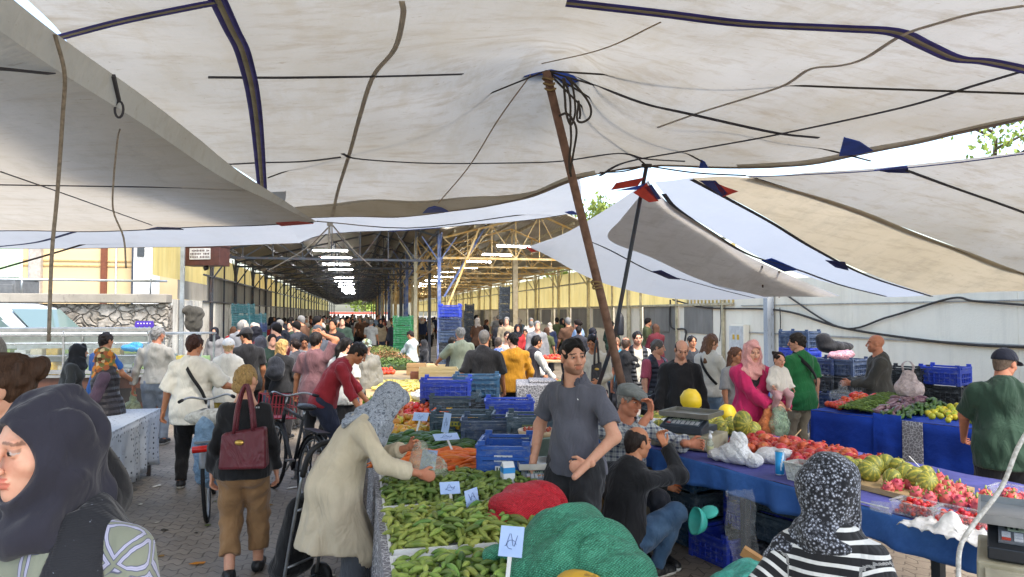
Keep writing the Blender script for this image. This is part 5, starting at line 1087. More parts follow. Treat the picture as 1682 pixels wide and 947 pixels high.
def lay(out, name, label, cat, group, keep=300, stuff_label=None):
    """the last KEEP placements become objects; the ones buried below become one object of kind stuff"""
    cut = max(0, len(out)-keep); under = out[:cut]
    if under:
        m = MB()
        for me, p, e, sc in under:
            M = Matrix.Translation(p) @ Euler(e).to_matrix().to_4x4() @ Matrix.Scale(sc, 4); m.addmesh([M @ v.co for v in me.vertices], [tuple(f.vertices) for f in me.polygons], True)
        stuff(m.build(name+'_heap', out[0][0].materials[0]), stuff_label or 'lower layers of the heap', cat)
    for me, p, e, sc in out[cut:]:
        o = obj(name, me); o.location = p; o.rotation_euler = e; o.scale = (sc,)*3; tag(o, label, cat, group)
def tray(label, O, ux, uy, w, l, z, h=.06, mat=FOAM, wall=.015, name='tray', cat='tray', group=None):
    ux, uy = Vector(ux).normalized(), Vector(uy).normalized(); M = Matrix((ux, uy, Vector((0, 0, 1)))).transposed().to_4x4(); M.translation = Vector((O[0], O[1], z)); m = MB()
    m.box((w/2, l/2, .008), (w, l, .016)); m.box((w/2, wall/2, h/2+.008), (w, wall, h-.016)); m.box((w/2, l-wall/2, h/2+.008), (w, wall, h-.016)); m.box((wall/2, l/2, h/2+.008), (wall, l-2*wall, h-.016)); m.box((w-wall/2, l/2, h/2+.008), (wall, l-2*wall, h-.016))
    o = m.build(name, mat); o.matrix_world = M; tag(o, label, cat, group); return o
def table(label, O, ux, uy, w, l, z, th=.03, mat=WOOD, name='stall_table'):
    ux, uy = Vector(ux).normalized(), Vector(uy).normalized(); s = thing(name, label, 'table', (O[0], O[1], 0), math.atan2(ux.y, ux.x)); m = MB(); m.box((w/2, l/2, z-th/2), (w, l, th)); m.build('tabletop', mat, s)
    for a in (.06, w-.06):
        for b in (.06, l-.06): m = MB(); m.box((a, b, (z-th)/2), (.04, .04, z-th)); m.build('leg', STEEL_D, s)
    return s
def skirt(name, label, pts, z0, z1, mat, amp=.02, n=80, cat='tablecloth', top=None, seed=1, flare=.0, parent=None, edge=.02):
    """cloth hanging along the polyline pts from z1 down to z0 with soft folds"""
    pts = [Vector((p[0], p[1], 0)) for p in pts]; L = [0]
    for i in range(1, len(pts)): L.append(L[-1]+(pts[i]-pts[i-1]).length)
    r = random.Random(seed); ph = [r.random()*6 for _ in range(4)]; P = []; K = 8
    for k in range(K+1):
        row = []; v = k/K
        for i in range(n+1):
            s = L[-1]*i/n; j = 0
            while j < len(pts)-2 and s > L[j+1]: j += 1
            d = (pts[j+1]-pts[j]).normalized(); q = Vector((d.y, -d.x, 0)); p = pts[j]+d*(s-L[j]); f = amp*v*(sin(s*16+ph[0]+sin(s*5+ph[1]))+.6*sin(s*31+ph[2]))+flare*v+.006
            row.append(p+q*f+Vector((0, 0, z1+(z0-z1)*v+(edge*sin(s*7+ph[3])*v if k == K else 0))))
        P.append(row)
    m = MB(); m.smooth = True; m.grid(P)
    if top: m.smooth = False; m.addmesh([Vector((p[0], p[1], z1+.004)) for p in top], [tuple(range(len(top)))], False)
    o = m.build(name, mat, parent); solid(o, .003)
    if label: tag(o, label, cat)
    return o
# ---- crates
def crate_mesh(w=.58, d=.38, h=.24, mat=None, dip=True):
    m = MB(); t = .012
    m.box((0, 0, .012), (w-.02, d-.02, .014))
    for sx in (-1, 1):
        for sy in (-1, 1): m.box((sx*(w/2-.016), sy*(d/2-.016), h/2), (.036, .036, h-.002)); m.box((sx*(w/2-.03), sy*(d/2-.012), h+.012), (.05, .02, .03))
    def side(L, place):
        nv = max(4, int(L/.055)); hh = [.02, .085, .15]
        for i in range(1, nv): place(-L/2+L*i/nv, (h-.07)/2+.012, .010, h-.08)
        for z in hh[:2 if h < .2 else 3]:
            if z < h-.09: place(0, z+.012, L-.03, .012)
        place(0, h-.06, L-.02, .07 if not dip else .05)
    for sy in (-1, 1):
        side(w, lambda a, z, ww, zz, sy=sy: m.box((a, sy*(d/2-t/2-(.002 if zz > .1 else 0)), z), (ww, t, zz))); m.box((0, sy*(d/2+.004), h-.016), (w-.04, .022, .022)); m.box((0, sy*(d/2-.020), h*.42), (w-.05, .004, h*.72))
    for sx in (-1, 1):
        side(d, lambda a, z, ww, zz, sx=sx: m.box((sx*(w/2-t/2-(.002 if zz > .1 else 0)), a, z), (t, ww, zz))); m.box((sx*(w/2+.004), 0, h-.016), (.022, d-.06, .022))
        m.box((sx*(w/2-.020), 0, h*.4), (.004, d-.05, h*.62))
    return m.mesh('crate', mat)
CR = {}
CRC = {'navy': '#26355c', 'blue': '#2450a4', 'royal': '#2a3fb0', 'black': '#26292e', 'teal': '#27545a', 'grey': '#3d4f5c', 'green': '#1f6a3c', 'slate': '#3a4a66', 'petrol': '#2c5474'}
def crate(label, p, c, rz=0, w=.58, d=.38, h=.24, group=None, plate=None):
    key = (c, w, d, h)
    if key not in CR: CR[key] = crate_mesh(w, d, h, plastic(CRC[c], 'crate_'+c))
    o = obj('crate', CR[key], None, p, rz); tag(o, label, 'crate', group)
    if plate:
        m = MB(); m.box((0, -d/2-.012, h*.55), (w*.34, .004, h*.22)); m.mat(1)
        for k in range(6): m.box((-w*.13+k*w*.052, -d/2-.0155, h*.55), (w*.03, .003, h*.1 if k % 2 else h*.14))
        m.build('label_plate', [pmat('plate_'+plate[1:], plate, rough=.5), pmat('plate_ink', '#e0e2e4' if plate != '#cfd2d4' else '#4a5a4a', rough=.5)], o)
    return o
ORD = ['lowest', 'second up', 'third up', 'fourth up', 'fifth up', 'sixth up', 'seventh up', 'eighth up', 'ninth up', 'tenth up', 'eleventh up', 'twelfth up']
def stack(where, p, n, cols, rz=0, h=.24, w=.58, d=.38, z0=0, step=None, plate=None, top='topmost', group=None):
    step = step or h+.005; r = random.Random(n*7+int(abs(p[0])*100))
    for k in range(n):
        c = cols[k % len(cols)] if len(cols) > 1 else cols[0]
        q = ORD[k] if k < n-1 or n == 1 else top
        nm = {'slate': 'slate blue', 'petrol': 'petrol blue', 'royal': 'bright blue', 'grey': 'grey green', 'navy': 'dark blue'}.get(c, c)
        crate('%s crate, %s of the stack %s' % (nm, q, where) if n > 1 else '%s plastic crate %s' % (nm, where), (p[0]+r.uniform(-.012, .012), p[1]+r.uniform(-.012, .012), z0+k*step), c, rz+r.uniform(-.03, .03), w, d, h, group, plate)
FREE = (cos(0), 0)
UX, UY = Vector((1, 0, 0)), Vector((0, 1, 0))
# ================= the long centre stall =================
XT, WT, ZT = .13, 1.08, .72
for k, (y0, l) in enumerate(((2.0, 2.95), (4.96, 2.5), (7.47, 2.6), (10.08, 2.6), (12.7, 2.6), (15.32, 2.8), (18.15, 3.0))):
    table(['board table under the nearest gherkin trays', 'board table under the carrots and long cucumbers', 'board table under the tomatoes', 'board table under the yellow peppers', 'board table under the pale wooden boxes', 'board table under the green vegetables', 'farthest board table of the long centre stall'][k], (XT, y0, 0), UX, UY, WT, l-.01, ZT)
LACE = NT('lace_cloth')
def _lace():
    t = LACE; v = t.coord(scale=(1, 1, 1)); vo = t.add('ShaderNodeTexVoronoi', feature='DISTANCE_TO_EDGE'); vo.inputs['Scale'].default_value = 34; t.link(v, vo.inputs['Vector']); n = t.noise(v, 60, 3)
    t.color(t.mix(t.ramp(t.math('ADD', vo.outputs['Distance'], t.math('MULTIPLY', n, .12)), [(.06, 1.0), (.16, 0.0)]), '#77767a', '#c3c2c4')); t.set(rough=.85, spec=.1); t.bump(vo.outputs['Distance'], .5, .01)
_lace()
skirt('tablecloth', 'grey white lace patterned cloth hanging from the nearest gherkin table', [(XT-.004, 6.4), (XT-.004, 2.0)], .12, ZT+.045, LACE.m, .022, 120, seed=4, top=[(XT-.012, 2.0), (XT+.032, 2.0), (XT+.032, 6.4), (XT-.012, 6.4)])
PRINT = NT('printed_cloth')
def _pr():
    t = PRINT; v = t.coord(); vo = t.add('ShaderNodeTexVoronoi'); vo.inputs['Scale'].default_value = 24; vo.inputs['Randomness'].default_value = .5; t.link(t.coord(scale=(1, 1, .75)), vo.inputs['Vector']); t.color(t.mix(t.ramp(vo.outputs['Distance'], [(.2, 1.0), (.26, 0.0)]), '#b3b9c0', '#51545c')); t.set(rough=.8, spec=.12); f = t.noise(v, 3, 4, .5, 1.0); t.bump(f, .6, .05)
_pr()
# trays of gherkins
r_ = random.Random(2)
flat = lambda hh: (lambda a, b: hh*(1-.35*abs(2*b-1)**3)*(1-.3*abs(2*a-1)**4))
trs = [(2.06, 1.2), (3.31, .70), (4.06, .82)]
outs = []
for i, (y0, l) in enumerate(trs):
    tray(['white foam tray of gherkins in the nearest front row', 'white foam tray of gherkins in the middle row', 'white foam tray of darker gherkins before the carrots'][i], (XT+.02, y0), UX, UY, WT-.05, l-.02, ZT+.006, .05, FOAM, .014)
    o = deposit('gherkin', (XT+.03, y0+.01, 0), UX, UY, WT-.08, l-.04, [960, 680, 640][i], flat(.105 if i < 2 else .115), ZT+.022, 11+i, None, .4, (.8, 1.25), 6)
    outs.append(o)
allp = [q for k in range(3) for q in [(o_, k) for o_ in outs[k]]]
vis = sorted(allp, key=lambda q: (q[0][1].z-.02*q[1])); topn = vis[-300:]; rest = [q for q in allp if q not in topn] if False else vis[:-300]
labs = ['small green gherkin heaped in the nearest white foam tray', 'small green gherkin heaped in the middle white foam tray', 'dark green gherkin heaped in the tray just before the carrots']
for k in range(3):
    lay([q[0] for q in rest if q[1] == k], 'gherkin', None, 'gherkins', None, 0, ['bed of small gherkins under the nearest tray\'s top layer', 'bed of small gherkins under the middle tray\'s top layer', 'bed of darker gherkins under the third tray\'s top layer'][k])
    lay([q[0] for q in topn if q[1] == k], 'gherkin', labs[k], 'gherkin', ['gherkins of the nearest tray', 'gherkins of the middle tray', 'gherkins of the third tray'][k], 999)
# carrots, cucumbers, tomatoes, peppers
hp1 = lambda H: (lambda a, b: H*(1-.6*(2*b-1)**2)*(1-.5*abs(2*a-1)**3))
lay(deposit('carrot', (XT+.03, 4.95, 0), UX, UY, .88, .74, 240, hp1(.14), ZT+.004, 21, pi/2+.15, .4), 'carrot', 'orange carrot laid crosswise in the carrot heap', 'carrot', 'carrots of the centre stall', 110, 'lower carrots of the orange heap')
lay(deposit('cucumber', (XT+.03, 5.72, 0), UX, UY, .80, .85, 190, hp1(.13), ZT+.004, 22, pi/2+.5, .4), 'cucumber', 'dark green cucumber in the heap behind the carrots', 'cucumber', 'cucumbers behind the carrots', 110, 'lower dark cucumbers of the heap')
lay(deposit('heirloom_tomato', (XT+.05, 6.62, 0), UX, UY, .82, .85, 150, hp1(.17), ZT+.004, 23), 'heirloom_tomato', 'large yellow orange tomato in the heap behind the dark cucumbers', 'tomato', 'orange tomatoes of the centre stall', 90, 'lower orange tomatoes of the heap')
lay(deposit('tomato', (XT+.05, 7.55, 0), UX, UY, .85, 1.0, 260, hp1(.16), ZT+.004, 24), 'tomato', 'red tomato in the heap behind the orange tomatoes', 'tomato', 'red tomatoes of the centre stall', 120, 'lower red tomatoes of the heap')
lay(deposit('pepper', (XT+.05, 8.75, 0), UX, UY, .95, 1.2, 260, hp1(.10), ZT+.004, 25, pi/2, .4), 'yellow_pepper', 'pale yellow long pepper on the sheet behind the red tomatoes', 'pepper', 'yellow peppers, nearer heap', 110, 'lower yellow peppers of the nearer heap')
lay(deposit('pepper', (XT+.02, 10.2, 0), UX, UY, 1.0, 1.8, 300, hp1(.12), ZT+.004, 26, None, .4), 'yellow_pepper', 'pale yellow long pepper in the wide heap before the wooden boxes', 'pepper', 'yellow peppers, farther heap', 110, 'lower yellow peppers of the farther heap')
lay(deposit('tomato', (XT+.1, 13.2, 0), UX, UY, .5, .9, 100, hp1(.14), ZT+.004, 27), 'tomato', 'red tomato in a distant heap beside the pale wooden boxes', 'tomato', 'red tomatoes by the wooden boxes', 60, 'lower red tomatoes of the distant heap')
def greens(label, O, w, l, h, c, c2, n=500, z=ZT, seed=1, leaf=.07, ux=UX, uy=UY):
    r = random.Random(seed); m = MB(); ux, uy = Vector(ux).normalized(), Vector(uy).normalized()
    for k in range(n):
        a, b = r.random(), r.random(); t = h*(1-.6*(2*a-1)**2)*(1-.6*(2*b-1)**2)*(.5+.5*r.random()); p = Vector((O[0], O[1], z+t+.01))+ux*a*w+uy*b*l; e = Euler((r.gauss(0, .7), r.gauss(0, .7), r.random()*6)).to_matrix(); L = leaf*(.6+.8*r.random())
        m.addmesh([p+e @ Vector(q)*L for q in ((-.5, 0, 0), (0, -.22, .06), (.55, 0, -.05), (0, .22, .06))], [(0, 1, 2, 3)], False)
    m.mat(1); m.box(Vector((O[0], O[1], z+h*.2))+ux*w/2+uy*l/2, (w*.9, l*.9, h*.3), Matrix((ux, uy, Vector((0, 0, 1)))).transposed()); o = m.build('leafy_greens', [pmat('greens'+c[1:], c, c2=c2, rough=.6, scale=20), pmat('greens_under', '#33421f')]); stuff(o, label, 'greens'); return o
greens('loose heap of bunched green herbs beyond the wooden boxes', (XT, 14.2), 1.1, 1.4, .22, '#5f7434', '#47602a', 700, ZT, 3); greens('far heap of parsley and red radishes under the shed edge', (XT, 16.0), 1.1, 1.8, .25, '#4d6a30', '#9a4a3a', 900, ZT, 4); greens('farthest heap of mixed leaves on the centre stall', (XT, 18.3), 1.1, 2.6, .25, '#5f7a38', '#7a5a34', 900, ZT, 5); greens('leafy green tops lying beside the yellow peppers', (XT-.05, 8.65), .25, .5, .1, '#6d8a2e', '#8fa53f', 160, ZT, 6)
# pale wooden boxes with fruit, cartons
for k, (px, py, w, d_, h, lab) in enumerate(((720, 618, .62, .42, .24, 'pale wooden box in front on the centre stall, paper lined'), (722, 601, .5, .38, .14, 'pale wooden box stacked behind the front wooden box'), (684, 606, .34, .3, .2, 'small square cardboard carton left of the wooden boxes'), (690, 617, .3, .26, .16, 'reddish brown carton with tomatoes left of the front wooden box'))):
    p = atz(px, py, ZT+.1); p.z = ZT+.006; m = MB(); m.box((0, 0, .01), (w, d_, .02))
    for s in (-1, 1): m.box((0, s*d_/2, h/2), (w+.02, .014, h-.002)); m.box((s*w/2, 0, h/2+.001), (.014, d_, h-.004))
    m.box((0, 0, h*.8), (w-.03, d_-.03, .02)); m.box((0, -d_/2-.008, h*.75), (w, .006, .03))
    o = m.build('wooden_box' if k < 2 else 'carton', [pmat('poplar', '#cdb684', c2='#c0a873', rough=.8, stretch=(1, 8, 8)), pmat('poplar2', '#c9b182', rough=.8), CARD, pmat('redcarton', '#9a6248', rough=.8)][k], None, p, -.1); bevel(o, .004); tag(o, lab, 'box')
# price cards on sticks
def card(label, px, py, z, tilt=.5, rz=0, w=.115, h=.085, stick=.13, dist=None):
    p = atz(px, py, z) if dist is None else atd(px, py, dist); s = thing('price_card', label, 'price card', p, heading(180)+pi+rz); M = Euler((-tilt, 0, 0)).to_matrix()
    m = MB(); m.box((0, 0, 0), (w, .003, h), M); c = m.build('card', pmat('blue_card', '#a9c0e4', c2='#9db6df', rough=.5), s); m = MB(); m.box((0, .0, -h/2-stick/2), (.016, .006, stick), None, M.to_4x4()); m.build('stick', pmat('white_stick', '#d5d6d3', rough=.5), s)
    m = MB(); r = random.Random(int(px)); m.tube([M @ Vector((-.25*w+.5*w*t, -.003, h*(.05+.22*sin(t*9+px)))) for t in [i/9 for i in range(10)]], .0010, 4); m.tube([M @ Vector((.02*w+.2*w*cos(a), -.003, .15*h*sin(a)-.1*h)) for a in [i*.7 for i in range(8)]], .0009, 4); m.build('handwriting', pmat('pen_blue', '#3c4c86', rough=.6), c); return s
card('pale blue price card leaning on the green net sack', 840, 889, 1.0, .45, -.25, .095, .115, .12, 2.75); card('pale blue price card standing among the darker gherkins', 739, 801, .86, .9, .2); card('thin pale price card seen edge-on in the gherkin tray', 775, 816, .87, .2, 1.0); card('pale blue price card stuck in the carrots', 704, 755, .90, .3, -.5, .12, .13); card('pale blue price card lying on the dark cucumbers', 733, 717, .90, 1.1, .4, .2); card('pale blue price card stuck upright before the tomato crates', 733, 694, .92, .2, -.9, .11, .17); card('pale blue price card between red and orange tomatoes', 691, 684, .9, .6, -.3, .15)
# crates along the stall's right edge
def pxz(px, py, z): p = atz(px, py, z); p.z = z; return p
H = heading(0)
p = pxz(845, 795, ZT+.004); stack('set on the centre stall beside the scale', (p.x+.0, p.y+.22), 2, ['blue'], H-.06, .19, .36, .46, ZT+.006, .07, '#cfd2d4')
p = pxz(812, 728, ZT+.004); crate('blue crate lined with crinkled plastic film behind the bright blue crate', (p.x, p.y+.2, ZT+.006), 'slate', H, .5, .4, .2)
p = pxz(757, 716, ZT+.004); crate('grey crate of orange tomatoes at the front right of the tomato heap', (p.x+.05, p.y+.2, ZT+.006), 'grey', H-.05, .58, .38, .2, None, '#a9a23a'); p2 = (p.x+.05, p.y+.2, ZT+.05)
lay(deposit('heirloom_tomato', Vector(p2)-Vector((.2, .13, 0)), UX, UY, .42, .28, 34, lambda a, b: .16, ZT+.04, 41), 'heirloom_tomato', 'orange yellow tomato lying in the grey crate', 'tomato', 'tomatoes in the grey crate')
p = pxz(757, 690, ZT+.004); crate('dark crate of mixed tomatoes behind the grey tomato crate', (p.x+.02, p.y+.55, ZT+.006), 'grey', H-.02, .55, .38, .22); p2 = (p.x+.02, p.y+.55)
lay(deposit('heirloom_tomato', Vector((p2[0]-.2, p2[1]-.13, 0)), UX, UY, .4, .28, 40, lambda a, b: .2, ZT+.04, 42), 'heirloom_tomato', 'red and yellow tomato piled in the dark crate farther back', 'tomato', 'tomatoes in the dark crate')
stack('behind the tomato crates, nearer left', gp(735, 8.3), 2, ['navy', 'royal'], H, .24, .58, .38, .62, None, None); stack('behind the tomato crates, farther right', gp(782, 8.5), 2, ['slate', 'petrol'], H+.05, .25, .55, .4, .62)
crate('black empty crate tilted on the yellow peppers', gp(735, 9.4, ZT+.03), 'black', H-.3, .6, .4, .16)
stack('before the man in sand shorts', gp(806, 7.6), 4, ['black'], H+.1, .22, .45, .36, 0)
stack('before the mustard sweater', gp(835, 7.5), 4, ['green', 'navy', 'slate', 'royal'], H+.05, .235, .5, .38, 0)
stack('beside the man in grey polo', gp(868, 6.3), 5, ['black', 'grey', 'black', 'grey', 'grey'], H-.03, .19, .40, .38, 0, None, '#6b7348')
def lacebox():
    p = gp(882, 8.3); m = MB(); m.box((0, 0, .53), (.5, .7, 1.06)); m.box((.05, .03, 1.075), (.3, .4, .03)); o = m.build('covered_stand', LACE.m, None, p, H); bevel(o, .03, 3); tag(o, 'square stand draped in grey lace cloth with papers on top', 'stand')
lacebox()
def bucket(label, p, c, r=.13, h=.2):
    s = thing('bucket', label, 'bucket', p); m = MB(); m.lathe([(r*.75, 0), (r, h), (r*1.06, h), (r*1.06, h+.02), (r*.92, h+.02), (r*.7, .02)], 24); m.build('pail', pmat('pail'+c[1:], c, rough=.4), s); return s
p = pxz(882, 768, ZT); s = bucket('pale green bucket topped with a round bowl of red berries', (p.x+.12, p.y+.45, ZT+.006), '#9fb8b0', .13, .14); m = MB(); m.lathe([(.1, .15), (.15, .16), (.16, .2), (.14, .2), (.1, .175), (.001, .17)], 24); m.mat(1)
for k in range(26): a = k*2.4; rr = .12*math.sqrt(k/26); m.lathe([(.001, -.02), (.018, 0), (.001, .02)], 6, (rr*cos(a), rr*sin(a), .2))
m.build('bowl', [pmat('bowl_tan', '#c4ab86', rough=.5), pmat('berries', '#a4442c', rough=.4)], s)
# ---- scales
def scale(label, p, rz, w=.3, body='#3c434c', pan='#b4b3ab', face='#8d949c', big=False, keys=False):
    s = thing('market_scale', label, 'scale', p, rz); m = MB(); b = pmat('scale_body'+body[1:], body, rough=.4)
    M = Matrix.Identity(4); m.prism([(-w*.5, -w*.52), (w*.5, -w*.52), (w*.5, w*.42), (-w*.5, w*.42)], 0, .05); vs = [(-w*.5, -w*.52, .0501), (w*.5, -w*.52, .0501), (w*.5, -w*.08, .105), (-w*.5, -w*.08, .105), (w*.5, -w*.08, .0501), (-w*.5, -w*.08, .0501)]; m.addmesh(vs, [(0, 1, 2, 3), (2, 4, 5, 3), (1, 4, 2), (0, 3, 5)], False); m.box((0, w*.2, .075), (w*.35, w*.35, .05)); bevel(m.build('body', b, s), .006)
    nrm_ = Vector((0, -.055, w*.44)).normalized(); a = math.atan2(.055, w*.44); Mf = Matrix.Translation((0, -w*.3, .078)) @ Euler((a, 0, 0)).to_matrix().to_4x4()
    m = MB(); m.box((0, w*.02, .004), (w*.8, w*.34, .006), None, Mf); pn = m.build('panel', pmat('scale_face'+face[1:], face, rough=.35), s); m = MB()
    for k in range(3): m.box((-w*.22+k*w*.22, w*.11, .009), (w*.19, w*.075, .004), None, Mf)
    m.mat(1)
    for i in range(7):
        for j in range(3):
            m.mat(2 if (i, j) == (0, 2) else 1); m.box((-w*.33+i*w*.11, w*.02-j*w*.055, .009), (w*.08, w*.038, .004), None, Mf)
    m.mat(3)
    for k in range(9): m.box((-w*.28+(k % 3)*w*.22+(k//3-1)*w*.05, w*.11, .0115), (w*.025, w*.045, .002), None, Mf)
    m.build('keypad', [pmat('lcd', '#a8b8a4', rough=.2), pmat('keys', '#c9ccd0', rough=.5), pmat('key_red', '#c04a3a'), pmat('lcd_digit', '#27302a')], pn)
    m = MB(); ww, dd = w*1.15, w*.95; z = .125
    m.box((0, w*.12, z), (ww, dd, .012)); 
    for sx in (-1, 1): m.box((sx*ww/2, w*.12, z+.018), (.008, dd, .032)); m.box((0, w*.12+sx*dd/2, z+.018), (ww, .008, .03))
    m.build('pan', pmat('steel_pan'+pan[1:], pan, rough=.32, metal=.55, bump=.05), s); return s
p = pxz(888, 800, ZT+.004); scale('grey market scale with square steel pan behind the red net sack', (p.x, p.y+.05, ZT+.006), H+.1, .24, '#8f958f', '#cfcdc6', '#7d8894')
def milk():
    p = pxz(838, 812, ZT+.004); s = thing('carton', 'white and blue drink carton beside the crate and steel pan scale', 'carton', (p.x-.01, p.y+.03, ZT+.006), H+.3); m = MB(); m.box((0, 0, .075), (.075, .075, .15)); m.mat(1); m.box((0, 0, .15), (.0765, .0765, .035)); m.mat(0); m.addmesh([(-.037, -.037, .168), (.037, -.037, .168), (.037, .037, .168), (-.037, .037, .168), (-.037, 0, .2), (.037, 0, .2)], [(0, 1, 5, 4), (2, 3, 4, 5), (1, 2, 5), (3, 0, 4)], False); m.build('pack', [pmat('pack_white', '#d3d6d8', rough=.4), pmat('pack_blue', '#2f86c4', rough=.4)], s)
milk()
# ---- net sacks
def blob(name, prims, mat, res=.012, wr=None, seed=1, amp=.006, freq=40, keep=None, k=.06, crease=False):
    P = np.array([q[0] for q in prims]); R = max(max(q[1]) for q in prims)+.06; F = Fld(P.min(0)-R, P.max(0)+R, res)
    for c, r, *M in prims: F.ell(c, np.array(r, float), M[0] if M else None, k)
    w0 = wrinkle(seed, 1.0, freq, .8); F.func(lambda x, y, z: amp*((1.2-2.6*np.abs(w0(x, y, z))) if crease else w0(x, y, z)))
    if keep is not None: F.keep(V(0, 0, -1), -keep)
    v, f = F.mesh(); return to_mesh(name, [(v, f, 0)], mat)
def net_mat(name, c, c2, inner):
    t = NT(name); v = t.coord(scale=(1, 1, 1.3)); rg = lambda sc, d: t.math('SUBTRACT', 1.0, t.math('ABSOLUTE', t.math('MULTIPLY_ADD', t.noise(v, sc, 3, .6, d), 4.0, -2.0)))
    r1, r2 = rg(11, 1.8), rg(24, 2.5); f = t.mix(t.ramp(t.noise(v, 6, 5, .65, 1.0), [(.35, 0.0), (.7, 1.0)]), c, c2); f = t.mix(t.ramp(r2, [(.55, 0.0), (1.0, .55)]), f, lum(c, 1.5)); f = t.mix(t.ramp(r1, [(-.0, .5), (.4, 0.0)]), f, inner); a_ = t.add('ShaderNodeTexWave', wave_type='BANDS', bands_direction='DIAGONAL'); a_.inputs['Scale'].default_value = 42; a_.inputs['Distortion'].default_value = 1.5; t.link(v, a_.inputs['Vector']); b_ = t.add('ShaderNodeTexWave', wave_type='BANDS', bands_direction='DIAGONAL'); b_.inputs['Scale'].default_value = 42; b_.inputs['Distortion'].default_value = 1.5; t.link(t.coord(scale=(-1, 1, 1)), b_.inputs['Vector'])
    f = t.mix(t.math('MULTIPLY', t.ramp(t.math('MINIMUM', a_.outputs['Fac'], b_.outputs['Fac']), [(.12, .6), (.4, 0.0)]), 1.0), f, inner); t.color(f); t.set(rough=.55, spec=.3)
    t.bump(t.math('ADD', t.math('MULTIPLY', r1, .5), t.math('ADD', t.math('MULTIPLY', r2, .35), t.math('MULTIPLY', t.noise(v, 240, 2), .12))), .9, .022); return t.m
o = obj('net_sack', blob('net_sack', [((.0, .0, .13), (.225, .33, .185)), ((-.15, -.10, .10), (.16, .2, .13)), ((.08, -.12, .1), (.19, .26, .15)), ((-.27, .12, .12), (.10, .07, .04))], net_mat('green_net', '#4f9f80', '#377f62', '#17472f'),   .010, None, 3, .011, 15, .002, crease=True), None, (.90, 2.86, ZT+.006)); tag(o, 'bulging green net sack of produce at the front of the stall', 'sack')
o = obj('net_sack', blob('net_sack', [((.0, .0, .08), (.17, .17, .11)), ((-.11, -.06, .05), (.12, .13, .08)), ((.09, .03, .09), (.11, .13, .10)), ((-.18, -.14, .03), (.07, .08, .035))], net_mat('red_net', '#cf2534', '#b81c28', '#7e1018'), .010, None, 8, .010, 17, .002, crease=True), None, (.92, 3.74, ZT+.03)); tag(o, 'slack red net sack lying behind the green sack', 'sack')
m = MB(); m.lathe([(.001, -.1), (.075, -.075), (.11, -.02), (.11, .03), (.07, .08), (.012, .09), (.01, .12)], 20); o = m.build('squash', fruit_mat('squash_skin', '#cfa428', '#b98d22', 8, .5, .05, bump=.2, spot='#7a5a1e'), None, (.80, 2.43, ZT+.11)); o.rotation_euler = (.6, .3, 0); o.scale = (1.2, 1.1, .95); tag(o, 'warty yellow squash at the bottom edge before the green sack', 'squash')
# ---- plastic bags
def film(name, c, a=.55, rough=.25):
    key = ('film', name)
    if key in _MC: return _MC[key]
    t = NT(name); v = t.coord(); t.color(c); t.set(rough=rough, spec=.6); rg = t.math('ABSOLUTE', t.math('MULTIPLY_ADD', t.noise(v, 9, 4, .6, 2.2), 2.0, -1.0)); t.bump(t.math('ADD', rg, t.math('MULTIPLY', t.noise(v, 34, 4, .6, 1.5), .3)), 1.0, .026); tp = t.add('ShaderNodeBsdfTransparent'); mx = t.add('ShaderNodeMixShader'); t.link(t.ramp(t.noise(v, 14, 4, .7, 1.5), [(.3, a*.55), (.7, min(1, a*1.5))]), mx.inputs[0]); t.link(tp.outputs[0], mx.inputs[1]); t.link(t.b.outputs[0], mx.inputs[2]); t.link(mx.outputs[0], t.out.inputs['Surface']); _MC[key] = t.m; return t.m
BAGW = film('white_bag', '#f0f0ee', 1.3, .4); BAGC = film('clear_bag', '#eef2f2', .13, .1)
def bag(label, p, prims, mat=None, seed=1, amp=.014, rot=0, handles=(), res=.011, sc=1.0, freq=34):
    s = thing('plastic_bag', label, 'plastic bag', p, rot); me = blob('pouch', prims, mat or BAGW, res*.8, None, seed, amp*.75, freq*1.5, None, .03); obj('pouch', me, s)
    for h in handles:
        m = MB(); m.smooth = True; c = catmull(h, 12); m.grid([[q+Vector((.012, 0, 0)), q-Vector((.012, 0, 0))] for q in c]); hd = m.build('handle', mat or BAGW, s); solid(hd, .002)
    return s
p = pxz(672, 668, ZT); bag('crumpled clear plastic sheet behind the red tomatoes', (p.x+.25, 9.0, ZT+.1), [((0, 0, 0), (.2, .25, .07)), ((.15, .1, .03), (.15, .15, .06))], BAGW, 5, .02)
# ================= right-hand counter =================
A0 = Vector((1.17, 5.63)); UD = Vector((1.21, -2.38)).normalized(); ND = Vector((2.38, 1.21)).normalized(); ZC = .78
def T(s, t, z=ZC): q = A0+UD*s+ND*t; return cwp(q.x, q.y, z)
uxw = T(1, 0)-T(0, 0); uyw = T(0, 1)-T(0, 0); CA = math.atan2(uxw.y, uxw.x)
s = thing('market_counter', 'long fruit counter covered with faded blue cloth at right', 'counter', T(-1.1, 0, 0), CA)
m = MB(); m.box((2.4, .65, ZC-.02), (4.8, 1.3, .035)); m.build('board', WOODD, s)
for a in (.15, 1.8, 3.2, 4.6):
    for b in (.22, 1.2): m = MB(); m.box((a, b, (ZC-.04)/2), (.05, .05, ZC-.04)); m.build('leg', STEEL_D, s)
def cloth_blue(name, c, c2): return pmat(name, c, c2=c2, rough=.75, scale=3, bump=.5, bscale=7, bdist=.03, spec=.25, dirt=lum(c, 1.9))
TOPB = cloth_blue('oilcloth_top', '#494b88', '#3d3f72'); SKB = cloth_blue('oilcloth_skirt', '#3a629f', '#2c5290'); BLUT = cloth_blue('tarp_blue', '#163c9c', '#0f2f80')
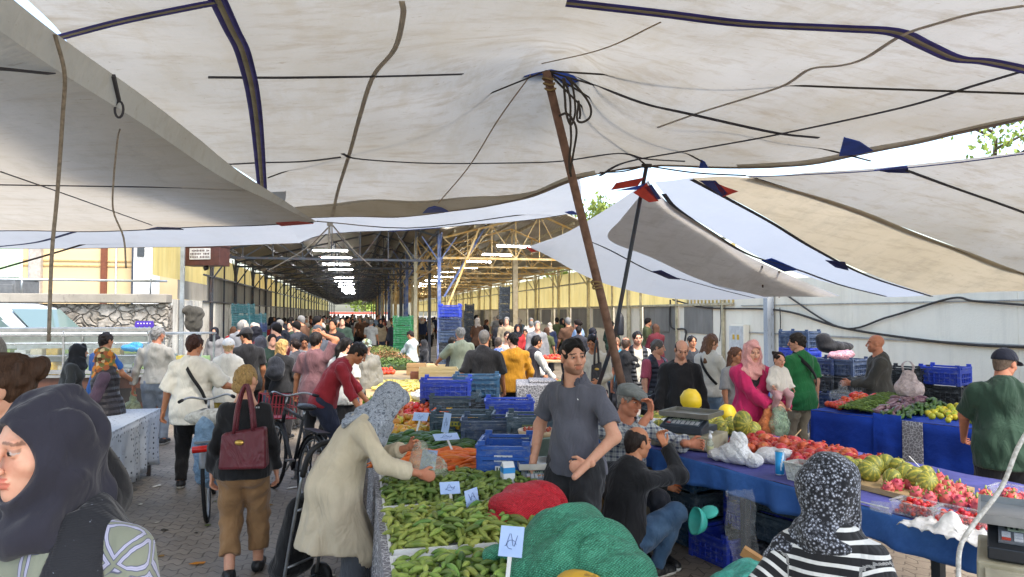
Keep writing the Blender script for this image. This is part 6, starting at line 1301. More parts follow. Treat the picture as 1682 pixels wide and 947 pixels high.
m = MB(); NX, NY = 60, 12; G = [[T(-1.12+4.84*i/NX, -.02+1.34*j/NY, ZC+.004+.004*sin(i*.9+j)) for i in range(NX+1)] for j in range(NY+1)]; m.smooth = True; m.grid(G); o = m.build('tablecloth', [TOPB, SKB]); tag(o, 'purple blue oilcloth with frayed blue edge on the right counter', 'tablecloth')
skirt('edge', None, [T(-1.12, -.02), T(3.7, -.02)], ZC-.17, ZC+.004, SKB, .022, 120, seed=7, parent=o, edge=.012)
skirt('edge', None, [T(-1.12, 1.3), T(-1.12, -.02)], ZC-.2, ZC+.004, SKB, .02, 40, seed=9, parent=o)
# items on it
def drawerbox(label, p, rz, w=.4, d=.34, h=.1):
    s = thing('cash_box', label, 'box', p, rz); m = MB(); m.box((0, 0, h/2), (w, d, h)); bevel(m.build('case', pmat('beige_case', '#a39c86', c2='#8f886f', rough=.55), s), .008); m = MB(); m.box((0, -d/2-.006, h*.5), (w*.88, .012, h*.7)); m.box((0, -d/2-.02, h*.5), (.03, .02, .014)); m.build('drawer', pmat('beige_drawer', '#b0a992', rough=.5), s)
p = pxz(1152, 742, ZC); drawerbox('beige wooden box under the dark scale on the counter\'s far end', (p.x+.02, p.y+.24, ZC+.01), CA+.45, .5, .4, .11); scale('dark grey market scale with a wide steel pan beside the pomegranates', (p.x+.03, p.y+.26, ZC+.125), CA+.45, .36, '#363c44', '#8f8d84', '#5d6873')
p = pxz(1694, 1000, ZC); drawerbox('cream cash drawer under the near scale at the picture corner', (p.x+.2, p.y+.1, ZC+.01), CA+.5, .46, .4, .13); scale('black keypad market scale at the bottom right corner', (p.x+.2, p.y+.12, ZC+.145), CA+.5, .36, '#23262a', '#9a9c9c', '#6b6f74')
def spray():
    p = pxz(1167, 752, ZC); s = thing('spray_bottle', 'clear sanitizer spray bottle standing before the dark scale', 'bottle', p+Vector((0, 0, .006))); m = MB(); m.lathe([(.022, 0), (.024, .01), (.024, .11), (.012, .13), (.011, .145)], 14); m.build('bottle', film('clear_pet', '#d3dcc8', .5, .1), s); m = MB(); m.lathe([(.0245, .03), (.0245, .085)], 14, cap=False); m.build('label', pmat('btl_label', '#cfd0a0', rough=.5), s); m = MB(); m.lathe([(.014, .14), (.014, .165), (.008, .17), (.006, .19)], 10); m.box((0, -.012, .192), (.014, .04, .012)); m.build('pump', pmat('pump_white', '#d8dadb', rough=.4), s)
spray()
def can():
    p = pxz(1281, 781, ZC); s = thing('drink_can', 'tall light blue drink can standing on the counter', 'can', p+Vector((0, 0, .006))); m = MB(); m.lathe([(.024, 0), (.029, .008), (.029, .155)], 24); m.mat(1); m.lathe([(.029, .1555), (.024, .168), (.0235, .166), (.001, .164)], 24); m.lathe([(.025, -.0005), (.029, .0075)], 24); m.build('can_body', [pmat('can_blue', '#2f9ad4', c2='#2a8cc8', rough=.3, metal=.3), pmat('can_metal', '#c9cbcc', rough=.3, metal=.8)], s)
    m = MB(); rr = .0296
    for k in range(7): a = -1.9+k*.09; m.box((rr*cos(a), rr*sin(a), .06+.012*k), (.006, .006, .03 if k % 2 else .05), (0, 0, a))
    m.build('white_print', pmat('can_print', '#d8e8f0', rough=.4), s)
can()
p = pxz(1215, 764, ZC); bag('white bunched plastic bag in front of the pomegranates', p+Vector((0, .05, .08)), [((0, 0, 0), (.13, .09, .08)), ((.03, 0, .08), (.07, .05, .08)), ((-.1, -.03, -.03), (.12, .08, .045)), ((.12, .02, -.03), (.1, .07, .05))], BAGW, 21, .012, CA)
p = pxz(1278, 766, ZC); bag('flat white plastic bag behind the blue can', p+Vector((.03, .12, .05)), [((0, 0, 0), (.13, .1, .055)), ((.08, .03, .03), (.09, .06, .04))], BAGW, 23, .012, CA)
p = pxz(1085, 712, ZC); bag('white plastic bags under the seated man\'s hand', p+Vector((.02, .1, .06)), [((0, 0, 0), (.15, .12, .06)), ((.12, .06, .02), (.1, .08, .05))], BAGW, 25, .013, CA)
p = pxz(1560, 880, ZC); m = MB(); m.smooth = True; r = random.Random(9); G = [[T(0, 0)*0+p+uxw*(-.2+.4*i/22)+uyw*(-.12+.26*j/14)+uyw*(.02*r.random())+Vector((0, 0, .012+.018*abs(sin(i*.9+j*.5))+.09*math.exp(-((i-10)/2.2)**2-((j-8)/3)**2)+.008*r.random())) for i in range(23)] for j in range(15)]; m.grid(G); o = m.build('paper_sheet', pmat('paper_white', '#d7d7d4', rough=.7, bump=.6, bscale=16, bdist=.02)); solid(o, .002); tag(o, 'torn white paper spread crumpled on the counter edge', 'paper')
def cup():
    p = pxz(1447, 843, ZC); s = thing('plastic_cup', 'clear plastic cup with straw tipped over on the counter', 'cup', p+Vector((0, 0, .035)), CA+1.9); m = MB(); m.lathe([(.026, -.05), (.034, .05), (.037, .052), (.033, .05), (.025, -.047), (.001, -.047)], 18, M=Euler((pi/2, 0, 0)).to_matrix()); m.build('cup_body', BAGC, s); m = MB(); m.tube([(0, -.04, 0), (0, .12, .01)], .004, 6); m.build('straw', pmat('straw_w', '#d0d2d0', rough=.5), s)
cup()
def punnet(label, p, rz, w=.17, d=.12, h=.07, mat=None):
    s = thing('punnet', label, 'punnet', p, rz); m = MB(); m.addmesh([(-w*.42, -d*.42, 0), (w*.42, -d*.42, 0), (w*.42, d*.42, 0), (-w*.42, d*.42, 0), (-w/2, -d/2, h), (w/2, -d/2, h), (w/2, d/2, h), (-w/2, d/2, h)], [(3, 2, 1, 0), (0, 1, 5, 4), (1, 2, 6, 5), (2, 3, 7, 6), (3, 0, 4, 7)], False); m.bar((-w/2, -d/2, h), (w/2, -d/2, h), .012, .006); m.bar((-w/2, d/2, h), (w/2, d/2, h), .012, .006); m.bar((-w/2, -d/2, h), (-w/2, d/2, h), .012, .006); m.bar((w/2, -d/2, h), (w/2, d/2, h), .012, .006); b = m.build('box', mat or BAGC, s); solid(b, .002); return s
def berries(label, group, p, rz, w, d, n, seed, hh=.075):
    c, sn = cos(rz), sin(rz); ux = Vector((c, sn, 0)); uy = Vector((-sn, c, 0)); O = Vector((p[0], p[1], 0))-ux*w/2-uy*d/2; lay(deposit('strawberry', O, ux, uy, w, d, n, lambda a, b: hh*(1-.4*(2*a-1)**2), p[2], seed, None, .5, (.85, 1.2), 4), 'strawberry', label, 'strawberry', group)
for k, (px, py, n, w, d, lab) in enumerate(((1505, 848, 60, .2, .15, 'nearer-left'), (1585, 866, 75, .26, .16, 'paper-side'), (1668, 824, 50, .22, .16, 'scale-side'))):
    p = pxz(px, py, ZC); where = ['between the dragon fruits and the tipped cup', 'above the torn white paper', 'behind the near scale'][k]; punnet('clear plastic box of strawberries '+where, p+Vector((0, 0, .008)), CA+.15, w, d); berries('strawberry in the clear box '+where, 'strawberries in the box '+where, p+Vector((0, 0, .012)), CA+.15, w*.86, d*.86, n, 60+k)
p = pxz(1335, 795, ZC); punnet('clear lidded box of small melons behind the striped woman\'s head', p+Vector((0, .05, .008)), CA+.1, .24, .16, .11, film('clear_tub', '#c9ccc4', .55, .2))
lay(deposit('pomegranate', T(.02, .42), UD and uxw, uyw, 1.35, .62, 110, lambda a, b: .13*(1-.5*(2*a-1)**2)*(1-.3*(2*b-1)**2), ZC+.01, 51), 'pomegranate', 'red pomegranate in the heap before the pink coat', 'pomegranate', 'pomegranates on the counter', 80, 'lower pomegranates of the heap')
lay(deposit('melon', T(-1.0, .25), uxw, uyw, .95, .9, 40, lambda a, b: .16*(.4+.6*b), ZC+.01, 52), 'striped_melon', 'yellow green striped melon heaped at the counter\'s far end', 'melon', 'striped melons at the far end')
p = pxz(1131, 690, ZC+.1); m = MB(); m.lathe([(.002, -.095), (.06, -.08), (.1, -.03), (.108, .02), (.08, .08), (.03, .1), (.01, .098)], 20); o = m.build('yellow_melon', MELY, None, p+Vector((.08, .12, .17))); o.rotation_euler = (.5, 1.2, 0); tag(o, 'big smooth yellow melon on top of the striped melons', 'melon')
o = m.build('yellow_melon', MELY, None, pxz(1190, 705, ZC)+Vector((.08, .1, .13)), ); o.rotation_euler = (1.2, .2, .5); o.scale = (.85,)*3; tag(o, 'yellow melon lying beside the dark scale\'s pan', 'melon')
p = pxz(1222, 712, ZC+.1); o = obj('striped_melon', PROD['melon'][0][0], None, p+Vector((.02, .05, .08))); o.scale = (1.1, 1.1, 1.3); tag(o, 'tall striped melon standing upright before the pink coat', 'melon')
lay(deposit('melon', T(1.15, .40), uxw, uyw, .72, .36, 17, lambda a, b: .09, ZC+.03, 53, scale=(.75, .95)), 'striped_melon', 'small striped melon in the row behind the scarfed woman\'s head', 'melon', 'small melons behind the scarfed woman')
tray('low pale wooden tray under the small striped melons', T(1.05, .28), uxw, uyw, .9, .55, ZC+.008, .03, WOOD, .02)
lay(deposit('dragon_fruit', T(1.72, .30), uxw, uyw, 1.15, .42, 44, lambda a, b: .07, ZC+.01, 54, None, .3, (.8, 1.02)), 'dragon_fruit', 'pink dragon fruit with green tipped scales', 'dragon fruit', 'dragon fruits on the counter')
m = MB(); m.bar(pxz(1494, 784, ZC)+Vector((0, 0, .14)), pxz(1562, 828, ZC)+Vector((0, 0, .03)), .006, .006); o = m.build('skewer', FOAM); tag(o, 'thin white stick lying across the dragon fruits', 'stick')
m = MB(); m.bar(pxz(1298, 735, ZC)+Vector((0, 0, .05)), pxz(1316, 725, ZC)+Vector((0, 0, .1)), .006, .006); o = m.build('skewer', WOOD); tag(o, 'pale wooden stick poking from the pomegranates', 'stick')
crate('black open crate standing behind the melons at the counter\'s far end', pxz(1062, 675, ZC+.02)+Vector((.0, .25, 0)), 'black', CA+.6, .3, .24, .16)
# under the counter
def under(px, py, *a, **k): p = atz(px, py, 0); return (p.x, p.y)
p = atz(1150, 905, 0); stack('under the counter behind the crouching man', (p.x+.14, p.y+.28), 3, ['petrol', 'grey', 'petrol'], CA+.05, .215, .38, .5, .0, .22)
p = atz(1185, 935, 0); crate('bright blue crate on the ground at the foot of the teal bowl', (p.x+.16, p.y+.2, .0), 'royal', CA, .4, .4, .22)
p = atz(1240, 935, 0); stack('under the counter by the hanging film', (p.x+.28, p.y+.25), 3, ['black', 'royal', 'blue'], CA+.1, .2, .5, .42, 0, .205)
p = atz(1290, 960, 0); stack('under the counter beside the striped woman', (p.x+.22, p.y+.18), 3, ['black', 'grey', 'grey'], CA+.1, .21, .5, .4, 0, .215)
p = atd(1215, 830, 4.55); m = MB(); m.smooth = True; G = [[Vector((p.x-.10+.2*i/16+.015*sin(k*.9), p.y+.02*sin(i*1.3+k*.5)-.06*k/14, .72-.68*k/14)) for i in range(17)] for k in range(15)]; m.grid(G); o = m.build('plastic_film', BAGC, None); tag(o, 'crinkled clear plastic film hanging in front of the crates under the counter', 'plastic film')
def bowl():
    p = atd(1157, 858, 4.5); s = thing('bowl', 'turquoise plastic bowl with lid hanging on the crates', 'bowl', p, CA); m = MB(); m.lathe([(.02, .0), (.06, .008), (.085, .05), (.088, .07), (.08, .065), (.055, .02), (.001, .018)], 24, M=Euler((1.35, 0, -.3)).to_matrix()); tq = pmat('turquoise', '#3fae9e', rough=.4); m.build('basin', tq, s); m = MB(); m.lathe([(.001, .01), (.05, .008), (.06, 0)], 20, (.02, .02, .07), Euler((.5, .2, 0)).to_matrix()); l_ = m.build('lid', tq, s); solid(l_, .004)
bowl()
def cardb(label, p, w, d, h, rz, mat=CARD):
    m = MB(); m.box((0, 0, h/2), (w, d, h)); m.box((0, -d/2-.003, h*.85), (w*.96, .004, .05)); o = m.build('carton', mat, None, p, rz); bevel(o, .006); tag(o, label, 'box'); return o
p = gp(1082, 6.0); cardb('tall grey cardboard box behind the crouching man\'s hand', p, .26, .3, .62, CA, pmat('greycard', '#8f8876', rough=.85)); p = gp(972, 5.6); cardb('brown cardboard edge behind the man in grey polo', p, .2, .25, .66, H)
p = gp(1228, 4.05); m = MB(); m.bar(Vector((p.x-.05, p.y, .52)), Vector((p.x+.22, p.y-.25, .34)), .05, .05); m.bar(Vector((p.x+.05, p.y, .0)), Vector((p.x+.05, p.y-.05, .45)), .05, .05); m.box((p.x+.22, p.y-.22, .36), (.4, .35, .035)); m.bar(Vector((p.x+.35, p.y-.3, .0)), Vector((p.x+.35, p.y-.3, .35)), .05); o = m.build('stool', pmat('orange_wood', '#b58a56', rough=.6)); tag(o, 'light wooden chair with slanted arm beside the striped woman', 'chair')
o = obj('plastic_bag', blob('plastic_bag', [((0, 0, 0), (.2, .16, .1)), ((.16, .02, -.02), (.15, .12, .08))], film('turq_film', '#49b8a4', .92, .3), .012, None, 31, .014, 26), None, atd(1232, 962, 3.3)); tag(o, 'turquoise plastic bag bunched at the bottom edge beside the striped woman', 'plastic bag')
# ================= second blue stall at the right =================
B0 = Vector((3.16, 7.42)); UE = Vector((1.17, -1.5)).normalized(); NE = Vector((1.5, 1.17)).normalized(); ZB = .85
def S2(s, t, z=ZB): q = B0+UE*s+NE*t; return cwp(q.x, q.y, z)
ux2, uy2 = S2(1, 0)-S2(0, 0), S2(0, 1)-S2(0, 0); C2 = math.atan2(ux2.y, ux2.x)
table('long board table under the lemons and eggplants', S2(0, 0, 0), ux2, uy2, 3.6, 1.05, ZB)
skirt('tablecloth', 'bright blue tarpaulin skirt around the second stall', [S2(0, 1.05), S2(0, -.03), S2(3.6, -.03)], .12, ZB, BLUT, .02, 120, seed=11, top=[S2(0, -.02), S2(3.6, -.02), S2(3.6, 1.05), S2(0, 1.05)])
skirt('tablecloth', 'narrow patterned grey cloth hanging over the blue skirt', [S2(.93, -.06), S2(1.11, -.06)], .38, ZB+.01, LACE.m, .01, 20, seed=12)
skirt('tablecloth', 'rounded blue tarpaulin bundle hanging left of the patterned cloth', [S2(.66, -.06), S2(.92, -.055)], .42, ZB+.05, BLUT, .02, 30, seed=13)
hb = lambda H, k=.5: (lambda a, b: H*(k+(1-k)*b)*(1-.4*abs(2*a-1)**4))
lay(deposit('tomato', S2(.0, .12), ux2, uy2, .27, .85, 100, hb(.17), ZB+.01, 71), 'tomato', 'pale red tomato heaped at the left end of the second blue stall', 'tomato', 'tomatoes of the second stall', 80, 'lower tomatoes of the second stall')
def beans(label, O, ux, uy, w, l, h, c, n, z, seed, L=.11, rr=.004):
    r = random.Random(seed); m = MB(); ux, uy = ux.normalized(), uy.normalized()
    for k in range(n):
        a, b = r.random(), r.random(); t = h*(.4+.6*b)*(1-.3*abs(2*a-1)**3)*(.75+.25*r.random()); p = Vector((O.x, O.y, z+t))+ux*a*w+uy*b*l; ang = r.random()*6.28; d = Vector((cos(ang), sin(ang), r.gauss(0, .25)))*L/2; m.tube([p-d, p+Vector((r.gauss(0, .008), r.gauss(0, .008), .012)), p+d], [rr*.6, rr, rr*.6], 4)
    m.mat(1); m.addmesh([Vector((O.x, O.y, z+h*.3))+ux*.02, Vector((O.x, O.y, z+h*.3))+ux*w, Vector((O.x, O.y, z+h*.88))+ux*w+uy*l, Vector((O.x, O.y, z+h*.88))+uy*l], [(0, 1, 2, 3)], False); o = m.build('green_beans', [pmat('bean'+c[1:], c, c2='#4c6626', rough=.5, scale=8), pmat('bean_under', '#3d4f22')]); stuff(o, label, 'green beans')
beans('heap of slender green beans on the second stall', S2(.26, .05), ux2, uy2, .30, .9, .15, '#72883a', 800, ZB+.005, 5)
lay(deposit('eggplant', S2(.52, .1), ux2, uy2, .26, .85, 90, hb(.14), ZB+.01, 72, None), 'eggplant', 'mottled purple eggplant between the beans and cucumbers', 'eggplant', 'eggplants of the second stall', 60, 'lower eggplants of the second stall')
lay(deposit('cucumber', S2(.70, .0), ux2, uy2, .24, .95, 100, hb(.14), ZB+.01, 73, .3), 'cucumber', 'long dark cucumber left of the yellow fruit on the second stall', 'cucumber', 'cucumbers of the second stall', 60, 'lower cucumbers of the second stall')
lay(deposit('lemon', S2(.88, .0), ux2, uy2, 2.2, .95, 660, hb(.17, .35), ZB+.01, 74), 'yellow_fruit', 'yellow green citrus fruit heaped before the dark green shirt', 'fruit', 'citrus fruit of the second stall', 230, 'lower citrus fruit of the second stall')
lay(deposit('carrot', S2(2.45, -.02), ux2, uy2, .5, .2, 24, hb(.05), ZB+.12, 75, .3), 'carrot', 'orange carrot at the right end of the second stall', 'carrot', 'carrots of the second stall')
p = atz(1493, 648, 1.0); bag('white carrier bag of pink fruit standing on the second stall', (p.x, p.y, 1.06), [((0, 0, 0), (.15, .1, .11)), ((0, 0, .1), (.09, .05, .1))], film('bag_pinkish', '#d8c4c0', .7, .3), 33, .012, C2, ([(-.05, 0, .18), (-.06, 0, .26), (0, 0, .3), (.05, 0, .25), (.04, 0, .18)],))
# crates and goods against the wall
stack('behind the bald man, left column', gp(1358, 10.3), 5, ['black', 'navy', 'navy'], C2, .24, .34, .45, 0); stack('behind the bald man, right column', gp(1392, 10.1), 5, ['black', 'slate', 'navy'], C2, .24, .34, .45, 0)
stack('right of the bald man', gp(1488, 9.2), 5, ['black'], C2+.1, .23, .45, .4, 0); stack('left of the dark green shirt', gp(1550, 9.0), 5, ['black', 'black', 'black', 'black', 'royal'], C2, .235, .48, .4, 0)
stack('behind the green T-shirt man', gp(1312, 11.3), 6, ['navy', 'navy', 'royal', 'royal', 'royal', 'slate'], C2, .26, .5, .4, 0)
bag('pink and white plastic bag on the crates behind the bald man', gp(1380, 10.1, 1.26), [((0, 0, 0), (.2, .12, .07)), ((.1, 0, .03), (.1, .1, .05))], film('pink_film', '#d09aa4', .8), 35, .014)
o = obj('dark_coat', blob('dark_coat', [((0, 0, 0), (.25, .16, .09)), ((-.15, 0, .1), (.12, .1, .12)), ((.22, 0, .0), (.14, .12, .07))], cloth('#141417'), .014, None, 37, .012, 22), None, gp(1366, 10.6, 1.36)); tag(o, 'black coat thrown over the crates behind the bald man', 'coat')
# stall of yellow-green vegetables behind the grey polo
table('small table of green peppers behind the man in grey polo', gp(850, 9.4, 0), RIGHT, FH, .9, .8, .8); lay(deposit('lemon', gp(866, 9.45), RIGHT, FH, .65, .7, 130, hb(.2), .81, 76), 'yellow_fruit', 'yellow green pepper heaped behind the man in grey polo', 'fruit', 'green fruit behind the grey polo', 90, 'lower green fruit of the small table')
table('far table with red produce along the right shed wall', gp(880, 15, 0), RIGHT, FH, 1.3, .9, .85); lay(deposit('tomato', gp(890, 15.1), RIGHT, FH, 1.0, .7, 120, hb(.2), .86, 77), 'tomato', 'red tomato on the far table near the right shed wall', 'tomato', 'tomatoes of the far table', 70, 'lower tomatoes of the far table')
table('dark blue draped table with red peppers behind the pink coat', gp(1160, 9.6, 0), RIGHT, FH, .8, .7, .8); skirt('tablecloth', 'dark blue cloth on the table behind the pink coat', [gp(1160, 9.57), gp(1262, 9.57)], .1, .8, BLUT, .015, 30, seed=19); lay(deposit('tomato', gp(1168, 9.65), RIGHT, FH, .5, .4, 40, hb(.12), .81, 78), 'tomato', 'red pepper on the dark blue table behind the pink coat', 'pepper', 'red peppers behind the pink coat')
# ================= left: white cloth table, fish counter =================
table('folding table under the white printed cloth at left', (-3.45, 5.4, 0), UX, UY, 1.18, 3.5, .745)
skirt('tablecloth', 'white cloth with small dark print covering the left table', [(-3.47, 8.95), (-2.24, 8.95), (-2.24, 5.38)], .14, .75, PRINT.m, .05, 110, seed=21, top=[(-3.47, 5.38), (-2.24, 5.38), (-2.24, 8.95), (-3.47, 8.95)], flare=.02)
def counter():
    s = thing('display_counter', 'long chrome and glass food display counter with lit shelves', 'display counter', gp(20, 11.2), H+.12); W = 5.2; gl = film('case_glass', '#c9d6d6', .07, .05); ch = pmat('chrome', '#b9bcbd', rough=.18, metal=.9, bump=0); x0 = -3.1
    m = MB(); m.box((x0+W/2, .3, .42), (W, .7, .84)); m.mat(1); m.box((x0+W/2, -.06, .55), (W, .02, .22)); m.build('base', [pmat('counter_brown', '#5a3a2c', rough=.5), pmat('counter_dark', '#2a2420', rough=.5)], s)
    m = MB(); m.box((x0+W/2, .3, .86), (W+.04, .8, .05)); m.box((x0+W/2, -.09, .93), (W, .05, .07)); m.box((x0+W/2, .30, 1.60), (W+.05, .66, .07)); m.box((x0+W/2, -.05, 1.52), (W, .04, .05)); m.box((x0+W/2, -.02, 1.38), (W, .03, .03)); m.box((x0+W/2, .3, 1.18), (W-.1, .5, .02))
    for k in range(5): m.box((x0+W*k/4, -.03, 1.22), (.03, .04, .72)); m.box((x0+W*k/4, .6, 1.22), (.03, .04, .72))
    bevel(m.build('frame', ch, s), .006)
    m = MB(); m.box((x0+W/2, -.045, 1.16), (W-.04, .008, .5)); m.box((x0+W, .28, 1.2), (.008, .6, .6)); m.build('glass', gl, s)
    m = MB(); m.box((x0+W/2, .61, 1.2), (W-.05, .02, .7)); m.build('back_panel', pmat('case_white', '#d3dad8', rough=.4), s)
    e = NT('case_lamp'); e.color('#ffffff'); e.b.inputs['Emission Color'].default_value = (.95, 1, 1, 1); e.b.inputs['Emission Strength'].default_value = 3.0; m = MB(); m.tube([(x0+.1, .1, 1.53), (x0+W-.1, .1, 1.53)], .018, 8); m.build('lamp', e.m, s)
    m = MB(); r = random.Random(3)
    for k in range(26):
        x = x0+.2+k*.19; m.mat(k % 4); m.box((x, .25+r.uniform(-.1, .1), .9+r.uniform(.03, .1)), (.16, .22, r.uniform(.08, .2)), (0, 0, r.uniform(-.3, .3)))
    for k in range(20): m.mat((k*3) % 4); m.box((x0+.25+k*.24, .3, 1.24), (.17, .2, r.uniform(.06, .12)))
    m.build('goods', [pmat('g_white', '#cfd4cc', rough=.5), pmat('g_green', '#7f9a3a', rough=.5), pmat('g_yellow', '#c8a428', rough=.5), pmat('g_cream', '#c9c0a0', rough=.5)], s)
    m = MB(); m.box((x0+W-.35, -.2, .97), (.36, .3, .05)); m.mat(1); m.box((x0+W-.35, -.355, .93), (.3, .012, .1)); m.mat(2); m.box((x0+W-.27, -.363, .93), (.1, .006, .07)); m.build('weighing_shelf', [ch, pmat('shelf_panel', '#7c8288', rough=.4), pmat('shelf_lcd', '#5fb0d8', rough=.3)], s)
counter()
bag('blue plastic bag on the lit counter shelf', gp(218, 10.95, 1.33), [((0, 0, 0), (.15, .1, .06)), ((.05, 0, .03), (.1, .08, .06))], film('blue_film', '#3f9ad0', .9), 45, .014)
def counter2():
    s = thing('glass_case', 'small glass case of pickles between the shirted man and the wall', 'display case', gp(292, 12.6), H); m = MB(); m.box((0, 0, .45), (1.1, .6, .9)); m.build('base', pmat('case_base', '#8d8a80', rough=.5), s); m = MB()
    for x in (-.54, .54):
        for y in (-.29, .29): m.box((x, y, 1.2), (.03, .03, .6))
    m.box((0, 0, 1.51), (1.14, .64, .03)); m.box((0, 0, .92), (1.12, .62, .03)); m.build('frame', STEEL_G, s); m = MB(); m.box((0, -.3, 1.2), (1.06, .006, .55)); m.build('glass', film('case_glass', '#c9d6d6', .07, .05), s); m = MB()
    for k in range(7): m.mat(k % 3); m.box((-.45+k*.15, 0, 1.0+.02*(k % 3)), (.13, .4, .2))
    m.build('goods', [pmat('pickle_green', '#8fae7a', rough=.4), pmat('pickle_yellow', '#cdb830', rough=.4), pmat('pickle_white', '#ccd4c8', rough=.4)], s)
counter2()
def awning():
    s = thing('purple_sign', 'small purple scalloped sign on the counter roof', 'sign', gp(238, 11.6, 1.66), H); m = MB(); m.prism([(-.14, .08), (-.16, 0), (-.12, -.05), (-.08, 0), (-.04, -.05), (0, 0), (.04, -.05), (.08, 0), (.12, -.05), (.16, 0), (.14, .08)], -.01, .01, Euler((pi/2, 0, 0)).to_matrix()); m.build('board', pmat('purple', '#4a2f9a', rough=.5), s); m = MB()
    for k in range(5): m.box((-.1+k*.05, -.013, .04), (.018, .004, .02))
    m.build('lettering', pmat('purple_let', '#d8d4ea', rough=.5), s)
awning()
def ribbons():
    s = thing('ribbon_bunch', 'red yellow and blue ribbons hanging at the counter end', 'ribbons', gp(246, 10.9, 1.05), H)
    for k, c in enumerate(('#c8a018', '#a81c20', '#2836a0', '#a81c20')): m = MB(); m.smooth = True; m.grid([[(-.06+k*.04+.02*i, .01*sin(j*1.1+k), .28-.36*j/8) for i in range(2)] for j in range(9)]); solid(m.build('ribbon', pmat('rib'+c[1:], c, rough=.5), s), .004)
ribbons()
# crate stacks in and before the shed
stack('by the shed entrance, left column', gp(400, 19.5), 8, ['teal'], H, .26, .5, .4); stack('by the shed entrance, right column', gp(420, 19.8), 7, ['teal', 'navy'], H, .26, .5, .4)
stack('green column among the shed posts', gp(663, 19.5), 7, ['green'], H, .25, .5, .4); stack('by the blue shed post', gp(740, 14.2), 8, ['black', 'black', 'black', 'slate', 'black', 'slate', 'navy', 'royal'], H, .25, .44, .4)
stack('before the stained concrete column', gp(829, 23.5), 10, ['black'], H, .27, .36, .36); stack('left of the stained concrete column', gp(771, 26), 8, ['black'], H, .27, .34, .34); stack('by the pale right shed panels', gp(887, 20), 4, ['slate'], H, .27, .36, .36)
m = MB(); m.box((0, 0, 1.85), (.16, .16, 3.7)); m.box((0, 0, .05), (.4, .4, .1)); o = m.build('concrete_column', pmat('stained_concrete', '#8a7f68', c2='#75694f', rough=.9), None, gp(846, 23.2)); tag(o, 'stained concrete column beside the tall black crates', 'column')
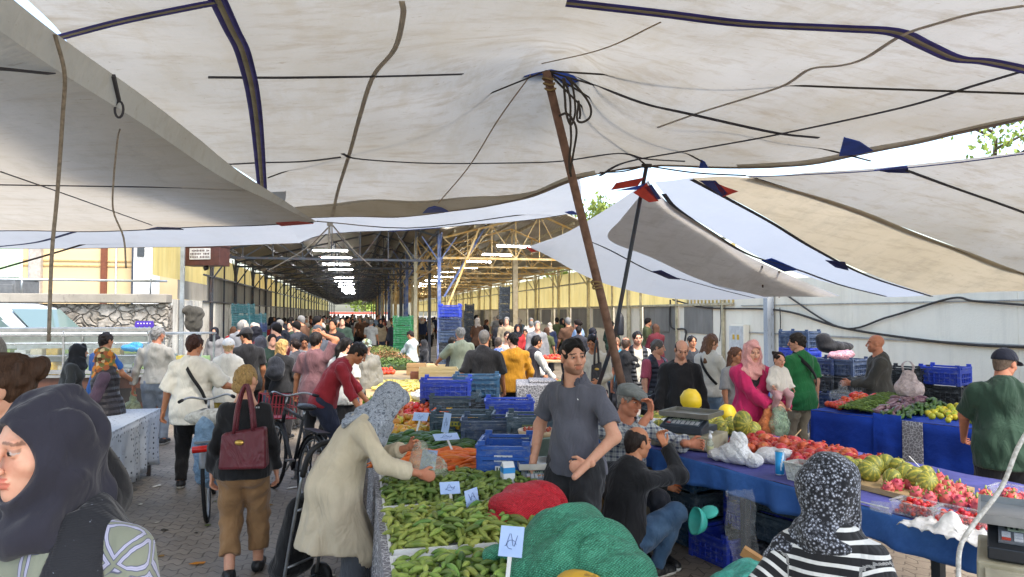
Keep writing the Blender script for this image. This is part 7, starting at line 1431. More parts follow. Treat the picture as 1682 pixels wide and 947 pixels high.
# ------------------------------------------------------------------ people of the photograph
def PP(label, px, d, ytop, face, adj=.012, **kw):
    h = kw.pop('h', None) or 1.87-(ytop-514)*d/1150-adj
    p = gp(px, d); p.z = kw.pop('z', 0); return person('person', label, p, face, h=h, **kw)
T_ = lambda c, **k: dict(dict(c=c), **k)
LONG = lambda c, **k: dict(dict(c=c, sleeve=1.95, name='sweater'), **k)
def crowd():
    fg, S1 = PP('woman in navy headscarf and chain print blouse at lower left', 104, 1.62, 625, -172, .03, sex='f', skin='pale', fat=.2, head=(20, 2, 0), res=.010, fine=.0035, top=LONG('#747a6c', name='blouse', mk='chain', c2='#9496ac', hem=.1, neck=.05, sleeve=1.9, t=.015, cuff=.02), over=dict(name='vest', c='#15181f', mk='knit', c2='#8d95a3', sleeve=0, hem=.12, t=.026, open=(.02, 1), wr=.004), bottom=T_('#1c1d22'), scarf=dict(c='#23232f', drape=.045, r=.07, drop=-.005, face=1.0, wide=1))
    PP('woman with messy brown hair bun behind the navy headscarf', 22, 2.5, 572, -125, .02, sex='f', skin='fair', hair=('bun', '#3f2b1e', .06), top=LONG('#2a2c33'), bottom=T_('#2a2a2e'), fine=.005)
    PP('grey haired man cut by the left picture edge', -10, 4.4, 548, -60, skin='ruddy', hair=('buzz', '#7d7a76'), top=T_('#3c4048'), bottom=T_('#2c2d30'))
    b = blob('backpack', [((0, 0, 0), (.04, .07, .09)), ((.01, .03, -.06), (.045, .08, .08))], cloth('#15161b'), .012, None, 5, .006, 30); o = obj('backpack', b, None, gp(172, 1.85, 1.44)); tag(o, 'black cloth shape hanging behind the navy headscarf', 'bag')  # stands in for dark clothing behind the headscarf, not an actual backpack
    PP('woman in black hooded scarf and dark grey coat by the counter', 115, 9.0, 560, 60, .03, sex='f', lean=12, top=LONG('#2d2e2c', name='coat', hem=.22, t=.02), bottom=T_('#1a1a1c'), scarf=dict(c='#16171b', drape=.11, face=.8))
    PP('man in blue and white jersey facing the display counter', 172, 9.7, 545, 20, skin='tan', hair=('short', '#2a211c'), top=T_('#2a5a9a', sleeve=.7, name='jersey', hem=.06), over=None, bottom=T_('#aab2c0'), fat=.15, hands=[(-.16, .1, .5), (.1, .2, .58)])
    PP('woman in brown floral headscarf and dark quilted vest', 178, 7.8, 567, -105, .03, sex='f', skin='tan', fat=.15, head=(-5, 10, 0), top=LONG('#4a3846', hem=.1), over=dict(name='vest', c='#241f22', mk='puffer', sleeve=0, hem=.15, t=.022), bottom=dict(kind='skirt', c='#2f2a2c'), scarf=dict(c='#8a5030', mk='patches', c2='#c27a2c', drape=.13), hands=[(-.1, .18, .58), (.1, .16, .57)])
    om, So = PP('older grey haired man in pale shirt and grey jeans from behind', 258, 10.0, 535, -8, skin='ruddy', hair=('short', '#8c8a86'), top=LONG('#b5b0a4', name='shirt', hem=.0, sleeve=1.85, flare=-.004), bottom=T_('#78818c', mk='denim', c2='#98a0aa', loose=.02), hands=[(-.19, .03, .47), (.15, .1, .5)], head=(25, 0, 0))
    wt, Sw_ = PP('woman in white T-shirt and black trousers with raised arm', 318, 7.6, 548, -14, sex='f', skin='tan', fat=.22, hair=('short', '#3c241b'), top=T_('#cfcabc', sleeve=.95, hem=.10, t=.02, cuff=.03, neck=.05), bottom=T_('#141416', loose=.014), hands=[(-.19, .05, .47), (.30, .12, .62)], elbow=[None, (.4, -.3, -1)], head=(30, 8, 0), shoes='#1a1a1c', feet=((-.06, .0, 0), (.07, .05, 0)))
    PP('woman in white cap and hooded vest with mustard trousers', 376, 9.8, 555, -12, sex='f', skin='fair', cap=dict(c='#d5d4d0'), hair=('short', '#b59a72'), top=LONG('#6f9a7a'), over=dict(name='vest', c='#c2beb2', sleeve=.35, hem=.1, t=.022), bottom=T_('#8a7620', loose=.02), head=(-15, 0, 0))
    PP('bearded man in black T-shirt and black cap looking left', 408, 10.4, 537, -40, skin='tan', hair=('short', '#15110f'), beard=.5, top=T_('#17171a', sleeve=.75, hem=.08), bottom=T_('#1c1c20'), fat=.1, head=(-25, 12, 0), cap=dict(c='#1a1a1d'))
    PP('woman in grey scarf and burgundy T-shirt behind the black T-shirt', 430, 12, 550, -60, .03, sex='f', top=T_('#5a1f2c', sleeve=.8), bottom=T_('#222226'), scarf=dict(c='#3b3b42'))
    bl, Sb = PP('blond long haired woman with black backpack', 464, 10.4, 556, 5, sex='f', skin='fair', hair=('long', '#b08d58'), top=LONG('#1c1d20'), bottom=T_('#17171a'), head=(20, 0, 0))
    b = blob('backpack', [((0, 0, 0), (.13, .09, .18)), ((0, -.05, -.06), (.11, .07, .1))], cloth('#171b24'), .014, None, 6, .006, 30); o = obj('backpack', b, None, wpt(bl, Sb['p2']+V(0, -.2, -.02))); o.rotation_euler = bl.rotation_euler; tag(o, 'black backpack on the blond woman\'s back', 'backpack')
    PP('dark haired young woman behind the blond hair', 487, 11.3, 555, -70, sex='f', skin='fair', hair=('bun', '#241a16'), top=T_('#3d3c40'), bottom=T_('#222'.ljust(7, '2')))
    PP('man in light grey T-shirt looking down beside the mauve shirt', 500, 11.6, 548, 160, skin='tan', hair=('short', '#17120f'), beard=.5, top=T_('#8c8a8c'), bottom=T_('#2a2c33'), head=(0, 25, 0))
    PP('man in mauve T-shirt with one hand on his head', 518, 9.4, 544, 12, skin='tan', hair=('short', '#201a17'), fat=.12, top=T_('#6c4b50', sleeve=.8, hem=.1, t=.016), bottom=T_('#1f2023'), hands=[(-.2, .04, .48), (.03, .06, .985)], elbow=[None, (1, .1, .3)], handdir=[None, (-1, .2, .25)])
    PP('woman with long black ponytail in white T-shirt and black skirt', 566, 9.2, 553, 25, sex='f', skin='fair', hair=('pony', '#15110f'), top=T_('#cdcbc4', sleeve=.8, hem=.08, t=.018), bottom=dict(kind='skirt', c='#131316', hemr=.13), head=(20, 5, 0))
    PP('man in red shirt bending over the long stall', 540, 7.9, 0, 78, h=1.68, skin='tan', hair=('short', '#2a2420'), lean=42, hip=(0, -.03, .51), head=(8, 38, 0), top=LONG('#8f1f2a', name='shirt', sleeve=1.35, hem=.02, wr=.01, flare=-.002), bottom=T_('#20263a', loose=.016), hands=[(-.1, .3, .45), (.12, .24, .42)])
    PP('woman in camouflage cap and grey sweatshirt with jeans', 602, 10.8, 555, 165, sex='f', skin='pale', cap=dict(c='#6d7a72', mk='patches', c2='#8f9a92'), hair=('short', '#5a4030'), top=LONG('#7f7d74', name='sweatshirt', hem=.08, t=.018), bottom=T_('#33475e', mk='denim'), head=(-10, 12, 0), fat=.12)
    bt, St = PP('blond woman in black top and cropped beige trousers from behind', 405, 5.0, 598, -16, sex='f', skin='fair', res=.012, fine=.0042, fat=.0, shw=.86, hair=('bun', '#a08252', -.045), head=(30, -2, 0), top=LONG('#141417', name='top', hem=.04, neck=.075, neckup=-.012, sleeve=1.9, t=.012, hip=.028), bottom=T_('#8d6b47', loose=.017, t2=.03, end=1.72), hands=[(-.15, .05, .47), (.145, .05, .47)], elbow=[(-1, -.6, 0), (.7, -1, 0)], feet=((-.055, -.06, .02), (.06, .10, 0)), shoes='#17181b', shoe2='#17181b')
    m = MB()
    for k in range(8): m.box((-.05+k*.014, 0, 0), (.008, .002, .012 if k % 3 else .009))
    tq = m.build('lettering', pmat('shirt_print', '#b9bac0', rough=.6), bt); tq.location = St['p3']+V(.05, -.088, -.03); tq.rotation_euler = (.15, 0, 0)
    bw, Sw = PP('woman in long cream tunic bending over the gherkins', 584, 4.45, 0, 84, h=1.53, sex='f', skin='ruddy', res=.012, fine=.0042, fat=.08, lean=43, hip=(0, -.08, .52), head=(0, 38, 0), top=LONG('#c4b79d', name='tunic', hem=.245, t=.016, flare=.035, hip=.012, sleeve=1.75, cuff=.02, wr=.007), bottom=dict(kind='trousers', c='#45484e', loose=.012, t2=.05, end=1.95), scarf=dict(c='#5d6470', mk='paisley', c2='#a9b0ba', scale=.55, drape=.15, r=.12, tail=[[(-.03, -.03, .0), (-.05, -.075, -.07)], [(.03, -.03, 0), (.06, -.07, -.06)]]), hands=[(-.05, .22, .655), (.09, .27, .575)], elbow=[(-.6, -.4, -1), (.6, -.5, -1)], curl=.8)
    pm, Sp = PP('young dark haired man in grey polo shirt with hand on hip', 944, 4.6, 553, -146, skin='fair', res=.011, fine=.0038, hair=('thick', '#120f0d'), beard=.55, brow='#14100e', fat=.02, top=dict(name='polo_shirt', c='#54555f', sleeve=.72, hem=.03, t=.009, cuff=.008, collar='#4a4b55', wr=.009, neck=.05), bottom=T_('#1f2023', loose=.024, t2=.028), hands=[(-.115, .12, .555), (.165, .04, .52)], elbow=[(-.8, -.75, .1), (.8, -.9, 0)], shw=.94, head=(-50, 2, 4), handdir=[(.9, .35, -.25), (-.3, .2, -1)], curl=.75)
    m = MB()
    for k in range(3): m.tube([V(.0, 0, -k*.035), V(.0, .006, -k*.035)], .006, 8)
    bq = m.build('buttons', pmat('button_white', '#d0d0cc', rough=.4), pm); bq.location = Sp['p3']+V(.0, .083, -.035); m = MB(); m.lathe([(.001, .002), (.010, .001), (.011, 0)], 10, M=Euler((-pi/2, 0, 0)).to_matrix()); bq = m.build('chest_badge', pmat('button_white', '#d0d0cc'), pm); bq.location = Sp['p2']+V(-.075, .108, .065)
    fc, Sf = PP('seated man in grey flat cap and plaid shirt by the counter', 1020, 5.6, 0, 165, h=1.70, skin='ruddy', res=.012, fine=.0042, hip=(0, -.02, .30), lean=14, feet=((-.1, .22, 0), (.1, .2, 0)), cap=dict(kind='flat', c='#6f7370'), hair=('short', '#8a857e'), head=(-24, 10, -6), fat=.15, top=LONG('#2c3656', name='shirt', mk='plaid', c2='#b3b7b4', hem=.06, t=.016, sleeve=1.55), bottom=T_('#2a2c33'), hands=[(-.21, .25, .525), (-.055, .19, .655)], elbow=[(-1, -.2, -.6), (.3, .5, -1)], handdir=[(-.9, .4, 0), (-.1, -.3, 1)], curl=.8)
    sq, Ss = PP('crouching man in black sweater and blue jeans eating', 1046, 5.1, 0, 52, h=1.66, skin='tan', res=.012, fine=.0042, hip=(0, -.10, .165), lean=16, feet=((-.07, .06, 0), (.08, .02, 0)), kneehint=(.35, 1, .5), hair=('bald', '#2a211d'), top=LONG('#17181b', hem=.07, t=.016, wr=.008), bottom=T_('#33506e', mk='denim', c2='#5d7a98', loose=.016), hands=[(-.03, .25, .33), (.05, .12, .545)], elbow=[(-.5, .2, -1), (1, .6, -1)], head=(12, 6, 0), curl=.9, shoe2='#d0cfca')
    m = MB(); m.lathe([(.001, -.02), (.03, -.01), (.034, .01), (.001, .03)], 10); o = m.build('bread_roll', pmat('bread', '#b8804a', c2='#c9603a', rough=.7), None, wpt(sq, Ss['hand'][-1]+V(.0, .02, .02))); o.scale = (1, 1.6, .8); tag(o, 'filled bread roll in the crouching man\'s hand', 'food')
    PP('man in cream shirt with head bowed behind the grey polo', 976, 9.6, 545, -155, skin='tan', hair=('thick', '#17120f'), top=LONG('#c5bba6', name='shirt', hem=.08), bottom=T_('#26272c'), head=(0, 28, 0), hands=[(-.08, .16, .60), (.14, .1, .5)])
    PP('person in teal top partly hidden by the rusty pole', 1012, 12, 552, -120, skin='ruddy', hair=('buzz', '#7a5a44'), top=T_('#1f6f88'), bottom=T_('#25262b'))
    PP('balding man in black behind the rusty pole', 1027, 11, 553, 20, skin='ruddy', hair=('bald', '#4a3a30'), top=T_('#17181c'), bottom=T_('#25262b'))
    PP('bearded man in black vest over cream sleeves', 1046, 11, 543, 178, skin='fair', hair=('short', '#15110f'), beard=.55, top=LONG('#c4bfb0'), over=dict(name='vest', c='#15171c', mk='puffer', sleeve=0, hem=.08, t=.022, open=(.02, 1)), bottom=T_('#1f2023'))
    PP('man in navy puffer vest over pink T-shirt', 1076, 9.5, 556, 145, skin='fair', hair=('short', '#5b5550'), beard=.2, top=T_('#a04a5c', sleeve=.8), over=dict(name='vest', c='#161a28', mk='puffer', sleeve=0, hem=.1, t=.024, open=(.02, 1)), bottom=T_('#26272c'), head=(-35, 5, 0), fat=.1)
    PP('balding man in black sweater looking down at the melons', 1117, 7.9, 555, -172, skin='fair', hair=('bald', '#2a211d'), beard=.3, top=LONG('#141417', hem=.1, t=.018), bottom=T_('#1c1d20'), head=(-8, 22, 0), hands=[(-.16, .08, .46), (.17, .06, .46)], fat=.1)
    ww, S2_ = PP('long haired woman in white sweater and pale jeans', 1163, 9.4, 547, 55, sex='f', skin='fair', hair=('long', '#6a4a34'), top=LONG('#c9c4b8', hem=.04, t=.02), bottom=T_('#6b8298', mk='denim', c2='#93a6b8', loose=.016), hands=[(-.08, .16, .58), (.12, .2, .56)], head=(20, 12, 0))
    PP('dark haired person behind the black sweater man', 1135, 12, 550, 170, skin='tan', hair=('short', '#17120f'), top=T_('#2a2c30'), bottom=T_('#26272b'))
    PP('person in grey T-shirt hidden behind the pink coat', 1205, 8.6, 568, 150, sex='f', skin='tan', hair=('long', '#6a4a3a'), top=T_('#8f8d8a', sleeve=.85), bottom=T_('#2a2b30'), hands=[(-.16, .05, .45), (.15, .06, .46)])
    PP('woman in hot pink coat and salmon headscarf holding a toddler', 1232, 7.3, 556, 176, .03, sex='f', skin='pale', res=.012, fine=.0042, head=(-3, 6, 0), top=LONG('#1c1a1e', hem=.05), over=dict(name='coat', c='#b81f58', sleeve=1.95, hem=.24, t=.03, flare=.03, open=(.03, 0), wr=.009, hip=.03), bottom=T_('#1e1e22'), scarf=dict(c='#cf8a84', mk='paisley', c2='#dba8a0', drape=.085, r=.098), hands=[(-.135, .19, .59), (-.07, .20, .575)], elbow=[(-1, -.2, -.7), (1, -.1, -.6)], handdir=[(.8, .5, .1), (-1, .3, 0)], curl=.6)
    tb = gp(1277, 7.08); tb.z = .80; person('person', 'toddler in white top with dark tied hair on the pink coat\'s arm', tb, 178, h=.62, sex='f', skin='fair', sc_head=1.75, res=.009, fine=.0042, fat=.35, feet=((-.1, .12, .16), (.12, .10, .14)), hands=[(-.2, .1, .5), (.15, .16, .55)], hair=('bun', '#241a15', .09), top=LONG('#cfc8bc', name='shirt', hem=.06, t=.012), bottom=T_('#b58a8c', loose=.012, t2=.01), head=(-10, 4, 0), noshoes=True)
    gt, Sg = PP('man in green T-shirt and beige trousers with black strap', 1313, 8.7, 545, -22, skin='fair', hair=('short', '#2a241f'), top=T_('#1f6a38', sleeve=.85, hem=.1, t=.016), bottom=T_('#9a9078', loose=.018, t2=.022), head=(-38, 6, 0), hands=[(-.17, .1, .5), (.18, .02, .47)], fat=.1)
    bm, Sm = PP('bald man in dark grey sweatshirt holding a plastic bag', 1442, 8.6, 548, -66, skin='ruddy', hair=None, beard=.15, fat=.22, top=LONG('#3f3d38', name='sweatshirt', hem=.1, t=.018), bottom=T_('#1f2023'), hands=[(-.06, .2, .63), (.1, .2, .62)], elbow=[(-.3, -.6, -1), (.3, -.6, -1)])
    PP('man in dark green T-shirt, navy cap and black shorts from behind', 1645, 5.5, 571, 26, skin='ruddy', res=.012, fine=.005, fat=.3, cap=dict(c='#151a2a'), hair=('buzz', '#6a5a4c'), head=(42, 14, 0), top=T_('#263f30', sleeve=.9, hem=.1, t=.018, wr=.009), bottom=dict(kind='shorts', c='#1b1c22', loose=.03, end=.97, t2=.035), hands=[(-.15, .18, .55), (.2, .16, .52)], elbow=[(-1, -.5, -.2), (1, -.4, -.2)])
    PP('seated woman in floral black headscarf and striped top from behind', 1352, 2.3, 0, 32, h=1.525, sex='f', skin='pale', res=.009, fine=.0036, fat=.0, shw=.84, hip=(0, 0, .44), feet=((-.08, .2, .12), (.08, .2, .12)), lean=6, head=(14, 2, 0), top=LONG('#17181b', name='striped_top', mk='stripes', c2='#c9c9c4', freq=29, hem=.05, t=.012, neck=.05), bottom=T_('#26272c'), scarf=dict(c='#15171d', mk='floral', c2='#b5bac6', scale=2.6, drape=.05, r=.08, tail=[[(-.05, -.02, -.02), (-.09, -.03, -.06), (-.10, -.01, -.10)]]))
    PP('man in sage green T-shirt from behind at the crates', 757, 12.2, 548, -20, skin='tan', hair=('short', '#7d7a74'), fat=.15, top=T_('#858a72', sleeve=.9, hem=.1, t=.018), bottom=T_('#6b675c'), hands=[(-.2, .22, .62), (.15, .1, .5)], h=1.62)
    PP('man in black T-shirt and sand shorts from behind at the crates', 795, 9.5, 540, 2, skin='tan', hair=('buzz', '#6b6660'), fat=.22, top=T_('#151518', sleeve=.95, hem=.05, t=.018), bottom=T_('#a08c68', loose=.024, end=1.1), hands=[(-.22, .02, .47), (.16, .12, .5)])
    PP('man in mustard yellow sweater from behind', 844, 10.2, 545, -14, skin='fair', hair=('short', '#15110f'), beard=.4, top=LONG('#b07a14', hem=.06, t=.018), bottom=T_('#17171a'), head=(-25, 6, 0), hands=[(-.15, .12, .56), (.16, .1, .52)])
    PP('man in black vest over white shirt bending toward the peppers', 870, 11.3, 548, 60, skin='tan', hair=('short', '#17120f'), lean=15, top=LONG('#c6c3bb', name='shirt'), over=dict(name='vest', c='#241f26', sleeve=0, hem=.06, t=.02), bottom=T_('#25262b'), hands=[(-.1, .28, .5), (.15, .25, .48)])
    PP('woman in blue patterned top beside the mustard sweater', 818, 12.6, 553, 10, sex='f', hair=('short', '#4a4038'), top=T_('#4a62a8', mk='floral', c2='#b5c0e0'), bottom=T_('#2a2b30'))
    PP('pale shirted man behind the mustard sweater', 833, 14, 543, 170, skin='fair', hair=('short', '#2a211c'), top=T_('#b5a898'), bottom=T_('#3a3b40'))
    PP('man in black with back turned beside the blue shed post', 742, 13.4, 552, 60, skin='tan', hair=('short', '#1a1512'), top=LONG('#161619'), bottom=T_('#1a1a1d'), hands=[(-.12, .2, .6), (.14, .15, .52)])
    PP('seller in pale grey shirt among the shed posts', 677, 17.0, 542, -60, skin='tan', hair=('short', '#1d1613'), top=LONG('#a9b3b2', name='shirt'), bottom=T_('#33363d'), head=(-10, 15, 0), hands=[(-.1, .25, .5), (.1, .25, .5)])
    PP('woman in black scarf behind the wooden boxes', 698, 16.2, 556, -100, .03, sex='f', top=LONG('#17171a'), bottom=T_('#1a1a1d'), scarf=dict(c='#151518'))
    PP('man in pale shirt with tanned face by the right shed panels', 935-72, 20, 540, -170, skin='tan', hair=('short', '#2a1d16'), top=T_('#b0a56a'), bottom=T_('#33343a'), hands=[(-.1, .2, .7), (.16, .05, .48)])
    # packed aisle inside the shed
    protos = []; r = random.Random(5)
    cols = [('black', '#17171a'), ('dark grey', '#33343a'), ('navy', '#1e2740'), ('white', '#b9b7b0'), ('beige', '#a08f74'), ('maroon', '#5a2028'), ('olive', '#4d5236'), ('dark green', '#2a3a30'), ('light blue', '#7d93ad'), ('brown', '#5a4030'), ('grey', '#7b7b7c'), ('red', '#9a2a2c')]
    hs = [('short black hair', ('short', '#15110f'), None), ('brown hair', ('long', '#4a3224'), None), ('dark headscarf', None, dict(c='#1d1d24')), ('grey hair', ('short', '#7b7975'), None), ('pale headscarf', None, dict(c='#a79c90')), ('dark tied hair', ('bun', '#1d1612'), None)]
    for i in range(24):
        cn, c = cols[i % 12]; hn, ha, sc = hs[(i*5+i//12) % 6]; f = sc is not None or ha[0] in ('long', 'bun')
        me = person('shopper', 'crowd%d' % i, (0, 0, 0), 0, h=1.6 if f else 1.7, sex='f' if f else 'm', skin=['tan', 'fair', 'ruddy'][i % 3], fat=.1*(i % 3), top=T_(c, sleeve=1.95 if i % 3 else .8, hem=.1, t=.02), bottom=T_(['#1c1d21', '#2f3848', '#3a352e'][i % 3]), hair=ha, scarf=sc, merge=True, low=True, res=.028, hands=[(-.12, .15, .55), (.14, .1, .5)] if i % 2 else None)
        protos.append((cn, hn, me))
    placed = []; tries = 0
    while len(placed) < 190 and tries < 6000:
        tries += 1; k = len(placed)
        if k < 140: y = 12.5+(r.random()**1.7)*75; x = r.uniform(-3.6, -.35) if y < 24 else r.uniform(-3.7, 2.0)
        else: y = 16+(r.random()**1.5)*50; x = r.uniform(3.3, 8.2)
        if y < 26 and XT-.3 < x < 1.9: continue
        if any((x-a)**2+(y-b)**2 < (.45 if y < 30 else .4)**2 for a, b in placed): continue
        q = Vector((x, y, 0)); dp = (q-CAM).dot(FH); lat = (q-CAM).dot(RIGHT); px = 841+1150*lat/dp
        if y < 16 and (px < 415 or px > 700): continue
        placed.append((x, y)); cn, hn, me = protos[(k*7+k//24) % 24]; o = obj('person', me); o.location = (x, y, 0); sc = r.uniform(.93, 1.07); o.scale = (sc,)*3
        o.rotation_euler = (0, 0, heading(r.choice((0, 10, -15, 170, 185, 160, -80, 90))+r.uniform(-20, 20)))
        wh = 'at the left aisle entrance' if x < 2.2 and y < 24 else 'deep in the left shed aisle' if x < 2.2 else 'in the right shed aisle'
        tag(o, 'shopper in %s top with %s %s' % (cn, hn, wh), 'person', '%s topped shoppers with %s %s' % (cn, hn, wh))
    return dict(wt=(wt, Sw_), om=(om, So), bt=(bt, St), bw=(bw, Sw), gt=(gt, Sg), bm=(bm, Sm), ww=(ww, S2_), sq=(sq, Ss))
FIG = crowd()
# ------------------------------------------------------------------ what they carry, bicycles, trolley, van
def strap(label, fig, q, w=.03, c='#141416', name='bag_strap', pts=None):
    o_, S = fig; pts = catmull([wpt(o_, p) for p in pts], 30); m = MB(); m.smooth = True; L = []
    for i, p in enumerate(pts):
        t = (pts[min(i+1, 29)]-pts[max(i-1, 0)]).normalized(); n = (p-wpt(o_, S['p1'])); n.z = 0; n.normalize(); s_ = t.cross(n).normalized(); L.append([p-s_*w/2, p+s_*w/2])
    m.grid(L); o = m.build(name, cloth(c)); solid(o, .006); return tag(o, label, 'strap')
o_, S = FIG['gt']; strap('black crossbody strap over the green T-shirt', FIG['gt'], 1, .045, pts=[S['p3']+V(-.10, .02, .035), S['p3']+V(-.09, -.075, -.02), S['p2']+V(0, -.165, 0), S['p1']+V(.10, -.155, .05), S['p1']+V(.185, -.06, -.04)])
o_, S = FIG['ww']; strap('black crossbody strap over the white sweater', FIG['ww'], 1, .035, pts=[S['p3']+V(-.09, .02, .035), S['p3']+V(-.07, -.075, -.02), S['p2']+V(.03, -.155, 0), S['p1']+V(.13, -.13, .03), S['p1']+V(.17, -.02, -.08)])
o_, S = FIG['wt']; strap('black crossbody strap over the white T-shirt', FIG['wt'], 1, .035, pts=[S['p3']+V(-.07, .03, .04), S['p3']+V(-.06, -.085, -.02), S['p2']+V(.02, -.165, 0), S['p1']+V(.12, -.16, .02), S['p1']+V(.17, -.12, -.12)])
def handbag(label, p, rz, w=.3, d=.12, h=.24, c='#5a1a26'):
    s = thing('handbag', label, 'handbag', p, rz); mt = cloth(c, 'leather'); m = MB(); m.addmesh([(-w*.5, -d/2, 0), (w*.5, -d/2, 0), (w*.5, d/2, 0), (-w*.5, d/2, 0), (-w*.46, -d*.3, h*.9), (w*.46, -d*.3, h*1.06), (w*.46, d*.3, h*1.06), (-w*.46, d*.3, h*.9)], [(3, 2, 1, 0), (0, 1, 5, 4), (1, 2, 6, 5), (2, 3, 7, 6), (3, 0, 4, 7), (4, 5, 6, 7)], False); bevel(m.build('bag_body', mt, s), .02, 3)
    for y in (-.04, .04): m = MB(); m.tube(catmull([(-w*.2, y, h*.9), (-w*.14, y*.8, h*1.6), (w*.02, y*.5, h*2.15), (w*.14, y*.8, h*1.6), (w*.2, y, h*.98)], 20), .011, 8); m.build('handle', mt, s)
    m = MB(); m.lathe([(.001, .006), (.02, .004), (.024, 0)], 14, (-w*.1, -d*.38-.004, h*.62), Euler((pi/2-.12, 0, 0)).to_matrix()); cl = m.build('clasp', pmat('brass', '#b8954e', rough=.3, metal=.8), s); cl.scale = (1.3, 1, .8); cl.location = (.02, 0, .05); return s
p = atd(401, 768, 4.72); handbag('burgundy leather handbag with gold clasp on the blond woman\'s shoulder', p, heading(0)+.12, .31, .13, .26)
p = atd(980, 628, 9.3); handbag('small dark shopping bag held by the man in cream shirt', p, heading(0), .15, .06, .26, '#2a2628')
o_, S = FIG['om']; p = wpt(o_, S['hand'][-1]); bag('pale green bag of vegetables in the older man\'s left hand', p+Vector((0, 0, -.24)), [((0, 0, 0), (.12, .09, .12)), ((0, 0, .12), (.05, .04, .08))], film('bag_green', '#aab58c', .75, .3), 51, .012, 0, ([(-.02, 0, .16), (-.02, 0, .24), (.01, 0, .26), (.03, 0, .2)],))
o_, S = FIG['bw']; p = (wpt(o_, S['hand'][1])+wpt(o_, S['hand'][-1]))/2; bag('clear plastic bag being filled by the bending woman', p+Vector((.02, .02, -.03)), [((0, 0, 0), (.10, .09, .085)), ((-.04, 0, .09), (.05, .05, .07)), ((.05, 0, -.03), (.09, .09, .06))], film('bag_fill', '#c4cab6', .32, .15), 53, .012, 0)
o_, S = FIG['bm']; p = wpt(o_, S['hand'][-1]); bag('clear plastic bag held by the bald man over the stall', p+Vector((-.05, 0, -.14)), [((0, 0, 0), (.15, .1, .08)), ((.02, 0, .1), (.07, .05, .07))], BAGC, 55, .014, 0)
p = atd(1280, 698, 6.9); bag('clear bag of greens hanging before the pink coat', p, [((0, 0, 0), (.11, .08, .12)), ((0, 0, .12), (.07, .05, .07))], film('bag_veg', '#8da68a', .6, .25), 57, .012, 0); p = atd(1258, 700, 6.95); bag('clear bag of orange fruit hanging before the pink coat', p, [((0, 0, 0), (.09, .07, .085)), ((.02, 0, .1), (.05, .04, .08))], film('bag_orange', '#c8763f', .7, .3), 59, .010, 0)
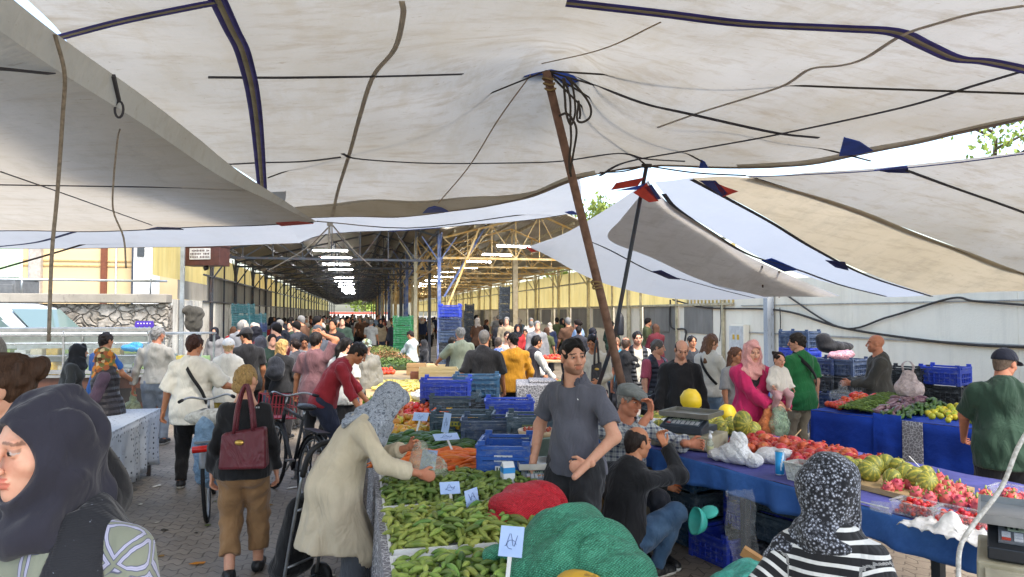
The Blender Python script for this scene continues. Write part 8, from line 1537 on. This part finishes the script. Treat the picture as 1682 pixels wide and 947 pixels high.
def bicycle(label, p, rz, frame='#1c1d20', lean=.08, basket=None, rear=None):
    s = thing('bicycle', label, 'bicycle', p, rz); s.rotation_euler = (0, lean, rz); R = .335; tm, rm_ = pmat('tyre', '#17171a', rough=.8), pmat('rim', '#9a9da0', rough=.3, metal=.8); fm = pmat('bike_frame'+frame[1:], frame, rough=.4)
    for y in (-.52, .53):
        m = MB(); m.tube([(0, y+R*cos(a), R+R*sin(a)) for a in [2*pi*k/28 for k in range(28)]], .019, 6, False, True); ty = m.build('wheel', tm, s); m = MB(); m.tube([(0, y+(R-.03)*cos(a), R+(R-.03)*sin(a)) for a in [2*pi*k/28 for k in range(28)]], .009, 5, False, True)
        for k in range(14): a = 2*pi*k/14; m.bar((.015*(-1)**k, y, R), (0, y+(R-.03)*cos(a), R+(R-.03)*sin(a)), .0025)
        m.tube([(-.045, y, R), (.045, y, R)], .02, 8); m.build('rim', rm_, ty); m = MB(); m.smooth = True; m.grid([[(-.028, y+(R+.03)*cos(a), R+(R+.03)*sin(a)), (0, y+(R+.045)*cos(a), R+(R+.045)*sin(a)), (.028, y+(R+.03)*cos(a), R+(R+.03)*sin(a))] for a in [.2+2.4*k/14 for k in range(15)]]); solid(m.build('mudguard', fm, s), .003)
    m = MB(); bb, st, hd, hb_ = (0, -.03, .28), (0, -.16, .80), (0, .36, .86), (0, .385, .70)
    for a, b, r in ((bb, st, .017), (bb, hb_, .019), (st, hd, .016), (hd, hb_, .021), (bb, (0, -.52, R), .011), ((0, -.14, .74), (0, -.52, R), .009), (hb_, (.04, .53, R), .012), (hb_, (-.04, .53, R), .012)): m.tube([a, b], r, 8)
    m.build('frame', fm, s); m = MB(); m.tube([st, (0, -.175, .90)], .013, 8); m.build('seat_post', rm_, s); F = Fld((-.14, -.34, .86), (.14, .08, 1.0), .012); F.ell((0, -.22, .93), (.1, .11, .035)); F.cone((0, -.15, .935), (0, -.0, .935), .04, .018, .03, flat=((0, 0, 1), .6)); v, f = F.mesh(); obj('saddle', to_mesh('saddle', [(v, f, 0)], cloth('#17171a', 'leather')), s)
    m = MB(); m.tube([hd, (0, .34, .98)], .012, 8); m.tube(catmull([(-.23, .20, 1.02), (-.16, .30, 1.03), (0, .36, .99), (.16, .30, 1.03), (.23, .20, 1.02)], 18), .011, 8); m.build('handlebar', rm_, s)
    for x in (-1, 1): m = MB(); m.tube([(x*.23, .20, 1.02), (x*.25, .12, 1.015)], .017, 8); m.build('grip', tm, s)
    m = MB(); m.lathe([(.085, -.003), (.085, .003)], 20, (.05, -.03, .28), Euler((0, pi/2, 0)).to_matrix()); m.bar((.07, -.03, .28), (.07, .09, .17), .016); m.bar((-.07, -.03, .28), (-.07, -.15, .39), .016); m.box((.09, .09, .165), (.09, .05, .02)); m.box((-.09, -.15, .395), (.09, .05, .02)); m.build('crank', rm_, s)
    if basket:
        m = MB()
        for k in range(9): m.bar((-.16+.04*k, .46, .74), (-.16+.04*k, .44, .98), .006); m.bar((-.16+.04*k, .74, .74), (-.16+.04*k, .76, .98), .006)
        for z in (.74, .86, .98): m.bar((-.17, .45, z), (.17, .45, z), .008); m.bar((-.17, .75, z), (.17, .75, z), .008); m.bar((-.17, .45, z), (-.17, .75, z), .008); m.bar((.17, .45, z), (.17, .75, z), .008)
        m.box((0, .6, .735), (.34, .3, .008)); m.build('basket', pmat('basket'+basket[1:], basket, rough=.5), s)
    m = MB(); m.box((0, -.52, .73), (.13, .36, .014)); m.tube([(.05, -.62, .73), (.03, -.52, R)], .007, 5); m.tube([(-.05, -.62, .73), (-.03, -.52, R)], .007, 5); m.build('rear_rack', fm, s)
    if rear: m = MB(); m.tube([(-.07, -.86, .70), (.07, -.86, .70)], .03, 8); m.build('rear_light', pmat('red_lens', '#c81c14', rough=.25), s); 
    return s
bicycle('black city bicycle with a red basket parked in the aisle', gp(478, 7.2), heading(-38), '#1a1b1e', .1, '#a02434')
bicycle('old bicycle with white roll and red rear light behind the white T-shirt', gp(352, 6.9), heading(-20), '#7b7f82', -.06, None, True)
o = obj('bag_roll', blob('bag_roll', [((0, 0, 0), (.24, .08, .075)), ((.1, 0, .01), (.14, .085, .07))], pmat('roll_white', '#c9c6bb', c2='#9a9488', rough=.7, scale=30), .011, None, 61, .006, 40), None, atd(346, 686, 6.5)); o.rotation_euler = (0, 0, heading(0)); tag(o, 'white rolled bag strapped behind the old bicycle\'s saddle', 'bag')
o = obj('plastic_bag', blob('plastic_bag', [((0, 0, 0), (.11, .08, .28)), ((.04, 0, -.15), (.13, .1, .17)), ((-.02, 0, .2), (.06, .05, .12))], film('denim_bag', '#7b9cb8', .93, .4), .013, None, 63, .014, 30), None, atd(338, 742, 6.3)); tag(o, 'crumpled light blue bag hanging on the old bicycle', 'bag')
def trolley():
    s = thing('shopping_trolley', 'black shopping trolley standing behind the cream tunic', 'trolley', gp(516, 4.62), heading(-62)); fr = pmat('trolley_tube', '#8d9194', rough=.35, metal=.7); gr = pmat('trolley_grip', '#1b1c1f', rough=.6); X = .15
    m = MB()
    for x in (-X, X): m.tube(catmull([(x, .10, .12), (x, .02, .5), (x, -.06, .86)], 10), .011, 8)
    m.tube([(-X, .06, .25), (X, .06, .25)], .009, 6); m.tube([(-X, -.02, .62), (X, -.02, .62)], .009, 6); m.tube([(-.2, .10, .10), (.2, .10, .10)], .01, 6); m.tube([(0, .08, .14), (0, .36, .03)], .008, 6); m.build('frame', fr, s)
    m = MB(); m.tube(catmull([(-X, -.06, .84), (-X, -.11, .97), (-X*.7, -.14, 1.03), (0, -.145, 1.04), (X*.7, -.14, 1.03), (X, -.11, .97), (X, -.06, .84)], 24), .018, 8); m.build('handle', gr, s)
    for x in (-.2, .2):
        m = MB(); m.lathe([(.05, -.016), (.085, -.016), (.085, .016), (.05, .016)], 20, (x, .10, .085), Euler((0, pi/2, 0)).to_matrix()); w = m.build('wheel', gr, s); m = MB(); m.lathe([(.001, -.012), (.052, -.012), (.052, .012), (.001, .012)], 20, (x, .10, .085), Euler((0, pi/2, 0)).to_matrix()); m.build('hub', pmat('hub_grey', '#a9acae', rough=.4), w)
    obj('bag', blob('bag', [((0, .16, .30), (.14, .10, .17)), ((0, .12, .46), (.12, .085, .16)), ((0, .09, .60), (.10, .06, .08)), ((0, .18, .2), (.155, .12, .06))], cloth('#121214'), .012, None, 65, .009, 26), s)
trolley()
def van():
    s = thing('van', 'white delivery van with curved windscreen behind the display counter', 'van', gp(-20, 14.2), heading(90)); 
    prof = [(-2.9, .55), (-2.9, 1.9), (-2.7, 2.02), (.5, 2.07), (.9, 1.98), (1.7, 1.22), (2.3, 1.05), (2.42, .9), (2.42, .45), (-2.6, .45)]
    m = MB(); W = .85; n = len(prof); vs = [Vector((-W*(.93 if z > 1.3 else 1), y, z)) for y, z in prof]+[Vector((W*(.93 if z > 1.3 else 1), y, z)) for y, z in prof]; m.addmesh(vs, [tuple(range(n)), tuple(range(2*n-1, n-1, -1))]+[(i, n+i, n+(i+1) % n, (i+1) % n) for i in range(n)], False); bevel(m.build('body', pmat('van_paint', '#b5bdc4', rough=.25, var=.06, spec=.6, coat=.5), s), .06, 4)
    gl = NT('van_glass'); gl.color('#5d6f6c'); gl.set(rough=.06, spec=.8); m = MB()
    for y0, y1 in ((-2.5, -1.3), (-1.2, -.1)): m.box((W*.95, (y0+y1)/2, 1.62), (.02, y1-y0, .48)); m.box((-W*.95, (y0+y1)/2, 1.62), (.02, y1-y0, .48))
    m.addmesh([Vector((x, y, z)) for x, y, z in ((W*.955, .0, 1.4), (W*.955, 1.25, 1.4), (W*.955, .82, 1.84), (W*.955, 0, 1.86))], [(0, 1, 2, 3)], False); m.build('side_window', gl.m, s); m = MB(); a = Vector((0, .98, 1.93)); b = Vector((0, 1.66, 1.28)); m.addmesh([a+Vector((-.72, .02, .02)), a+Vector((.72, .02, .02)), b+Vector((.78, .02, .02)), b+Vector((-.78, .02, .02))], [(0, 1, 2, 3)], False); solid(m.build('windscreen', gl.m, s), .01)
    for y in (-1.9, 1.6):
        for x in (-.78, .78): m = MB(); m.lathe([(.16, -.1), (.33, -.1), (.35, -.06), (.35, .06), (.33, .1), (.16, .1)], 24, (x, y, .35), Euler((0, pi/2, 0)).to_matrix()); w = m.build('wheel', pmat('tyre', '#17171a'), s); m = MB(); m.lathe([(.001, -.06), (.2, -.08), (.2, .08), (.001, .06)], 18, (x, y, .35), Euler((0, pi/2, 0)).to_matrix()); m.build('rim', pmat('rim', '#9a9da0'), w)
    for x in (-.6, .6): m = MB(); m.box((x, 2.40, .85), (.3, .06, .16)); m.build('headlight', pmat('lens', '#cfd6da', rough=.1), s)
    m = MB(); m.box((W*.97, -1.0, 1.28), (.02, 3.2, .03)); m.build('trim', pmat('van_trim', '#5c6468', rough=.4), s)
van()
m = MB(); m.box((0, 0, .95), (1.2, .8, 1.9)); m.box((0, 0, 1.93), (1.24, .84, .05)); m.box((.3, -.41, 1.2), (.5, .02, 1.2)); o = m.build('utility_box', pmat('util_grey', '#6b6e70', rough=.6), None, gp(2, 16.1, .72), heading(0)); bevel(o, .03); tag(o, 'grey utility box above the van at the left picture edge', 'box')
o = obj('jacket', blob('jacket', [((0, 0, 0), (.2, .09, .3)), ((-.1, 0, .22), (.16, .09, .12)), ((.12, -.02, .16), (.14, .09, .14)), ((.06, 0, -.2), (.13, .08, .2))], cloth('#3c3a34'), .014, None, 71, .016, 22), None, gp(318, 17.0, 1.72)); tag(o, 'dark olive jacket hanging on the peeling wall by the steel post', 'jacket')
m = MB(); m.lathe([(.09, 0), (.11, .05), (.11, .5), (.06, .62), (.03, .64)], 14); o = m.build('gas_cylinder', pmat('dark_cyl', '#23252b', rough=.5), None, gp(1018, 19.5, 1.25)); tag(o, 'dark rounded cylinder hung on the right shed wall behind the pole', 'cylinder')
# ------------------------------------------------------------------ light, exposure
def light():
    EL, AZ = R_(56), R_(150)     # azimuth of the sun measured from +Y clockwise: behind the camera, to the left
    w = bpy.data.worlds.new('World'); SC.world = w; w.use_nodes = True; nt = w.node_tree; bg = nt.nodes['Background']
    sky = nt.nodes.new('ShaderNodeTexSky'); sky.sky_type = 'NISHITA'; sky.sun_disc = False; sky.sun_elevation = EL; sky.sun_rotation = AZ; sky.air_density = 1.2; sky.dust_density = 3.0; sky.ozone_density = 1.0
    nt.links.new(sky.outputs[0], bg.inputs[0]); bg.inputs[1].default_value = SKY_STRENGTH
    d = bpy.data.lights.new('sun', 'SUN'); d.energy = SUN_STRENGTH; d.angle = R_(22); d.color = (1, .95, .87); o = bpy.data.objects.new('sun', d); COL.objects.link(o)
    to = Vector((sin(AZ)*cos(EL), cos(AZ)*cos(EL), sin(EL))); o.rotation_euler = to.to_track_quat('Z', 'Y').to_euler(); o.location = (0, 0, 30)
    SC.view_settings.view_transform = 'Standard'; SC.view_settings.look = 'None'; SC.view_settings.exposure = EXPOSURE; SC.view_settings.gamma = 1.0
    c = SC.cycles; c.use_denoising = True; c.max_bounces = 9; c.diffuse_bounces = 6; c.glossy_bounces = 3; c.transmission_bounces = 6; c.transparent_max_bounces = 8; c.caustics_reflective = False; c.caustics_refractive = False; c.sample_clamp_indirect = 6
    try: c.denoiser = 'OPENIMAGEDENOISE'
    except Exception: pass
SKY_STRENGTH, SUN_STRENGTH, EXPOSURE = .15, 1.3, 2.05
light()
